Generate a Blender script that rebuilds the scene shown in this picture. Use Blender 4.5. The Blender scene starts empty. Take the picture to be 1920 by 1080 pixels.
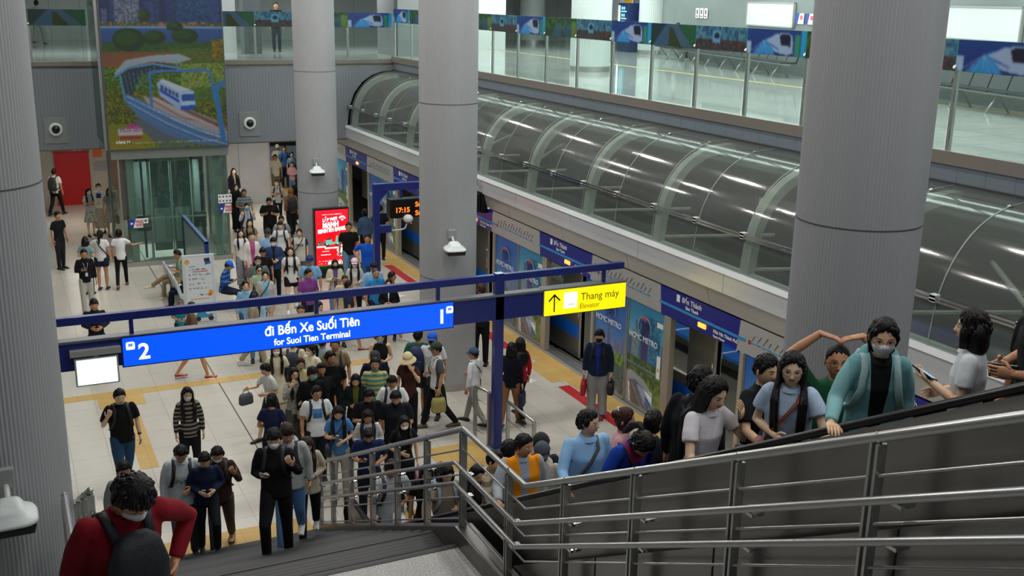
import bpy, math, random
import numpy as np
from mathutils import Vector, Matrix

# ---------------------------------------------------------------- camera, world, lights, exposure
SC = bpy.context.scene
COL = SC.collection
F_PX, PITCH, ROLL, YAW, EYE = 2005.6, 0.26559, 0.01937, 0.44968, 7.8
V = Vector
_fwd = V((math.sin(YAW)*math.cos(PITCH), math.cos(YAW)*math.cos(PITCH), -math.sin(PITCH)))
_r0 = V((math.cos(YAW), -math.sin(YAW), 0)); _u0 = _r0.cross(_fwd)
_r = math.cos(ROLL)*_r0 + math.sin(ROLL)*_u0
_u = -math.sin(ROLL)*_r0 + math.cos(ROLL)*_u0
cam_data = bpy.data.cameras.new('camera')
cam = bpy.data.objects.new('camera', cam_data); COL.objects.link(cam)
cam_data.sensor_width = 36; cam_data.lens = F_PX/1920*36; cam_data.clip_end = 300; cam_data.clip_start = .05
cam.matrix_world = Matrix(((_r.x, _u.x, -_fwd.x, 0), (_r.y, _u.y, -_fwd.y, 0), (_r.z, _u.z, -_fwd.z, EYE), (0, 0, 0, 1)))
SC.camera = cam
SC.view_settings.view_transform = 'Standard'; SC.view_settings.look = 'None'
SC.view_settings.gamma = 1; SC.view_settings.use_curve_mapping = False
SC.view_settings.exposure = 0.0
world = bpy.data.worlds.new('world'); SC.world = world; world.use_nodes = True
world.node_tree.nodes['Background'].inputs[0].default_value = (.55, .62, .7, 1)
world.node_tree.nodes['Background'].inputs[1].default_value = .1

def area(name, loc, sx, sy, power, color=(1, .97, .92), rot=(0, 0, 0), spread=math.pi):
    l = bpy.data.lights.new(name, 'AREA'); l.shape = 'RECTANGLE'; l.size = sx; l.size_y = sy
    l.energy = power; l.color = color; l.spread = spread
    o = bpy.data.objects.new(name, l); o.location = loc; o.rotation_euler = rot; COL.objects.link(o)
    return o
HALL, DECK, LOW = 116, 150, 58
# the hall's own ceiling lamps, rows of long tubes parallel to the track
for i, x in enumerate((2.2, 5.6, 9.6)):
    for j in range(8):
        area('hall_ceiling_lamp', (x, 4.5+4.4*j, 10.9), .2, .9, HALL*(.5 if j < 2 else 1), (1, .965, .91))
# lamps over the upper concourse on the right and at the far end
for x in (13.6, 15.1, 16.6, 18.1, 19.6, 21.1, 22.6):
    for j in range(3):
        area('concourse_ceiling_lamp', (x, 11+12.0*j, 8.75), .4, 11.6, DECK, (.89, 1, .96))
for x in (1.5, 5, 8.5, 12):
    area('concourse_ceiling_lamp', (x, 39, 8.75), .2, 3.0, 130, (.93, 1, .98))
# lamps under the far slab (lift lobby and passage)
for x, y in ((2.2, 39), (6.9, 37.4), (9.2, 38), (9.2, 43), (9.6, 47)):
    area('passage_ceiling_lamp', (x, y, 2.95 if y > 41 else 2.96), 1.2, .2, LOW, (1, .95, .85))
area('lift_fill_light', (4.5, 34, 2.85), .8, .3, 130, (.9, 1, .95))  # added fill light that brightens the lift interior, not a real fitting
for x in (1.5, 6, 10.5):
    for y in (-1.5, 2.5): area('landing_ceiling_lamp', (x, y, 10.9), .22, 1.6, 45, (.92, .96, 1))
# train interior lamps
for j in range(9):
    area('train_interior_lamp', (12.7, 3.5+3.8*j, 2.28), .15, 2.6, 16, (1, .98, .95))

# ---------------------------------------------------------------- helpers
def lin(c):
    if isinstance(c, str):
        c = c.lstrip('#'); c = tuple(int(c[i:i+2], 16)/255 for i in (0, 2, 4))
    return tuple(((v/12.92) if v <= .04045 else ((v+.055)/1.055)**2.4) for v in c[:3])
MATS = {}
def mat(name, color='808080', rough=.5, metal=0, spec=.5, emit=0, bump=None, noise=None, coat=0):
    """procedural principled material; bump=(scale,strength[,stretch]), noise=(scale, other colour, amount)"""
    if name in MATS: return MATS[name]
    m = bpy.data.materials.new(name); m.use_nodes = True; nt = m.node_tree; b = nt.nodes['Principled BSDF']
    c = lin(color)+(1,)
    b.inputs['Base Color'].default_value = c; b.inputs['Roughness'].default_value = rough
    b.inputs['Metallic'].default_value = metal; b.inputs['Specular IOR Level'].default_value = spec
    b.inputs['Coat Weight'].default_value = coat
    if emit: b.inputs['Emission Color'].default_value = c; b.inputs['Emission Strength'].default_value = emit
    if bump or noise:
        tc = nt.nodes.new('ShaderNodeTexCoord'); mp = nt.nodes.new('ShaderNodeMapping'); nt.links.new(tc.outputs['Object'], mp.inputs[0])
        if bump and len(bump) > 2: mp.inputs['Scale'].default_value = bump[2]
    if noise:
        n = nt.nodes.new('ShaderNodeTexNoise'); n.inputs['Scale'].default_value = noise[0]; n.inputs['Detail'].default_value = 6
        nt.links.new(mp.outputs[0], n.inputs[0]); x = nt.nodes.new('ShaderNodeMix'); x.data_type = 'RGBA'
        x.inputs[6].default_value = c; x.inputs[7].default_value = lin(noise[1])+(1,)
        r = nt.nodes.new('ShaderNodeMapRange'); r.inputs[1].default_value = .4; r.inputs[2].default_value = .7; r.inputs[4].default_value = noise[2]
        nt.links.new(n.outputs[0], r.inputs[0]); nt.links.new(r.outputs[0], x.inputs[0]); nt.links.new(x.outputs[2], b.inputs['Base Color'])
    if bump:
        n = nt.nodes.new('ShaderNodeTexNoise'); n.inputs['Scale'].default_value = bump[0]; n.inputs['Detail'].default_value = 3
        nt.links.new(mp.outputs[0], n.inputs[0]); bp = nt.nodes.new('ShaderNodeBump'); bp.inputs['Strength'].default_value = bump[1]
        bp.inputs['Distance'].default_value = .02
        nt.links.new(n.outputs[0], bp.inputs['Height']); nt.links.new(bp.outputs[0], b.inputs['Normal'])
    MATS[name] = m; return m
def glass(name, tint='a8c4b8', haze=.1, hazecol='9aa8a0', refl=.5, rough=.02):
    if name in MATS: return MATS[name]
    m = bpy.data.materials.new(name); m.use_nodes = True; nt = m.node_tree; nt.nodes.clear()
    N = nt.nodes.new; out = N('ShaderNodeOutputMaterial'); t = N('ShaderNodeBsdfTransparent'); g = N('ShaderNodeBsdfGlossy'); d = N('ShaderNodeBsdfDiffuse')
    t.inputs[0].default_value = lin(tint)+(1,); g.inputs['Roughness'].default_value = rough; d.inputs[0].default_value = lin(hazecol)+(1,)
    a = N('ShaderNodeMixShader'); a.inputs[0].default_value = haze; nt.links.new(t.outputs[0], a.inputs[1]); nt.links.new(d.outputs[0], a.inputs[2])
    lw = N('ShaderNodeLayerWeight'); lw.inputs[0].default_value = .35
    mr = N('ShaderNodeMapRange'); mr.inputs[3].default_value = .05; mr.inputs[4].default_value = refl; nt.links.new(lw.outputs['Facing'], mr.inputs[0])
    mr.inputs[1].default_value = .2
    b = N('ShaderNodeMixShader'); nt.links.new(mr.outputs[0], b.inputs[0]); nt.links.new(a.outputs[0], b.inputs[1]); nt.links.new(g.outputs[0], b.inputs[2])
    nt.links.new(b.outputs[0], out.inputs[0]); MATS[name] = m; return m
def painted(name='printed_colours', emit=0, rough=.35, gain=1.0, glossmix=.5):
    """a print: its colours come from the mesh's own colour attribute"""
    if name in MATS: return MATS[name]
    m = bpy.data.materials.new(name); m.use_nodes = True; nt = m.node_tree; b = nt.nodes['Principled BSDF']
    a = nt.nodes.new('ShaderNodeAttribute'); a.attribute_name = 'print'
    nt.links.new(a.outputs['Color'], b.inputs['Base Color']); b.inputs['Roughness'].default_value = rough
    b.inputs['Specular IOR Level'].default_value = glossmix
    if emit: nt.links.new(a.outputs['Color'], b.inputs['Emission Color']); b.inputs['Emission Strength'].default_value = emit
    MATS[name] = m; return m

class MB:
    def __init__(s): s.v = []; s.f = []; s.m = []
    def add(s, vs, fs, mi=0):
        n = len(s.v); s.v.extend([tuple(p) for p in vs]); s.f.extend([tuple(i+n for i in f) for f in fs]); s.m.extend([mi]*len(fs)); return s
    def box(s, a, b, mi=0):
        x0, y0, z0 = a; x1, y1, z1 = b
        vs = [(x0, y0, z0), (x1, y0, z0), (x1, y1, z0), (x0, y1, z0), (x0, y0, z1), (x1, y0, z1), (x1, y1, z1), (x0, y1, z1)]
        return s.add(vs, [(0, 3, 2, 1), (4, 5, 6, 7), (0, 1, 5, 4), (1, 2, 6, 5), (2, 3, 7, 6), (3, 0, 4, 7)], mi)
    def prism(s, poly, axis, a, b, mi=0):
        """extrude a 2-D polygon along axis ('x': poly in (y,z); 'y': (x,z); 'z': (x,y))"""
        n = len(poly)
        def p(q, t): return {'x': (t, q[0], q[1]), 'y': (q[0], t, q[1]), 'z': (q[0], q[1], t)}[axis]
        vs = [p(q, a) for q in poly]+[p(q, b) for q in poly]
        fs = [tuple(range(n)), tuple(range(2*n-1, n-1, -1))]+[(i, (i+1) % n, n+(i+1) % n, n+i) for i in range(n)]
        return s.add(vs, fs, mi)
    def rings(s, rings, cap=True, mi=0, closed=True):
        k = len(rings[0]); vs = [p for r in rings for p in r]; fs = []
        for i in range(len(rings)-1):
            for j in range(k if closed else k-1):
                a = i*k+j; b = i*k+(j+1) % k; fs.append((a, b, b+k, a+k))
        if cap: fs.append(tuple(range(k-1, -1, -1))); fs.append(tuple(range((len(rings)-1)*k, len(rings)*k)))
        return s.add(vs, fs, mi)
    def tube(s, pts, r, n=8, mi=0, cap=True, ref=None, flat=1.0, round_ends=False):
        """swept tube through pts; r number or list of numbers / (a,b) pairs"""
        pts = [V(p) for p in pts]; k = len(pts); rs = r if isinstance(r, (list, tuple)) and len(r) == k and not (k == 2 and isinstance(r, tuple)) else [r]*k
        rs = [q if isinstance(q, tuple) else (q, q*flat) for q in rs]; R = []; X = None
        for i, p in enumerate(pts):
            t = (pts[min(i+1, k-1)]-pts[max(i-1, 0)])
            t = t.normalized() if t.length > 1e-9 else V((0, 0, 1))
            if X is None:
                rf = V(ref) if ref is not None else (V((0, 0, 1)) if abs(t.z) < .9 else V((1, 0, 0)))
                X = rf-t*rf.dot(t)
                if X.length < 1e-4: X = t.orthogonal()
            else: X = X-t*X.dot(t)
            X.normalize(); Y = t.cross(X)
            def ring(c, a, b): return [c+X*(a*math.cos(2*math.pi*j/n))+Y*(b*math.sin(2*math.pi*j/n)) for j in range(n)]
            a, b = rs[i]
            if round_ends and i == 0:
                e = min(a, b); R.append(ring(p-t*e*.9, a*.35, b*.35)); R.append(ring(p-t*e*.55, a*.8, b*.8))
            R.append(ring(p, a, b))
            if round_ends and i == k-1:
                e = min(a, b); R.append(ring(p+t*e*.55, a*.8, b*.8)); R.append(ring(p+t*e*.9, a*.35, b*.35))
        return s.rings(R, cap, mi)
    def ell(s, c, r, n=12, m=8, mi=0, rot=None, p=1.0):
        c = V(c); R = []
        for i in range(m+1):
            ph = -math.pi/2+math.pi*i/m; ph = max(-1.55, min(1.55, ph)); row = []
            for j in range(n):
                a = 2*math.pi*j/n; d = [math.cos(a)*math.cos(ph), math.sin(a)*math.cos(ph), math.sin(ph)]
                d = [math.copysign(abs(q)**p, q)*rr for q, rr in zip(d, r)]; d = V(d)
                row.append(c+(rot @ d if rot else d))
            R.append(row)
        return s.rings(R, True, mi)
    def quad(s, a, b, c, d, mi=0): return s.add([a, b, c, d], [(0, 1, 2, 3)], mi)
    def mesh(s, name, mats, smooth=False):
        me = bpy.data.meshes.new(name); me.from_pydata([tuple(p) for p in s.v], [], s.f)
        for m in (mats if isinstance(mats, (list, tuple)) else [mats]): me.materials.append(m)
        if any(s.m): me.polygons.foreach_set('material_index', s.m)
        if smooth: me.polygons.foreach_set('use_smooth', [True]*len(me.polygons))
        me.update(); return me
def obj(name, mb, mats, parent=None, smooth=False, loc=None, bevel=0):
    me = mb.mesh(name, mats, smooth) if isinstance(mb, MB) else mb
    o = bpy.data.objects.new(name, me); COL.objects.link(o)
    if parent is not None: o.parent = parent
    if loc is not None: o.location = loc
    if bevel:
        b = o.modifiers.new('bevel', 'BEVEL'); b.width = bevel; b.segments = 2; b.limit_method = 'ANGLE'
    return o
def tag(o, label, cat, group=None, kind=None):
    o['label'] = label; o['category'] = cat
    if group: o['group'] = group
    if kind: o['kind'] = kind
    return o
def empty(name, label, cat, loc=(0, 0, 0), rotz=0, group=None):
    o = bpy.data.objects.new(name, None); COL.objects.link(o); o.location = loc; o.rotation_euler = (0, 0, rotz)
    o.empty_display_size = .2
    return tag(o, label, cat, group)
def struct(name, mb, mats, **k):
    o = obj(name, mb, mats, **k); o['kind'] = 'structure'; return o
def copy_tree(o, parent=None):
    c = o.copy(); COL.objects.link(c)
    if parent is not None: c.parent = parent
    for ch in list(o.children): copy_tree(ch, c)
    return c
_tmpc = bpy.data.curves.new('tmp_text', 'FONT')
def text(body, size, loc, right, up, m, parent=None, name='lettering', bold=0, align='LEFT', lift=.004, sx=1.0, depth=.001):
    cu = bpy.data.curves.new('text', 'FONT'); cu.body = body; cu.size = size; cu.align_x = align; cu.offset = bold; cu.extrude = depth; cu.resolution_u = 4
    t = bpy.data.objects.new('tmp', cu); COL.objects.link(t)
    dg = bpy.context.evaluated_depsgraph_get(); dg.update()
    me = bpy.data.meshes.new_from_object(t.evaluated_get(dg)); bpy.data.objects.remove(t); bpy.data.curves.remove(cu)
    r = V(right).normalized(); u = V(up).normalized(); n = r.cross(u)
    M = Matrix(((r.x*sx, u.x, n.x, 0), (r.y*sx, u.y, n.y, 0), (r.z*sx, u.z, n.z, 0), (0, 0, 0, 1)))
    me.transform(M); me.transform(Matrix.Translation(V(loc)+n*lift)); me.materials.clear(); me.materials.append(m)
    o = bpy.data.objects.new(name, me); COL.objects.link(o)
    if parent is not None: o.parent = parent
    return o

# ---- a small rasteriser: paints artwork that becomes a mesh's colour attribute
class Canvas:
    def __init__(s, w, h, c='ffffff'):
        s.w, s.h = w, h; s.a = np.zeros((h, w, 3)); s.a[:] = s.c(c)
        s.X, s.Y = np.meshgrid((np.arange(w)+.5)/w, (np.arange(h)+.5)/h)   # x right, y down, 0..1
        s.asp = w/h
    @staticmethod
    def c(c): return np.array([int(c[i:i+2], 16)/255 for i in (0, 2, 4)])
    def put(s, mask, c, al=1.0): s.a[mask] = s.a[mask]*(1-al)+s.c(c)*al; return s
    def rect(s, x0, y0, x1, y1, c, al=1.0): return s.put((s.X >= x0) & (s.X < x1) & (s.Y >= y0) & (s.Y < y1), c, al)
    def grad(s, y0, y1, c0, c1, mask=None):
        t = np.clip((s.Y-y0)/(y1-y0), 0, 1)[..., None]; g = s.c(c0)*(1-t)+s.c(c1)*t
        k = (s.Y >= y0) & (s.Y < y1)
        if mask is not None: k &= mask
        s.a[k] = g[k]; return s
    def pmask(s, pts):
        ins = np.zeros(s.X.shape, bool); n = len(pts)
        for i in range(n):
            x0, y0 = pts[i]; x1, y1 = pts[(i+1) % n]
            if y0 == y1: continue
            k = ((y0 > s.Y) != (y1 > s.Y)) & (s.X < (x1-x0)*(s.Y-y0)/(y1-y0)+x0); ins ^= k
        return ins
    def poly(s, pts, c, al=1.0): return s.put(s.pmask(pts), c, al)
    def oval(s, x, y, rx, ry, c, al=1.0): return s.put(((s.X-x)/rx)**2+((s.Y-y)/ry)**2 < 1, c, al)
    def blur(s, n=1):
        for _ in range(n):
            a = np.pad(s.a, ((1, 1), (1, 1), (0, 0)), 'edge'); s.a = (a[:-2, 1:-1]+a[2:, 1:-1]+a[1:-1, :-2]+a[1:-1, 2:]+2*a[1:-1, 1:-1])/6
        return s
    def line(s, pts, wd, c, al=1.0):
        for (x0, y0), (x1, y1) in zip(pts, pts[1:]):
            dx, dy = (x1-x0), (y1-y0)/s.asp; L = dx*dx+dy*dy+1e-12; px, py = s.X-x0, (s.Y-y0)/s.asp
            t = np.clip((px*dx+py*dy)/L, 0, 1); s.put(np.hypot(px-t*dx, py-t*dy) < wd/2, c, al)
        return s
    def noise(s, y0, y1, cols, seed=1, cell=3, x0=0, x1=1, al=1.0, mask=None):
        rg = np.random.RandomState(seed); g = rg.randint(0, len(cols), (s.h//cell+2, s.w//cell+2))
        G = np.kron(g, np.ones((cell, cell), int))[:s.h, :s.w]; k = (s.Y >= y0) & (s.Y < y1) & (s.X >= x0) & (s.X < x1)
        if mask is not None: k &= mask
        for i, c in enumerate(cols): s.put(k & (G == i), c, al)
        return s
    def mesh(s, name, org, right, up, W, H, m):
        """grid mesh, top-left vertex at org + up*H, colours per vertex"""
        o, r, u = V(org), V(right), V(up); w, h = s.w, s.h
        xs = np.linspace(0, W, w); ys = np.linspace(H, 0, h); gx, gy = np.meshgrid(xs, ys)
        P = np.array(o)[None, None]+gx[..., None]*np.array(r)+gy[..., None]*np.array(u)
        idx = np.arange(w*h).reshape(h, w); q = np.stack([idx[:-1, :-1], idx[1:, :-1], idx[1:, 1:], idx[:-1, 1:]], -1).reshape(-1, 4)
        me = bpy.data.meshes.new(name); me.vertices.add(w*h); me.vertices.foreach_set('co', P.reshape(-1))
        me.loops.add(q.size); me.loops.foreach_set('vertex_index', q.reshape(-1)); me.polygons.add(len(q))
        me.polygons.foreach_set('loop_start', np.arange(0, q.size, 4)); me.polygons.foreach_set('loop_total', np.full(len(q), 4))
        me.update(calc_edges=True)
        at = me.color_attributes.new('print', 'FLOAT_COLOR', 'POINT'); a = s.a.reshape(-1, 3); l = np.where(a <= .04045, a/12.92, ((a+.055)/1.055)**2.4)
        at.data.foreach_set('color', np.concatenate([l, np.ones((len(l), 1))], 1).reshape(-1).astype(np.float32))
        me.materials.append(m); return me
def aim(o, pos):   # move a mesh's origin to pos without moving the mesh
    M = Matrix.Translation(-V(pos)); o.data.transform(M); o.location = pos; return o
UP = (0, 0, 1)

# ---------------------------------------------------------------- materials of the place
def tile_mat(name, c1, c2, joint, sx, sy, rough=.3, jw=.012, off=(0, 0, 0)):
    m = bpy.data.materials.new(name); m.use_nodes = True; nt = m.node_tree; b = nt.nodes['Principled BSDF']
    tc = nt.nodes.new('ShaderNodeTexCoord'); mp = nt.nodes.new('ShaderNodeMapping'); mp.inputs['Location'].default_value = off
    nt.links.new(tc.outputs['Object'], mp.inputs[0])
    br = nt.nodes.new('ShaderNodeTexBrick'); br.offset = 0; br.squash = 1
    for k, v in (('Scale', 1), ('Mortar Size', jw), ('Brick Width', sx), ('Row Height', sy), ('Bias', 0), ('Mortar Smooth', .1)): br.inputs[k].default_value = v
    br.inputs['Color1'].default_value = lin(c1)+(1,); br.inputs['Color2'].default_value = lin(c2)+(1,); br.inputs['Mortar'].default_value = lin(joint)+(1,)
    nt.links.new(mp.outputs[0], br.inputs[0])
    n = nt.nodes.new('ShaderNodeTexNoise'); n.inputs['Scale'].default_value = 1.3; n.inputs['Detail'].default_value = 8; nt.links.new(mp.outputs[0], n.inputs[0])
    x = nt.nodes.new('ShaderNodeMix'); x.data_type = 'RGBA'; x.blend_type = 'MULTIPLY'; x.inputs[0].default_value = .25
    nt.links.new(br.outputs[0], x.inputs[6]); nt.links.new(n.outputs[1], x.inputs[7]); nt.links.new(br.outputs[0], x.inputs[6])
    r = nt.nodes.new('ShaderNodeMapRange'); r.inputs[3].default_value = .75; r.inputs[4].default_value = 1.05; nt.links.new(n.outputs[0], r.inputs[0])
    c = nt.nodes.new('ShaderNodeMix'); c.data_type = 'RGBA'; c.blend_type = 'MULTIPLY'; c.inputs[0].default_value = .8
    nt.links.new(br.outputs[0], c.inputs[6]); nt.links.new(r.outputs[0], c.inputs[7]); nt.links.new(c.outputs[2], b.inputs['Base Color'])
    b.inputs['Roughness'].default_value = rough; return m
def line_mat(name, c1, c2, axis, period, width=.06, rough=.4, metal=.0, bump=.25):
    """panel with fine parallel grooves (axis 0=x, 1=y, 2=z)"""
    m = bpy.data.materials.new(name); m.use_nodes = True; nt = m.node_tree; b = nt.nodes['Principled BSDF']
    tc = nt.nodes.new('ShaderNodeTexCoord'); sp = nt.nodes.new('ShaderNodeSeparateXYZ'); nt.links.new(tc.outputs['Object'], sp.inputs[0])
    d = nt.nodes.new('ShaderNodeMath'); d.operation = 'DIVIDE'; d.inputs[1].default_value = period; nt.links.new(sp.outputs[axis], d.inputs[0])
    f = nt.nodes.new('ShaderNodeMath'); f.operation = 'FRACT'; nt.links.new(d.outputs[0], f.inputs[0])
    l = nt.nodes.new('ShaderNodeMath'); l.operation = 'LESS_THAN'; l.inputs[1].default_value = width; nt.links.new(f.outputs[0], l.inputs[0])
    x = nt.nodes.new('ShaderNodeMix'); x.data_type = 'RGBA'; x.inputs[6].default_value = lin(c1)+(1,); x.inputs[7].default_value = lin(c2)+(1,)
    nt.links.new(l.outputs[0], x.inputs[0]); nt.links.new(x.outputs[2], b.inputs['Base Color'])
    b.inputs['Roughness'].default_value = rough; b.inputs['Metallic'].default_value = metal; return m
STEEL = mat('brushed_steel', 'b2b2b0', .36, .85, bump=(60, .05, (1, 1, .05)))
STEEL_D = mat('dull_steel_cladding', '868482', .34, .9, bump=(3, .12), noise=(1.5, '585654', .5))
CHROME = mat('polished_steel', 'c4c4c2', .15, 1)
WHITE = mat('white_panel', 'd9dcdc', .4); WHITEP = mat('white_paint', 'c9ccca', .45)
GREYP = mat('grey_panel', '9a9c9b', .35, .1); CREAM = mat('cream_panel', 'a9a79c', .35)
BLACK = mat('black_rubber', '0a0a0b', .35); DARK = mat('dark_void', '141618', .8); DGREY = mat('dark_grey', '35383a', .5)
NAVY = mat('navy_frame_paint', '14246e', .35, coat=.3); NAVY_TOP = mat('navy_frame_top', '14246e', .35)
YEL = mat('tactile_yellow', 'd0a24a', .6, bump=(30, .6)); RED = mat('red_floor_mark', 'b3141c', .5)
BLUESTRIPE = mat('train_blue_stripe', '0f5fc4', .35); TRAINM = mat('train_body_metal', '8d8b80', .35, .75)
GL_TUBE = glass('canopy_glass', 'ccd6cf', .19, 'a6aea9', .24, .1)
GL_RAIL = glass('balustrade_glass', 'f0f6f4', .03, 'a8bcb4', .2)
GL_LIFT = glass('lift_glass', 'dde9e5', .05, '98aca6', .3)
GL_CLR = glass('clear_glass', 'd0ddd8', .02, 'c0c8c4', .3)
INK = mat('black_print', '111111', .5); WPRINT = mat('white_print', 'f0f2f4', .5)
PRINT = painted()

# ---------------------------------------------------------------- large structure
fl = MB().box((-12, 3, -.3), (10.9, 60, 0)); fl = struct('floor', fl, tile_mat('platform_tiles', 'c6c2b8', 'c1bdb3', '98958d', .6, .8, .3, .005))
struct('wall_behind', MB().box((-12, -6.2, -.3), (34, -6, 11)), mat('wall_pale', 'a5a8a8', .5))
struct('floor_landing', MB().box((-12, -6, 5.36), (12.3, 1.1, 5.72)), mat('landing_floor', 'a9aaa4', .3))
struct('wall_left', MB().box((-12.3, -6, -.3), (-12, 60, 11)), WHITEP)
struct('ceiling', MB().box((-12.3, -6, 11), (13, 38, 11.2)), mat('ceiling_grey', 'b2b4b5', .7))
struct('ceiling_concourse', MB().box((12.4, -6, 8.9), (34, 60, 9.1)).box((-12.3, 35.3, 8.9), (12.4, 60, 9.1)), WHITE)
TILE_UP = tile_mat('concourse_tiles', 'c2c4c0', 'babcb8', '92948f', .8, .8, .07, .006)
struct('floor_concourse', MB().box((12.46, -6, 5.36), (34, 60, 5.7)).box((-12, 35.42, 5.36), (12.46, 60, 5.7)), TILE_UP)
# far wall with the opening of the arched canopy
ARC = [(10.72, 3.49), (10.80, 4.12), (10.98, 4.58), (11.27, 4.94), (11.61, 5.16), (11.95, 5.27), (12.43, 5.31)]
GW = line_mat('grey_ribbed_wall', '80868d', '6d737a', 0, .1, .12, .5, .1)
struct('wall_far', MB().prism([(-12, 3.05), (10.72, 3.05)]+ARC+[(12.6, 5.4), (-12, 5.56)], 'y', 35.3, 35.42), GW)
struct('wall_lobby', MB().box((-12, 42.6, 0), (7, 42.75, 3)), tile_mat('lobby_wall_panels', 'b7b1a5', 'b2aca0', '77736b', 1.2, 50, .4, .01))
struct('ceiling_lobby', MB().box((-12, 35.42, 3.0), (16, 60, 3.1)), mat('lobby_ceiling', 'a8a69c', .7))
struct('wall_passage', MB().box((6.2, 40.5, 0), (9.23, 40.62, 3)).box((6.08, 40.5, 0), (6.2, 42.6, 3)).box((9.15, 40.62, 0), (9.23, 58, 3)),
       tile_mat('passage_wall_panels', 'b4b4b6', 'b0b0b2', '808082', 1.15, 50, .35, .012))
struct('wall_passage_end', MB().box((9.2, 56, 0), (16, 56.2, 3)), mat('passage_end', '6f6f54', .6))
struct('trim_1', MB().box((9.23, 40.4, 2.40), (10.8, 40.5, 2.47)), mat('yellow_light_line', 'f2e21a', .4, emit=1.6))
struct('trim_2', MB().box((-12, 35.26, 5.55), (12.42, 35.44, 5.68)).box((12.34, -6, 5.58), (12.5, 35.4, 5.77)), mat('bronze_steel_edge', '8d867e', .35, .45, bump=(8, .1)))
struct('trim_3', MB().box((12.38, -6, 5.32), (12.46, 35.3, 5.58)), line_mat('deck_fascia', '7a848e', '667078', 1, .5, .03, .4, .3))
struct('wall_track', MB().box((16.6, -6, -1.5), (16.8, 60, 5.36)), mat('tunnel_wall', '474c4b', .8, noise=(2, '3a3f3e', .6)))
struct('wall_track_end', MB().box((10.9, 37.5, 2.8), (16.6, 37.7, 5.36)), mat('tunnel_end', '5a605e', .8))
struct('floor_track', MB().box((10.95, -6, -1.6), (16.6, 60, -1.5)), DARK)
struct('wall_back', MB().box((-12, 50, 5.7), (34, 50.2, 8.9)), tile_mat('concourse_back_panels', 'cfd6d4', 'c9d0ce', '8e9694', 1.2, 60, .35, .01))
WA, WB = V((26.4, 47)), V((16.2, 3)); WD = (WB-WA).normalized(); WN = V((WD.y, -WD.x)); WL = (WB-WA).length   # concourse side wall, facing the atrium
if WN.x > 0: WN = -WN
def wallpt(y, off=0, z=0): t = (WA.y-y)/(WA.y-WB.y); p = WA+(WB-WA)*t+WN*off; return V((p.x, p.y, z))
wm = tile_mat('concourse_side_panels', 'd2d8d8', 'ccd2d2', '7d8685', 2.6, .62, .35, .012)
wr = obj('wall_right', MB().box((0, 0, 0), (WL, .2, 3.2)), wm); wr['kind'] = 'structure'
wr.matrix_world = Matrix(((WD.x, -WN.x, 0, WA.x), (WD.y, -WN.y, 0, WA.y), (0, 0, 1, 5.7), (0, 0, 0, 1)))
# yellow guiding lines and red marks set into the floor
def on_floor(name, rects, m, z=.004, z0=0):
    mb = MB()
    for x0, y0, x1, y1 in rects: mb.box((x0, y0, z0), (x1, y1, z0+z))
    return struct(name, mb, m)
YELT = tile_mat('tactile_paving', 'c6a45f', 'c09d58', 'b08e4c', .3, .3, .55, .006)
on_floor('trim_4', [(10.3, 5, 10.74, 56)]+[(9.98, 13.7+4.97*k, 10.3, 15.0+4.97*k) for k in range(7)], YELT)
on_floor('trim_5', [(-8, 21.3, 6.9, 21.6), (1.25, 20.7, 2.1, 21.3), (1.62, 17.6, 1.92, 20.7)], YELT)
on_floor('trim_6', [(.32, 14.2, 3.72, 14.85), (6.3, 15.45, 7.25, 16.5), (4.4, 13.7, 5.5, 14.4)], YELT)
on_floor('trim_7', [(9.99, a, 10.25, b) for a, b in ((16.1, 18.4), (21.1, 23.4), (27.4, 29.5), (13.2, 14.9), (32.3, 34.4))], RED, .005)
on_floor('trim_8', [(10.74, 3, 11.15, 56)], mat('platform_edge_granite', '8a8a88', .5, bump=(40, .4), noise=(40, '6f6f6e', .7)), .006)
on_floor('trim_9', [(18.6, 3, 18.75, 48)], mat('concourse_yellow_line', 'cdb25c', .4), .003, 5.7)
ar = MB()
for x, y in ((9.55, 19.85), (9.6, 18.95), (9.4, 24.6), (9.3, 26.2)):
    for k in (-1, 0, 1): ar.prism([(x+k*.12-.03, y-.12+abs(k)*.05), (x+k*.12+.03, y-.12+abs(k)*.05), (x+.02+k*.02, y+.16), (x-.02+k*.02, y+.16)], 'z', 0, .006)
struct('trim_10', ar, WPRINT)
st = MB()
for x0, w in ((3.6, .02),): st.box((x0, 15.2, 0), (x0+w, 34, .003))
struct('trim_11', st, mat('floor_expansion_joint', '3c3b39', .6))

# ---------------------------------------------------------------- columns
COLM = mat('column_cladding', 'acaeb2', .42, .2); SEAM = mat('column_seam', '4a4a4a', .6)
def column(x, y, z0, z1, R, label, seams, group, flutes=110, m=COLM):
    t = empty('column', label, 'column', (x, y, z0), group=group)
    def ring(z, r): return [V((math.cos(2*math.pi*j/(2*flutes))*(r-(.006 if j % 2 else 0)), math.sin(2*math.pi*j/(2*flutes))*(r-(.006 if j % 2 else 0)), z-z0)) for j in range(2*flutes)]
    obj('shaft', MB().rings([ring(z0+.16, R), ring(z1, R)]), m, t)
    c = lambda r, a, b: MB().rings([[V((math.cos(2*math.pi*j/64)*r, math.sin(2*math.pi*j/64)*r, z)) for j in range(64)] for z in (a, b)])
    obj('steel_base', c(R+.004, 0, .16), STEEL, t, smooth=False)
    for s in seams: obj('seam', c(R+.001, s-z0-.006, s-z0+.006), SEAM, t)
    return t
column(7.98, 19.55, 0, 11, .575, 'fluted grey round column in the middle, security camera on it, red screen far behind', (5.8, 2.35), 'tall round columns of the hall')
column(8.12, 29.75, 0, 11, .575, 'fluted grey round column standing right beside the glowing red screen', (5.72, 2.35), 'tall round columns of the hall')
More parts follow.
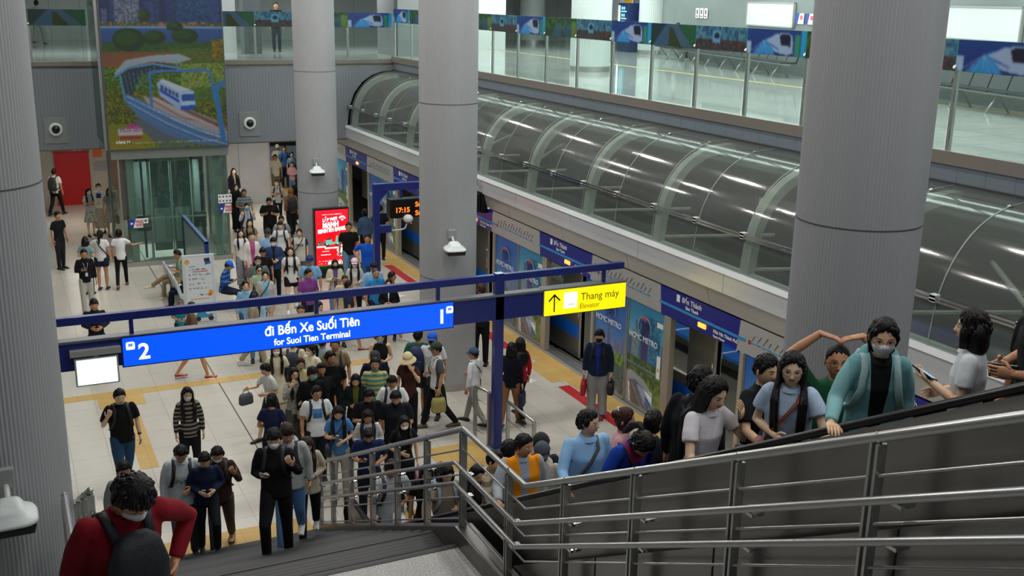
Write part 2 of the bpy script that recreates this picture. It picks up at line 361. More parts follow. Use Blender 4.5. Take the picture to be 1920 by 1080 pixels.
column(7.22, 7.5, 0, 11, .575, 'broad fluted grey column behind the man making a heart with his arms', (5.85, 2.4), 'tall round columns of the hall')
column(-.29, 9.75, 0, 11, .585, 'large fluted grey column at the left edge beside the stairs', (6.25, 2.4), 'tall round columns of the hall')
CW = mat('concourse_column_white', 'c0c8c6', .35)
for x, y, l in ((16.2, 28.5, 'white round column on the upper concourse, nearest behind the glass balustrade'),
                (24.0, 37.2, 'white round column on the upper concourse next to the vending machine'),
                (23.3, 46.6, 'white round column far back on the upper concourse'),):
    column(x, y, 5.7, 8.9, .6, l, (), 'white columns of the upper concourse', 48, CW)

# ---------------------------------------------------------------- security cameras on the columns
def cctv(label, loc, rz, group='security cameras on the columns'):
    t = empty('security_camera', label, 'camera', loc, rz, group)
    obj('wall_box', MB().box((-.08, .12, .17), (.07, .19, .34)), GREYP, t, bevel=.01)
    obj('bracket', MB().tube([(0, .14, .2), (0, .04, .13), (.0, .02, .08)], .025), WHITEP, t, True)
    se = lambda a, rx, ry, z: V((math.copysign(abs(math.cos(a))**.5, math.cos(a))*rx, -.07+math.copysign(abs(math.sin(a))**.5, math.sin(a))*ry, z+.25*(.0 if z < 0 else .1)*math.sin(a)))
    h = MB().rings([[se(2*math.pi*j/28, rx, ry, z) for j in range(28)] for rx, ry, z in ((.17, .14, -.03), (.2, .17, -.025), (.215, .18, .0), (.2, .17, .025), (.14, .14, .05), (.115, .12, .09), (.1, .1, .115), (.05, .05, .125))])
    obj('hood', h, mat('camera_white', 'd5dcdc', .35), t, True)
    obj('lens_window', MB().prism([(-.17, -.10), (.17, -.10), (.19, -.02), (-.19, -.02)], 'y', -.22, .06), mat('smoked_lens', '2b2a28', .12), t)
    return t
cctv('white security camera on the middle column above the blue sign frame', (7.80, 18.80, 3.05), -.15)
cctv('small white security camera on the far column above the red screen', (7.90, 29.0, 3.02), -.15)
cctv('white security camera on the large column at the left edge', (-.22, 8.88, 3.66), .03)

# ---------------------------------------------------------------- platform screen doors
PX = 10.85; PER = 4.97
def logo(parent, y, z, s, name='printed_logo'):
    """the round M mark above the words, as flat print on the panel"""
    a = lambda r0, r1, t0, t1, n=14: [(y-r0*math.cos(t0+(t1-t0)*i/n), z+r0*math.sin(t0+(t1-t0)*i/n)) for i in range(n+1)]+[(y-r1*math.cos(t0+(t1-t0)*i/n), z+r1*math.sin(t0+(t1-t0)*i/n)) for i in range(n, -1, -1)]
    nv = MB(); rd = MB(); x0, x1 = PX-.047, PX-.043
    def bandp(mb, p0, p1, w):
        (a0, b0), (a1, b1) = p0, p1; mb.prism([(y-a0*s-w*s, z+b0*s), (y-a0*s+w*s, z+b0*s), (y-a1*s+w*s, z+b1*s), (y-a1*s-w*s, z+b1*s)], 'x', x0, x1)
    wh = MB().prism(a(.355*s, .375*s, -.35, math.pi+.35), 'x', x0+.001, x1+.001)
    for t0, t1 in ((-.35, 1.05), (2.1, math.pi+.35)): nv.prism(a(.28*s, .34*s, t0, t1), 'x', x0, x1)
    rd.prism(a(.26*s, .36*s, 1.15, 1.99), 'x', x0, x1)
    for p in (((-.17, -.2), (-.1, .2)), ((-.1, .2), (0, -.12)), ((0, -.12), (.1, .2)), ((.1, .2), (.17, -.2))): bandp(nv, p[0], p[1], .026)
    o = obj(name, nv, mat('logo_navy', '26306e', .5), parent); obj('logo_arc', rd, mat('logo_red', 'd02a2a', .5), o); obj('logo_outline', wh, mat('logo_pale', 'a9bcd8', .5), o)
    text('HCMC METRO', .155, (PX-.043, y+.53, z-.27), (0, -1, 0), UP, mat('logo_letters', 'd5deee', .5), o, bold=.004, sx=1.0); return o
def skyline(C, y0, cols, seed, n=14, hmin=.05, hmax=.2):
    r = random.Random(seed); x = -.02
    while x < 1:
        w = r.uniform(.04, .1); h = r.uniform(hmin, hmax); c = r.choice(cols); C.rect(x, y0-h, x+w, y0, c)
        C.noise(y0-h, y0, [c, c, cols[0]], seed, 2, x, x+w, .35); x += w+r.uniform(-.01, .03)
def art_a():
    C = Canvas(60, 110); C.grad(0, .45, '1f5fb4', '4a7fc0'); C.grad(.45, .62, '4a7fc0', 'a08fb0'); C.grad(.62, 1.01, '5d7f57', '3b4c58')
    skyline(C, .62, ['5b6f96', '7a83a2', '8d8aa6', '6f6f90'], 3); C.poly([(.4, .6), (.43, .36), (.455, .28), (.47, .36), (.52, .6)], '51618f'); C.poly([(.25, .62), (.27, .47), (.36, .45), (.38, .62)], '6b7299')
    C.noise(.6, .74, ['4c7a2f', '6f8f35', '2f5a2a', '86a04a'], 5, 3); C.poly([(0, .55), (.25, .72), (.5, .98), (.5, 1.01), (0, 1.01)], '8b93a2')
    C.poly([(.5, .78), (1, .70), (1, 1.01), (.3, 1.01)], '45605f'); C.noise(.8, 1.0, ['394a55', '5f7480', '7f8a90', '2b3a44'], 8, 2, 0, 1, .6)
    for k in range(6): C.line([(0, .62+.05*k), (.35, .8+.03*k), (.9, 1.02)], .012, ['b8412f', '2a6bb8', 'c5cdd6'][k % 3], .8)
    return C
def art_b():
    C = Canvas(60, 110); C.grad(0, .3, '2a7fb0', '5aa6c4'); C.grad(.3, .6, '5aa6c4', '8ab0b8'); skyline(C, .57, ['3f6f8c', '5d7f94', '7c9298', '2f5e7e'], 9, 14, .12, .4)
    C.rect(.38, .17, .58, .56, '3d3a7a'); C.rect(.6, .1, .9, .58, '1f6a94'); C.noise(.1, .58, ['1f6a94', '3f8fb0', '195678'], 4, 2, .6, .9); C.rect(.12, .27, .3, .56, '8b9aa0'); C.noise(.27, .56, ['8b9aa0', '6f8088'], 6, 2, .12, .3)
    C.noise(.54, .66, ['2f4f2a', '4a6a30', '223f26', '5a7a3a'], 7, 3); C.noise(.64, .8, ['4d6d2c', '6f8a3a', '3a5526'], 11, 4); C.rect(0, .6, 1, .615, '6f8a95')
    C.poly([(0, .72), (.12, .68), (.5, .71), (.72, .80), (.55, .8), (.3, .76), (.06, .79), (.12, 1.01), (0, 1.01)], 'a7adb8')
    C.poly([(.1, .78), (.3, .76), (.95, 1.01), (.15, 1.01)], '6d7076'); C.poly([(.34, .78), (.5, .79), (.74, .93), (.68, .98), (.52, .94), (.36, .84)], '9db4d8'); C.poly([(.56, .86), (.72, .9), (.74, .94), (.66, .97), (.56, .93)], '2a63b4')
    for k in range(5): C.line([(.12+.05*k, .8), (.4+.12*k, 1.02)], .014, ['8f3a34', 'c6c9cf', '4f7fb8'][k % 3], .8)
    C.noise(.8, 1.01, ['5a7d2a', '7a8f35', '3f5f28'], 13, 3, .75, 1, .9); C.line([(.2, .8), (.25, .76), (.85, .84), (.88, 1.0)], .02, '3f78b0')
    return C
ART_A = ART_B = None
MULL = mat('cream_metal_post', 'b0aa9a', .35, .4)
WHP = mat('header_white_panel', 'b6b7b4', .35, .2)
SIGN_B = mat('header_blue_sign', '1e2488', .3); LB = mat('light_blue_line', '2f8fd6', .4)
PGLASS = glass('door_glass', 'bcc8c0', .04, 'a8b0aa', .3)
ordl = {-1: 'nearest, behind the broad right column', 0: 'above the doorway behind the escalator riders', 1: 'above the doorway behind the yellow lift sign', 2: 'just right of the middle column',
        3: 'left of the middle column, above the departure display', 4: 'far one, nearest the passage', 5: 'beyond the far grey wall'}
for k in range(-1, 6):
    yn, yf = 13.6+PER*k, 15.65+PER*k; w = ordl[k]
    # header sign
    t = empty('station_sign', 'blue header sign with white station names, '+w, 'sign', (PX, yn+1, 2.15), group='blue header signs over the platform doors')
    T = Matrix.Translation(V((-PX, -(yn+1), -2.15)))
    def part(name, mb, m, par=t, off=(PX, yn+1, 2.15)):
        o = obj(name, mb, m, par); o.data.transform(Matrix.Translation(-V(off))); return o
    part('panel', MB().prism([(yn+.12, 2.17), (yf+.36, 2.17), (yf+.42, 2.7), (yn+.06, 2.7)], 'x', PX-.03, PX+.12), SIGN_B)
    part('blue_line', MB().box((PX-.036, yn-.1, 2.37), (PX-.03, yf+.42, 2.42)), LB)
    part('lamp', MB().box((PX-.05, yn+1.0, 2.26), (PX-.03, yn+1.22, 2.34)), mat('orange_lamp', 'ff8a30', .4, emit=3))
    part('number_box', MB().box((PX-.034, yf-.22, 2.53), (PX-.03, yf-.12, 2.66)), WPRINT)
    for body, s, yy, z in (('Bến Thành', .135, yf-.3, 2.555), ('Ben Thanh', .09, yf-.42, 2.455)):
        o = text(body, s, (PX-.034, yy, z), (0, -1, 0), UP, WPRINT, t, bold=.002); o.data.transform(T)
    if k < 3:
        for body, s, yy, z in (('Nhà Hát Thành Phố', .085, yn+.78, 2.275), ('Opera House', .06, yn+.78, 2.2)):
            o = text(body, s, (PX-.034, yy, z), (0, -1, 0), UP, WPRINT, t, bold=.002); o.data.transform(T)
    # white route map panel over the poster pair
    m0, m1 = yf+.42, yn+PER+.06
    t2 = empty('route_map_panel', 'white header panel '+('with line map, ' if k != 0 else 'with short line map, ')+({-1: 'partly behind the broad right column', 0: 'right of the yellow lift sign', 1: 'above the two posters behind the blue frame', 2: 'behind the middle column',
              3: 'left of the middle column', 4: 'near the far grey wall', 5: 'beyond the far grey wall'}[k]), 'panel', (PX, m0, 2.15), group='white header panels')
    part('panel', MB().prism([(m0-.06, 2.17), (m1+.06, 2.17), (m1, 2.7), (m0, 2.7)], 'x', PX-.028, PX+.12), WHP, t2, (PX, m0, 2.15))
    if True:
        ma = MB(); mk = MB()
        for i in range(14):
            yy = m1-.3-i*(m1-m0-.6)/14; ma.box((PX-.034, yy-.11, 2.385), (PX-.03, yy, 2.41 if i % 2 else 2.40)); mk.prism([(yy-.02, 2.43), (yy-.04, 2.44), (yy-.1-.03*(i % 3), 2.52+.03*(i % 3)), (yy-.08-.03*(i % 3), 2.53+.03*(i % 3))], 'x', PX-.034, PX-.03)
        part('route_line', ma, LB, t2, (PX, m0, 2.15)); part('stop_names', mk, mat('map_ink', '6a6a6c', .6), t2, (PX, m0, 2.15))
        part('start_mark', MB().box((PX-.036, m1-.3, 2.36), (PX-.03, m1-.24, 2.43)), mat('map_red', 'b02a30', .5), t2, (PX, m0, 2.15))
    if k == 5: continue
    # poster pair between two doorways
    ya, yb, ymid = yf+.24, yn+PER-.12, yf+.24+1.28
    for nm, p0, p1, art in (('b', ya, ymid-.02, 'b'), ('a', ymid+.04, yb, 'a')):
        wd = {-1: 'behind the broad right column', 0: 'behind the masked man with the black bag', 1: 'behind the blue sign post', 2: 'by the middle column', 3: 'left of the middle column', 4: 'near the far grey wall'}[k]
        t3 = empty('screen_door_panel', ('tall glass panel printed with city towers and a train, ' if art == 'b' else 'tall glass panel printed with blue sky and skyline, ')+wd, 'panel', (PX, p0, 0), group='printed glass panels of the screen doors')
        oo = (PX, p0, 0)
        part('frame', MB().box((PX-.02, p0-.02, .02), (PX+.03, p0+.01, 2.17)).box((PX-.02, p1-.01, .02), (PX+.03, p1+.02, 2.17)).box((PX-.02, p0, .02), (PX+.03, p1, .08)), STEEL, t3, oo)
        part('backing', MB().box((PX+.0, p0, .06), (PX+.02, p1, 2.17)), GREYP, t3, oo)
        if art == 'a':
            if ART_A is None: ART_A = art_a().blur().mesh('poster_print', (0, 0, 0), (0, -1, 0), UP, 1, 1, PRINT)
            me = ART_A
        else:
            if ART_B is None: ART_B = art_b().blur().mesh('poster_print', (0, 0, 0), (0, -1, 0), UP, 1, 1, PRINT)
            me = ART_B
        o = bpy.data.objects.new('poster_print', me); COL.objects.link(o); o.parent = t3
        o.location = (-.006, p1-p0, .08); o.scale = (1, (p1-p0), 2.09)
        if k < 4: 
            lg = logo(t3, (p0+p1)/2, 1.72, .62)
            for q in [lg]+list(lg.children): q.data.transform(Matrix.Translation(-V(oo)))
        if art == 'b': part('sticker', MB().box((PX-.012, p0+.08, .85), (PX-.007, p0+.2, 1.3)).box((PX-.012, p0+.05, 1.85), (PX-.007, p0+.25, 1.95)), WPRINT, t3, oo); part('warning_mark', MB().prism([(p0+.1, 1.0), (p0+.18, 1.0), (p0+.14, 1.08)], 'x', PX-.014, PX-.012), YEL, t3, oo)
    for yy, lb in ((yf, 'far'), (yn-.1, 'near')):
        p = obj('door_post', MB().box((-.05, 0, 0), (.08, .22 if lb == 'far' else .1, 2.17)), MULL, loc=(PX, yy, 0), bevel=.01)
        tag(p, 'cream metal post on the %s side of the doorway %s' % (lb, {0: 'behind the riders', 5: 'beyond the far wall', 1: 'behind the yellow lift sign', -1: 'behind the right column', 2: 'by the middle column', 3: 'above the departure display', 4: 'nearest the passage'}[k]), 'post', 'posts of the platform doorways')
    # threshold and open glass sliding door leaves tucked beside the opening
    th = obj('door_threshold', MB().box((-.02, 0, 0), (.32, yf-yn, .02)).box((.08, 0, .02), (.11, yf-yn, .028)).box((.18, 0, .02), (.21, yf-yn, .028)), STEEL, loc=(PX, yn, .002))
    tag(th, 'steel threshold of the platform doorway '+{-1: 'behind the right column', 0: 'behind the riders', 1: 'behind the yellow lift sign', 2: 'by the middle column', 3: 'above the departure display', 4: 'nearest the passage'}[k], 'threshold', 'platform door thresholds')
# fascia above the doors and the sill under the canopy glass
UPF = mat('upper_fascia', 'cdd0d4', .35, .25); LOF = mat('lower_fascia', 'b4b3ae', .35, .25)
yy = -2.0; kk = 0
fa = empty('fascia', 'two rows of pale metal fascia panels running above the platform doors', 'fascia', (PX, 5, 2.74))
def fpart(n, mb, m, i=0): o = obj(n, mb, m, fa); o.data.transform(Matrix.Translation(-V((PX, 5, 2.74)))); return o
while yy < 37:
    fpart('upper_panel', MB().prism([(10.66, 3.09), (10.9, 3.09), (10.9, 3.42), (10.66, 3.42)], 'y', yy+.006, yy+2.66), UPF)
    fpart('lower_panel', MB().prism([(10.70, 3.08), (10.9, 3.08), (10.94, 2.74), (10.80, 2.74)], 'y', yy+.506, yy+3.16), LOF)
    yy += 2.667
fpart('sill', MB().prism([(10.63, 3.43), (10.95, 3.43), (10.95, 3.5), (10.66, 3.5)], 'y', -2, 35.3), mat('bright_sill', 'e2e5e8', .3, .2))
struct('trim_12', MB().box((10.86, -2, 2.70), (11.0, 37, 2.745)), BLACK)

# ---------------------------------------------------------------- arched glass canopy over the track
ca = empty('glass_canopy', 'long barrel shaped glass canopy over the track with pale arched ribs', 'canopy', (10.72, 5, 3.5))
def cpart(n, mb, m, smooth=False, par=None): o = obj(n, mb, m, par or ca, smooth); o.data.transform(Matrix.Translation(-V((10.72, 5, 3.5)))); return o
def arc_pts(off, n=3):
    P = [V((x, z)) for x, z in ARC]; out = []
    for i, p in enumerate(P):
        t = (P[min(i+1, len(P)-1)]-P[max(i-1, 0)]).normalized(); out.append(p+V((t.y, -t.x))*off)
    res = []
    for i in range(len(out)-1):     # Catmull-Rom refine
        p0, p1, p2, p3 = out[max(i-1, 0)], out[i], out[i+1], out[min(i+2, len(out)-1)]
        for j in range(n):
            t = j/n; res.append(.5*((2*p1)+(p2-p0)*t+(2*p0-5*p1+4*p2-p3)*t*t+(3*p1-p0-3*p2+p3)*t**3))
    return res+[out[-1]]
A0 = arc_pts(0)
RIBM = mat('pale_rib_paint', 'c9ccc8', .45); nodes = [13.66+1.3333*i for i in range(-9, 17)]
for i, y in enumerate(nodes[:-1]):
    y1 = min(nodes[i+1], 35.28)
    mb = MB(); mb.rings([[V((p.x, a, p.y)) for a in (y+.006, y1-.006)] for p in A0], cap=False, closed=False)
    cpart('glass_panel', mb, GL_TUBE, True)
for i, y in enumerate(nodes):
    if y > 35.2: continue
    cpart('clamp', MB().box((10.70, y-.05, 4.09), (10.79, y+.05, 4.19)), WHITE)
    q_ = arc_pts(-.006); cpart('glass_joint', MB().rings([[V((p.x, y-.012, p.y)), V((p.x, y+.012, p.y))] for p in q_], cap=False, closed=False), mat('joint_seal', '7f8a86', .4))
    if i % 2 == 1:
        a, b = arc_pts(.08), arc_pts(.24); w = .09
        cpart('arch_rib', MB().rings([[V((p.x, y-w, p.y)), V((p.x, y+w, p.y)), V((q.x, y+w, q.y)), V((q.x, y-w, q.y))] for p, q in zip(a, b)]).box((10.8, y-w, 3.0), (10.96, y+w, 3.5)), RIBM)
        cpart('brace', MB().tube([(11.0, y, 4.2), (12.9, y+2.3, 4.2)], .04, 6).tube([(10.95, y, 3.55), (12.6, y-1.2, 3.7)], .035, 6), RIBM)
cpart('rail', MB().box((10.70, -2, 4.10), (10.74, 35.3, 4.13)).box((10.70, -2, 4.15), (10.74, 35.3, 4.18)), CHROME)
cpart('top_rail', MB().box((12.34, -2, 5.27), (12.46, 35.3, 5.34)), DGREY)
rb = MB()
for y in nodes[:-1]: rb.ell((11.9, y, 5.27), (.03, .05, .02), 8, 4)
cpart('roof_bolts', rb, CHROME)

# ---------------------------------------------------------------- metro train behind the doors
tr = empty('metro_train', 'grey metro train with a blue stripe standing behind the platform doors', 'train', (12.7, 15, -.1))
def tpart(n, mb, m, smooth=False, par=None): o = obj(n, mb, m, par or tr, smooth); o.data.transform(Matrix.Translation(-V((12.7, 15, -.1)))); return o
doors = [(13.45+PER*k, 14.85+PER*k) for k in range(-3, 5)]
TX, TX2 = 11.3, 14.15; side = MB(); strp = MB(); y0 = -4.5
for a, b in doors+[(35.0, 35.2)]:
    side.box((TX, y0, -.3), (TX+.08, a, .95)).box((TX, y0, 1.9), (TX+.08, a, 3.0)); side.box((TX, y0, .95), (TX+.08, y0+.9, 1.9)).box((TX, a-.9, .95), (TX+.08, a, 1.9))
    strp.box((TX-.004, y0, .42), (TX, a, .74)); y0 = b
side.box((TX, -4.5, 2.05), (TX+.08, 35, 3.0))
tpart('side_wall', side, TRAINM); tpart('blue_stripe', strp, BLUESTRIPE)
for a, b in doors: tpart('door_frame', MB().box((TX-.02, a-.06, 0), (TX+.1, a, 2.0)).box((TX-.02, b, 0), (TX+.1, b+.06, 2.0)).box((TX-.02, a, 1.96), (TX+.1, b, 2.05)), MULL)
tpart('floor', MB().box((TX, -4.5, -.3), (TX2, 35, -.02)), mat('train_floor', '6d6c60', .5)); tpart('far_wall', MB().box((TX2-.08, -4.5, -.3), (TX2, 35, 1.0)).box((TX2-.08, -4.5, 1.9), (TX2, 35, 3.0)).box((TX2-.05, -4.5, 1.0), (TX2-.03, 35, 1.9)), mat('train_inner_wall', 'a5a394', .5))
roof = [(TX, 3.0), (TX+.25, 3.2), (TX+.8, 3.3), (TX2-.8, 3.3), (TX2-.25, 3.2), (TX2, 3.0)]
tpart('roof', MB().prism(roof, 'y', -4.5, 35), mat('train_roof', '3e4442', .55, .3, noise=(4, '2c3130', .6))); tpart('ceiling_panel', MB().box((TX+.1, -4.5, 2.3), (TX2-.1, 35, 2.34)), WHITE)
for j in range(8): tpart('roof_unit', MB().box((12.0, 0+4.6*j, 3.3), (13.5, 2.4+4.6*j, 3.48)), mat('roof_unit_grey', '2f3534', .5), par=None)
SEATB = mat('blue_seat', '1f74cf', .45)
for k in range(-1, 5):
    for j in range(6):
        yc = 12.1+PER*k+j*.6; o = tpart('seat', MB().box((13.55, yc, .42), (14.0, yc+.56, .5)).box((13.95, yc, .5), (14.03, yc+.56, 1.0)), SEATB)
        tpart('seat_divider', MB().box((13.53, yc+.56, .4), (14.04, yc+.6, .52)).box((13.93, yc+.56, .5), (14.04, yc+.6, 1.02)), WPRINT)
    tpart('grab_pole', MB().tube([(12.0, 14.95+PER*k, 0), (11.98, 14.9+PER*k, 1.2), (12.05, 14.7+PER*k, 2.3)], .018, 8), CHROME, True)
    tpart('door_handle', MB().tube([(TX-.04, 14.92+PER*k, .9), (TX-.04, 14.92+PER*k, 1.5)], .015, 6), CHROME, True)
# cable trays and beams on the far side of the track
ct = MB()
for z in (3.6, 4.0, 4.4): ct.box((16.3, -6, z), (16.595, 37, z+.04))
for j in range(14): ct.box((16.25, -2+2.8*j, -.5), (16.595, -1.8+2.8*j, 5.3))
tag(obj('cable_tray', ct, mat('cable_tray_grey', '3a4140', .6)), 'dark cable trays on the tunnel wall behind the canopy glass', 'cable tray')

# ---------------------------------------------------------------- concourse balustrades with picture bands
def band_art(k):
    C = Canvas(72, 22)
    if k == 0:
        C.grad(0, 1.01, '0f3f8c', '1a2f7a'); C.poly([(.12, 1), (.35, .35), (.45, .3), (.5, 1)], '2a8fd8')
        for q in range(6): C.line([(.3, .45), (.02+.09*q, 1.0)], .012, '7fb8e8', .7)
        C.poly([(.33, .45), (.5, .18), (.7, .12), (.78, .25), (.8, .85), (.7, .95), (.5, .85)], '9fb8dc'); C.poly([(.56, .22), (.7, .16), (.75, .3), (.75, .62), (.6, .58)], '0c1030'); C.line([(.35, .5), (.56, .75)], .015, '2f5fb8'); C.rect(.82, .2, .9, 1, '2c8f6a'); C.rect(.0, .5, .08, 1, '9fc0e0'); C.rect(.92, 0, 1, 1, '1f9fd8')
    elif k == 1:
        C.grad(0, 1.01, '1c3a3a', '24421c'); C.noise(0, .6, ['1e4a20', '2f5f24', '3c6f2a', '16351c'], 2, 3); C.poly([(.2, 1), (.4, .3), (.5, .3), (.55, 1)], '2f5f8f', .7); C.oval(.75, .6, .2, .35, '2a5a8c', .6); C.rect(.85, .2, 1, 1, '7f9a2a', .6)
    elif k == 2:
        C.grad(0, 1.01, '1f5f8c', '2c3a44'); C.noise(0, .55, ['2a6a90', '3f8098', '23506c', '5a8a9c'], 5, 3); C.noise(.55, 1.01, ['3a2c2c', '5a3f3a', '22303a', '4a4a50'], 6, 2); C.rect(.35, .2, .5, .7, '5f9fc8'); C.oval(.43, .4, .05, .12, '10203a')
    else:
        C.grad(0, 1.01, '123044', '1a3a20'); C.poly([(.05, 1), (.35, 0), (.5, 0), (.4, 1)], '33597a'); C.poly([(.45, .0), (.6, 0), (.95, 1), (.7, 1)], '4a6a80', .8); C.poly([(.42, .2), (.48, .2), (.66, 1), (.42, 1)], '2f3f18'); C.poly([(.62, 0), (1, 0), (1, 1), (.95, 1)], '1f5a3a')
    C.blur(); C.a *= .85
    return C.mesh('picture_print', (0, 0, 0), (1, 0, 0), UP, 1, 1, PRINT)
BA = [band_art(k) for k in range(4)]; BARTNAME = ['a blue train front', 'green trees', 'rails and towers', 'tracks in perspective']
def balustrade(p0, p1, n, zf, zg1, zb0, zb1, lab, seq, grp, unseen=0):
    p0, p1 = V(p0), V(p1); d = (p1-p0); L = d.length/n; d.normalize(); ang = math.atan2(d.y, d.x)
    for i in range(n):
        q = p0+d*L*i; k = seq[i % len(seq)]
        t = empty('balustrade_panel', lab(i, BARTNAME[k]), 'balustrade', (q.x, q.y, zf), ang, grp)
        obj('glass', MB().box((.03, -.008, .0), (L-.03, .008, zg1-zf)), GL_RAIL, t)
        obj('picture_board', MB().box((.01, .004, zb0-zf), (L-.01, .02, zb1-zf)), mat('picture_edge', '3f8f86', .3), t)
        o = bpy.data.objects.new('picture_print', BA[k]); COL.objects.link(o); o.parent = t; o.location = (.01, -.002 if d.x > .5 else -.002, zb0-zf); o.scale = (L-.02, 1, zb1-zb0)
        pm = MB().box((-.035, .03, -.05), (.035, .08, zg1-zf+.02)).box((-.02, .02, .15), (.02, .035, .3)).box((-.02, .02, .7), (.02, .035, .85))
        pm.tube([(0, .055, zg1-zf), (.0, -.02, zb0-zf+.06)], .03, 6)
        obj('post', pm, STEEL, t)
def lab_r(i, a): 
    w = ['at the far corner', 'second from far corner', 'third from far corner', 'fourth from far corner', 'fifth from far corner', 'first right of middle column', 'second right of middle column',
         'third right of middle column', 'in front of the white concourse column', 'just right of the white concourse column', 'before the vending machine', 'right of the vending machine', 'before the seated legs', 'left of the broad right column',
         'behind the broad right column', 'right of the broad right column', 'at the right frame edge', 'beyond the right frame edge'][i]
    return 'glass balustrade topped by '+a+', '+w
# the side run goes from the far corner towards the viewer (facing the hall, -x)
balustrade((12.4, 35.3), (12.4, 6.5), 18, 5.77, 6.92, 6.9, 7.34, lab_r, (0, 1, 2, 0, 1, 2, 0, 1, 2, 0, 3, 2, 0, 1, 2, 0, 3, 0), 'glass balustrade of the side concourse')
balustrade((6.2, 35.35), (12.36, 35.35), 4, 5.68, 6.75, 6.73, 7.2, lambda i, a: 'glass balustrade topped by '+a+', far wall, '+['right of the big banner', 'before the standing man in black', 'right of the far column', 'at the right corner'][i], (3, 2, 1, 0), 'glass balustrade above the far wall')
balustrade((-.5, 35.35), (2.7, 35.35), 2, 5.68, 6.75, 6.73, 7.2, lambda i, a: 'glass balustrade topped by '+a+', far wall, '+['behind the left column', 'left of the big banner'][i], (1, 3), 'glass balustrade above the far wall')

# ---------------------------------------------------------------- glass lift and the big banner over it
lf = empty('glass_elevator', 'glass walled lift with pale posts and dark interior under the big banner', 'elevator', (4.5, 32, 0))
def lpart(n, mb, m, smooth=False): o = obj(n, mb, m, lf, smooth); o.data.transform(Matrix.Translation(V((-4.5, -32, 0)))); return o
PL = mat('lift_post_pale', '9fb0a8', .4)
for x in (3.2, 5.62): lpart('post', MB().box((x, 32.12, .1), (x+.2, 32.3, 3.2)), PL)
for x in (2.98, 5.98):
    for y in (32.0, 35.2): lpart('edge_post', MB().box((x-.03, y, 0), (x+.03, y+.07, 3.2)), STEEL)
lpart('header_beam', MB().box((2.8, 31.95, 3.15), (6.06, 32.2, 3.42)), mat('lift_beam', '8d958f', .35, .5))
lpart('plinth', MB().box((2.95, 31.97, 0), (6.05, 32.1, .14)).box((5.95, 32, 0), (6.05, 35.3, .14)).box((2.95, 32, 0), (3.05, 35.3, .14)), STEEL)
for x0, x1 in ((3.0, 4.48), (4.5, 6.0)): lpart('glass_front', MB().box((x0, 32.0, .14), (x1, 32.015, 3.15)), GL_LIFT)
for x in (2.99, 5.99): lpart('side_glass', MB().box((x, 32.05, .14), (x+.015, 35.2, 3.15)), GL_LIFT)
lpart('cross_bar', MB().box((3.6, 32.03, 1.36), (5.35, 32.07, 1.41)), PL)
DT = mat('lift_door_teal', '88a29c', .4); LD = mat('lift_dark', '46524f', .5)
for x0, x1 in ((3.95, 4.47), (4.55, 5.07)):
    lpart('door_leaf', MB().box((x0, 33.0, .2), (x1, 33.04, 2.9)), mat('lift_door_glass', '5d7b74', .25, .2)); lpart('door_panel', MB().box((x0+.03, 32.97, .45), (x1-.03, 32.99, 1.5)), DT)
lpart('door_frame', MB().box((3.85, 32.98, 0), (3.92, 33.06, 3.0)).box((5.1, 32.98, 0), (5.17, 33.06, 3.0)).box((3.85, 32.98, 2.9), (5.17, 33.06, 3.0)).box((4.49, 32.98, .1), (4.53, 33.06, 2.9)), PL)
lpart('car', MB().box((3.4, 34.9, .1), (5.6, 35.0, 3.1)).box((3.4, 33.1, .1), (3.5, 35, 3.1)).box((5.4, 33.1, .1), (5.5, 35, 3.1)).box((3.4, 33.1, 2.9), (5.5, 35, 3.1)), LD)
lpart('guide_rail', MB().box((3.62, 32.6, .1), (3.68, 32.68, 3.1)).box((5.3, 32.6, .1), (5.36, 32.68, 3.1)).box((3.45, 32.7, .9), (3.85, 32.9, 1.35)).box((5.1, 32.7, .9), (5.45, 32.9, 1.35)), DGREY)
for x in (2.74, 6.04): lpart('shaft_glass', MB().box((x, 32.0, 3.42), (x+.02, 35.25, 8.8)), GL_LIFT)
for x, y in ((6.0, 32.0), (2.66, 32.0), (6.0, 35.15)): lpart('shaft_post', MB().box((x, y, 3.42), (x+.1, y+.1, 8.8)), STEEL)
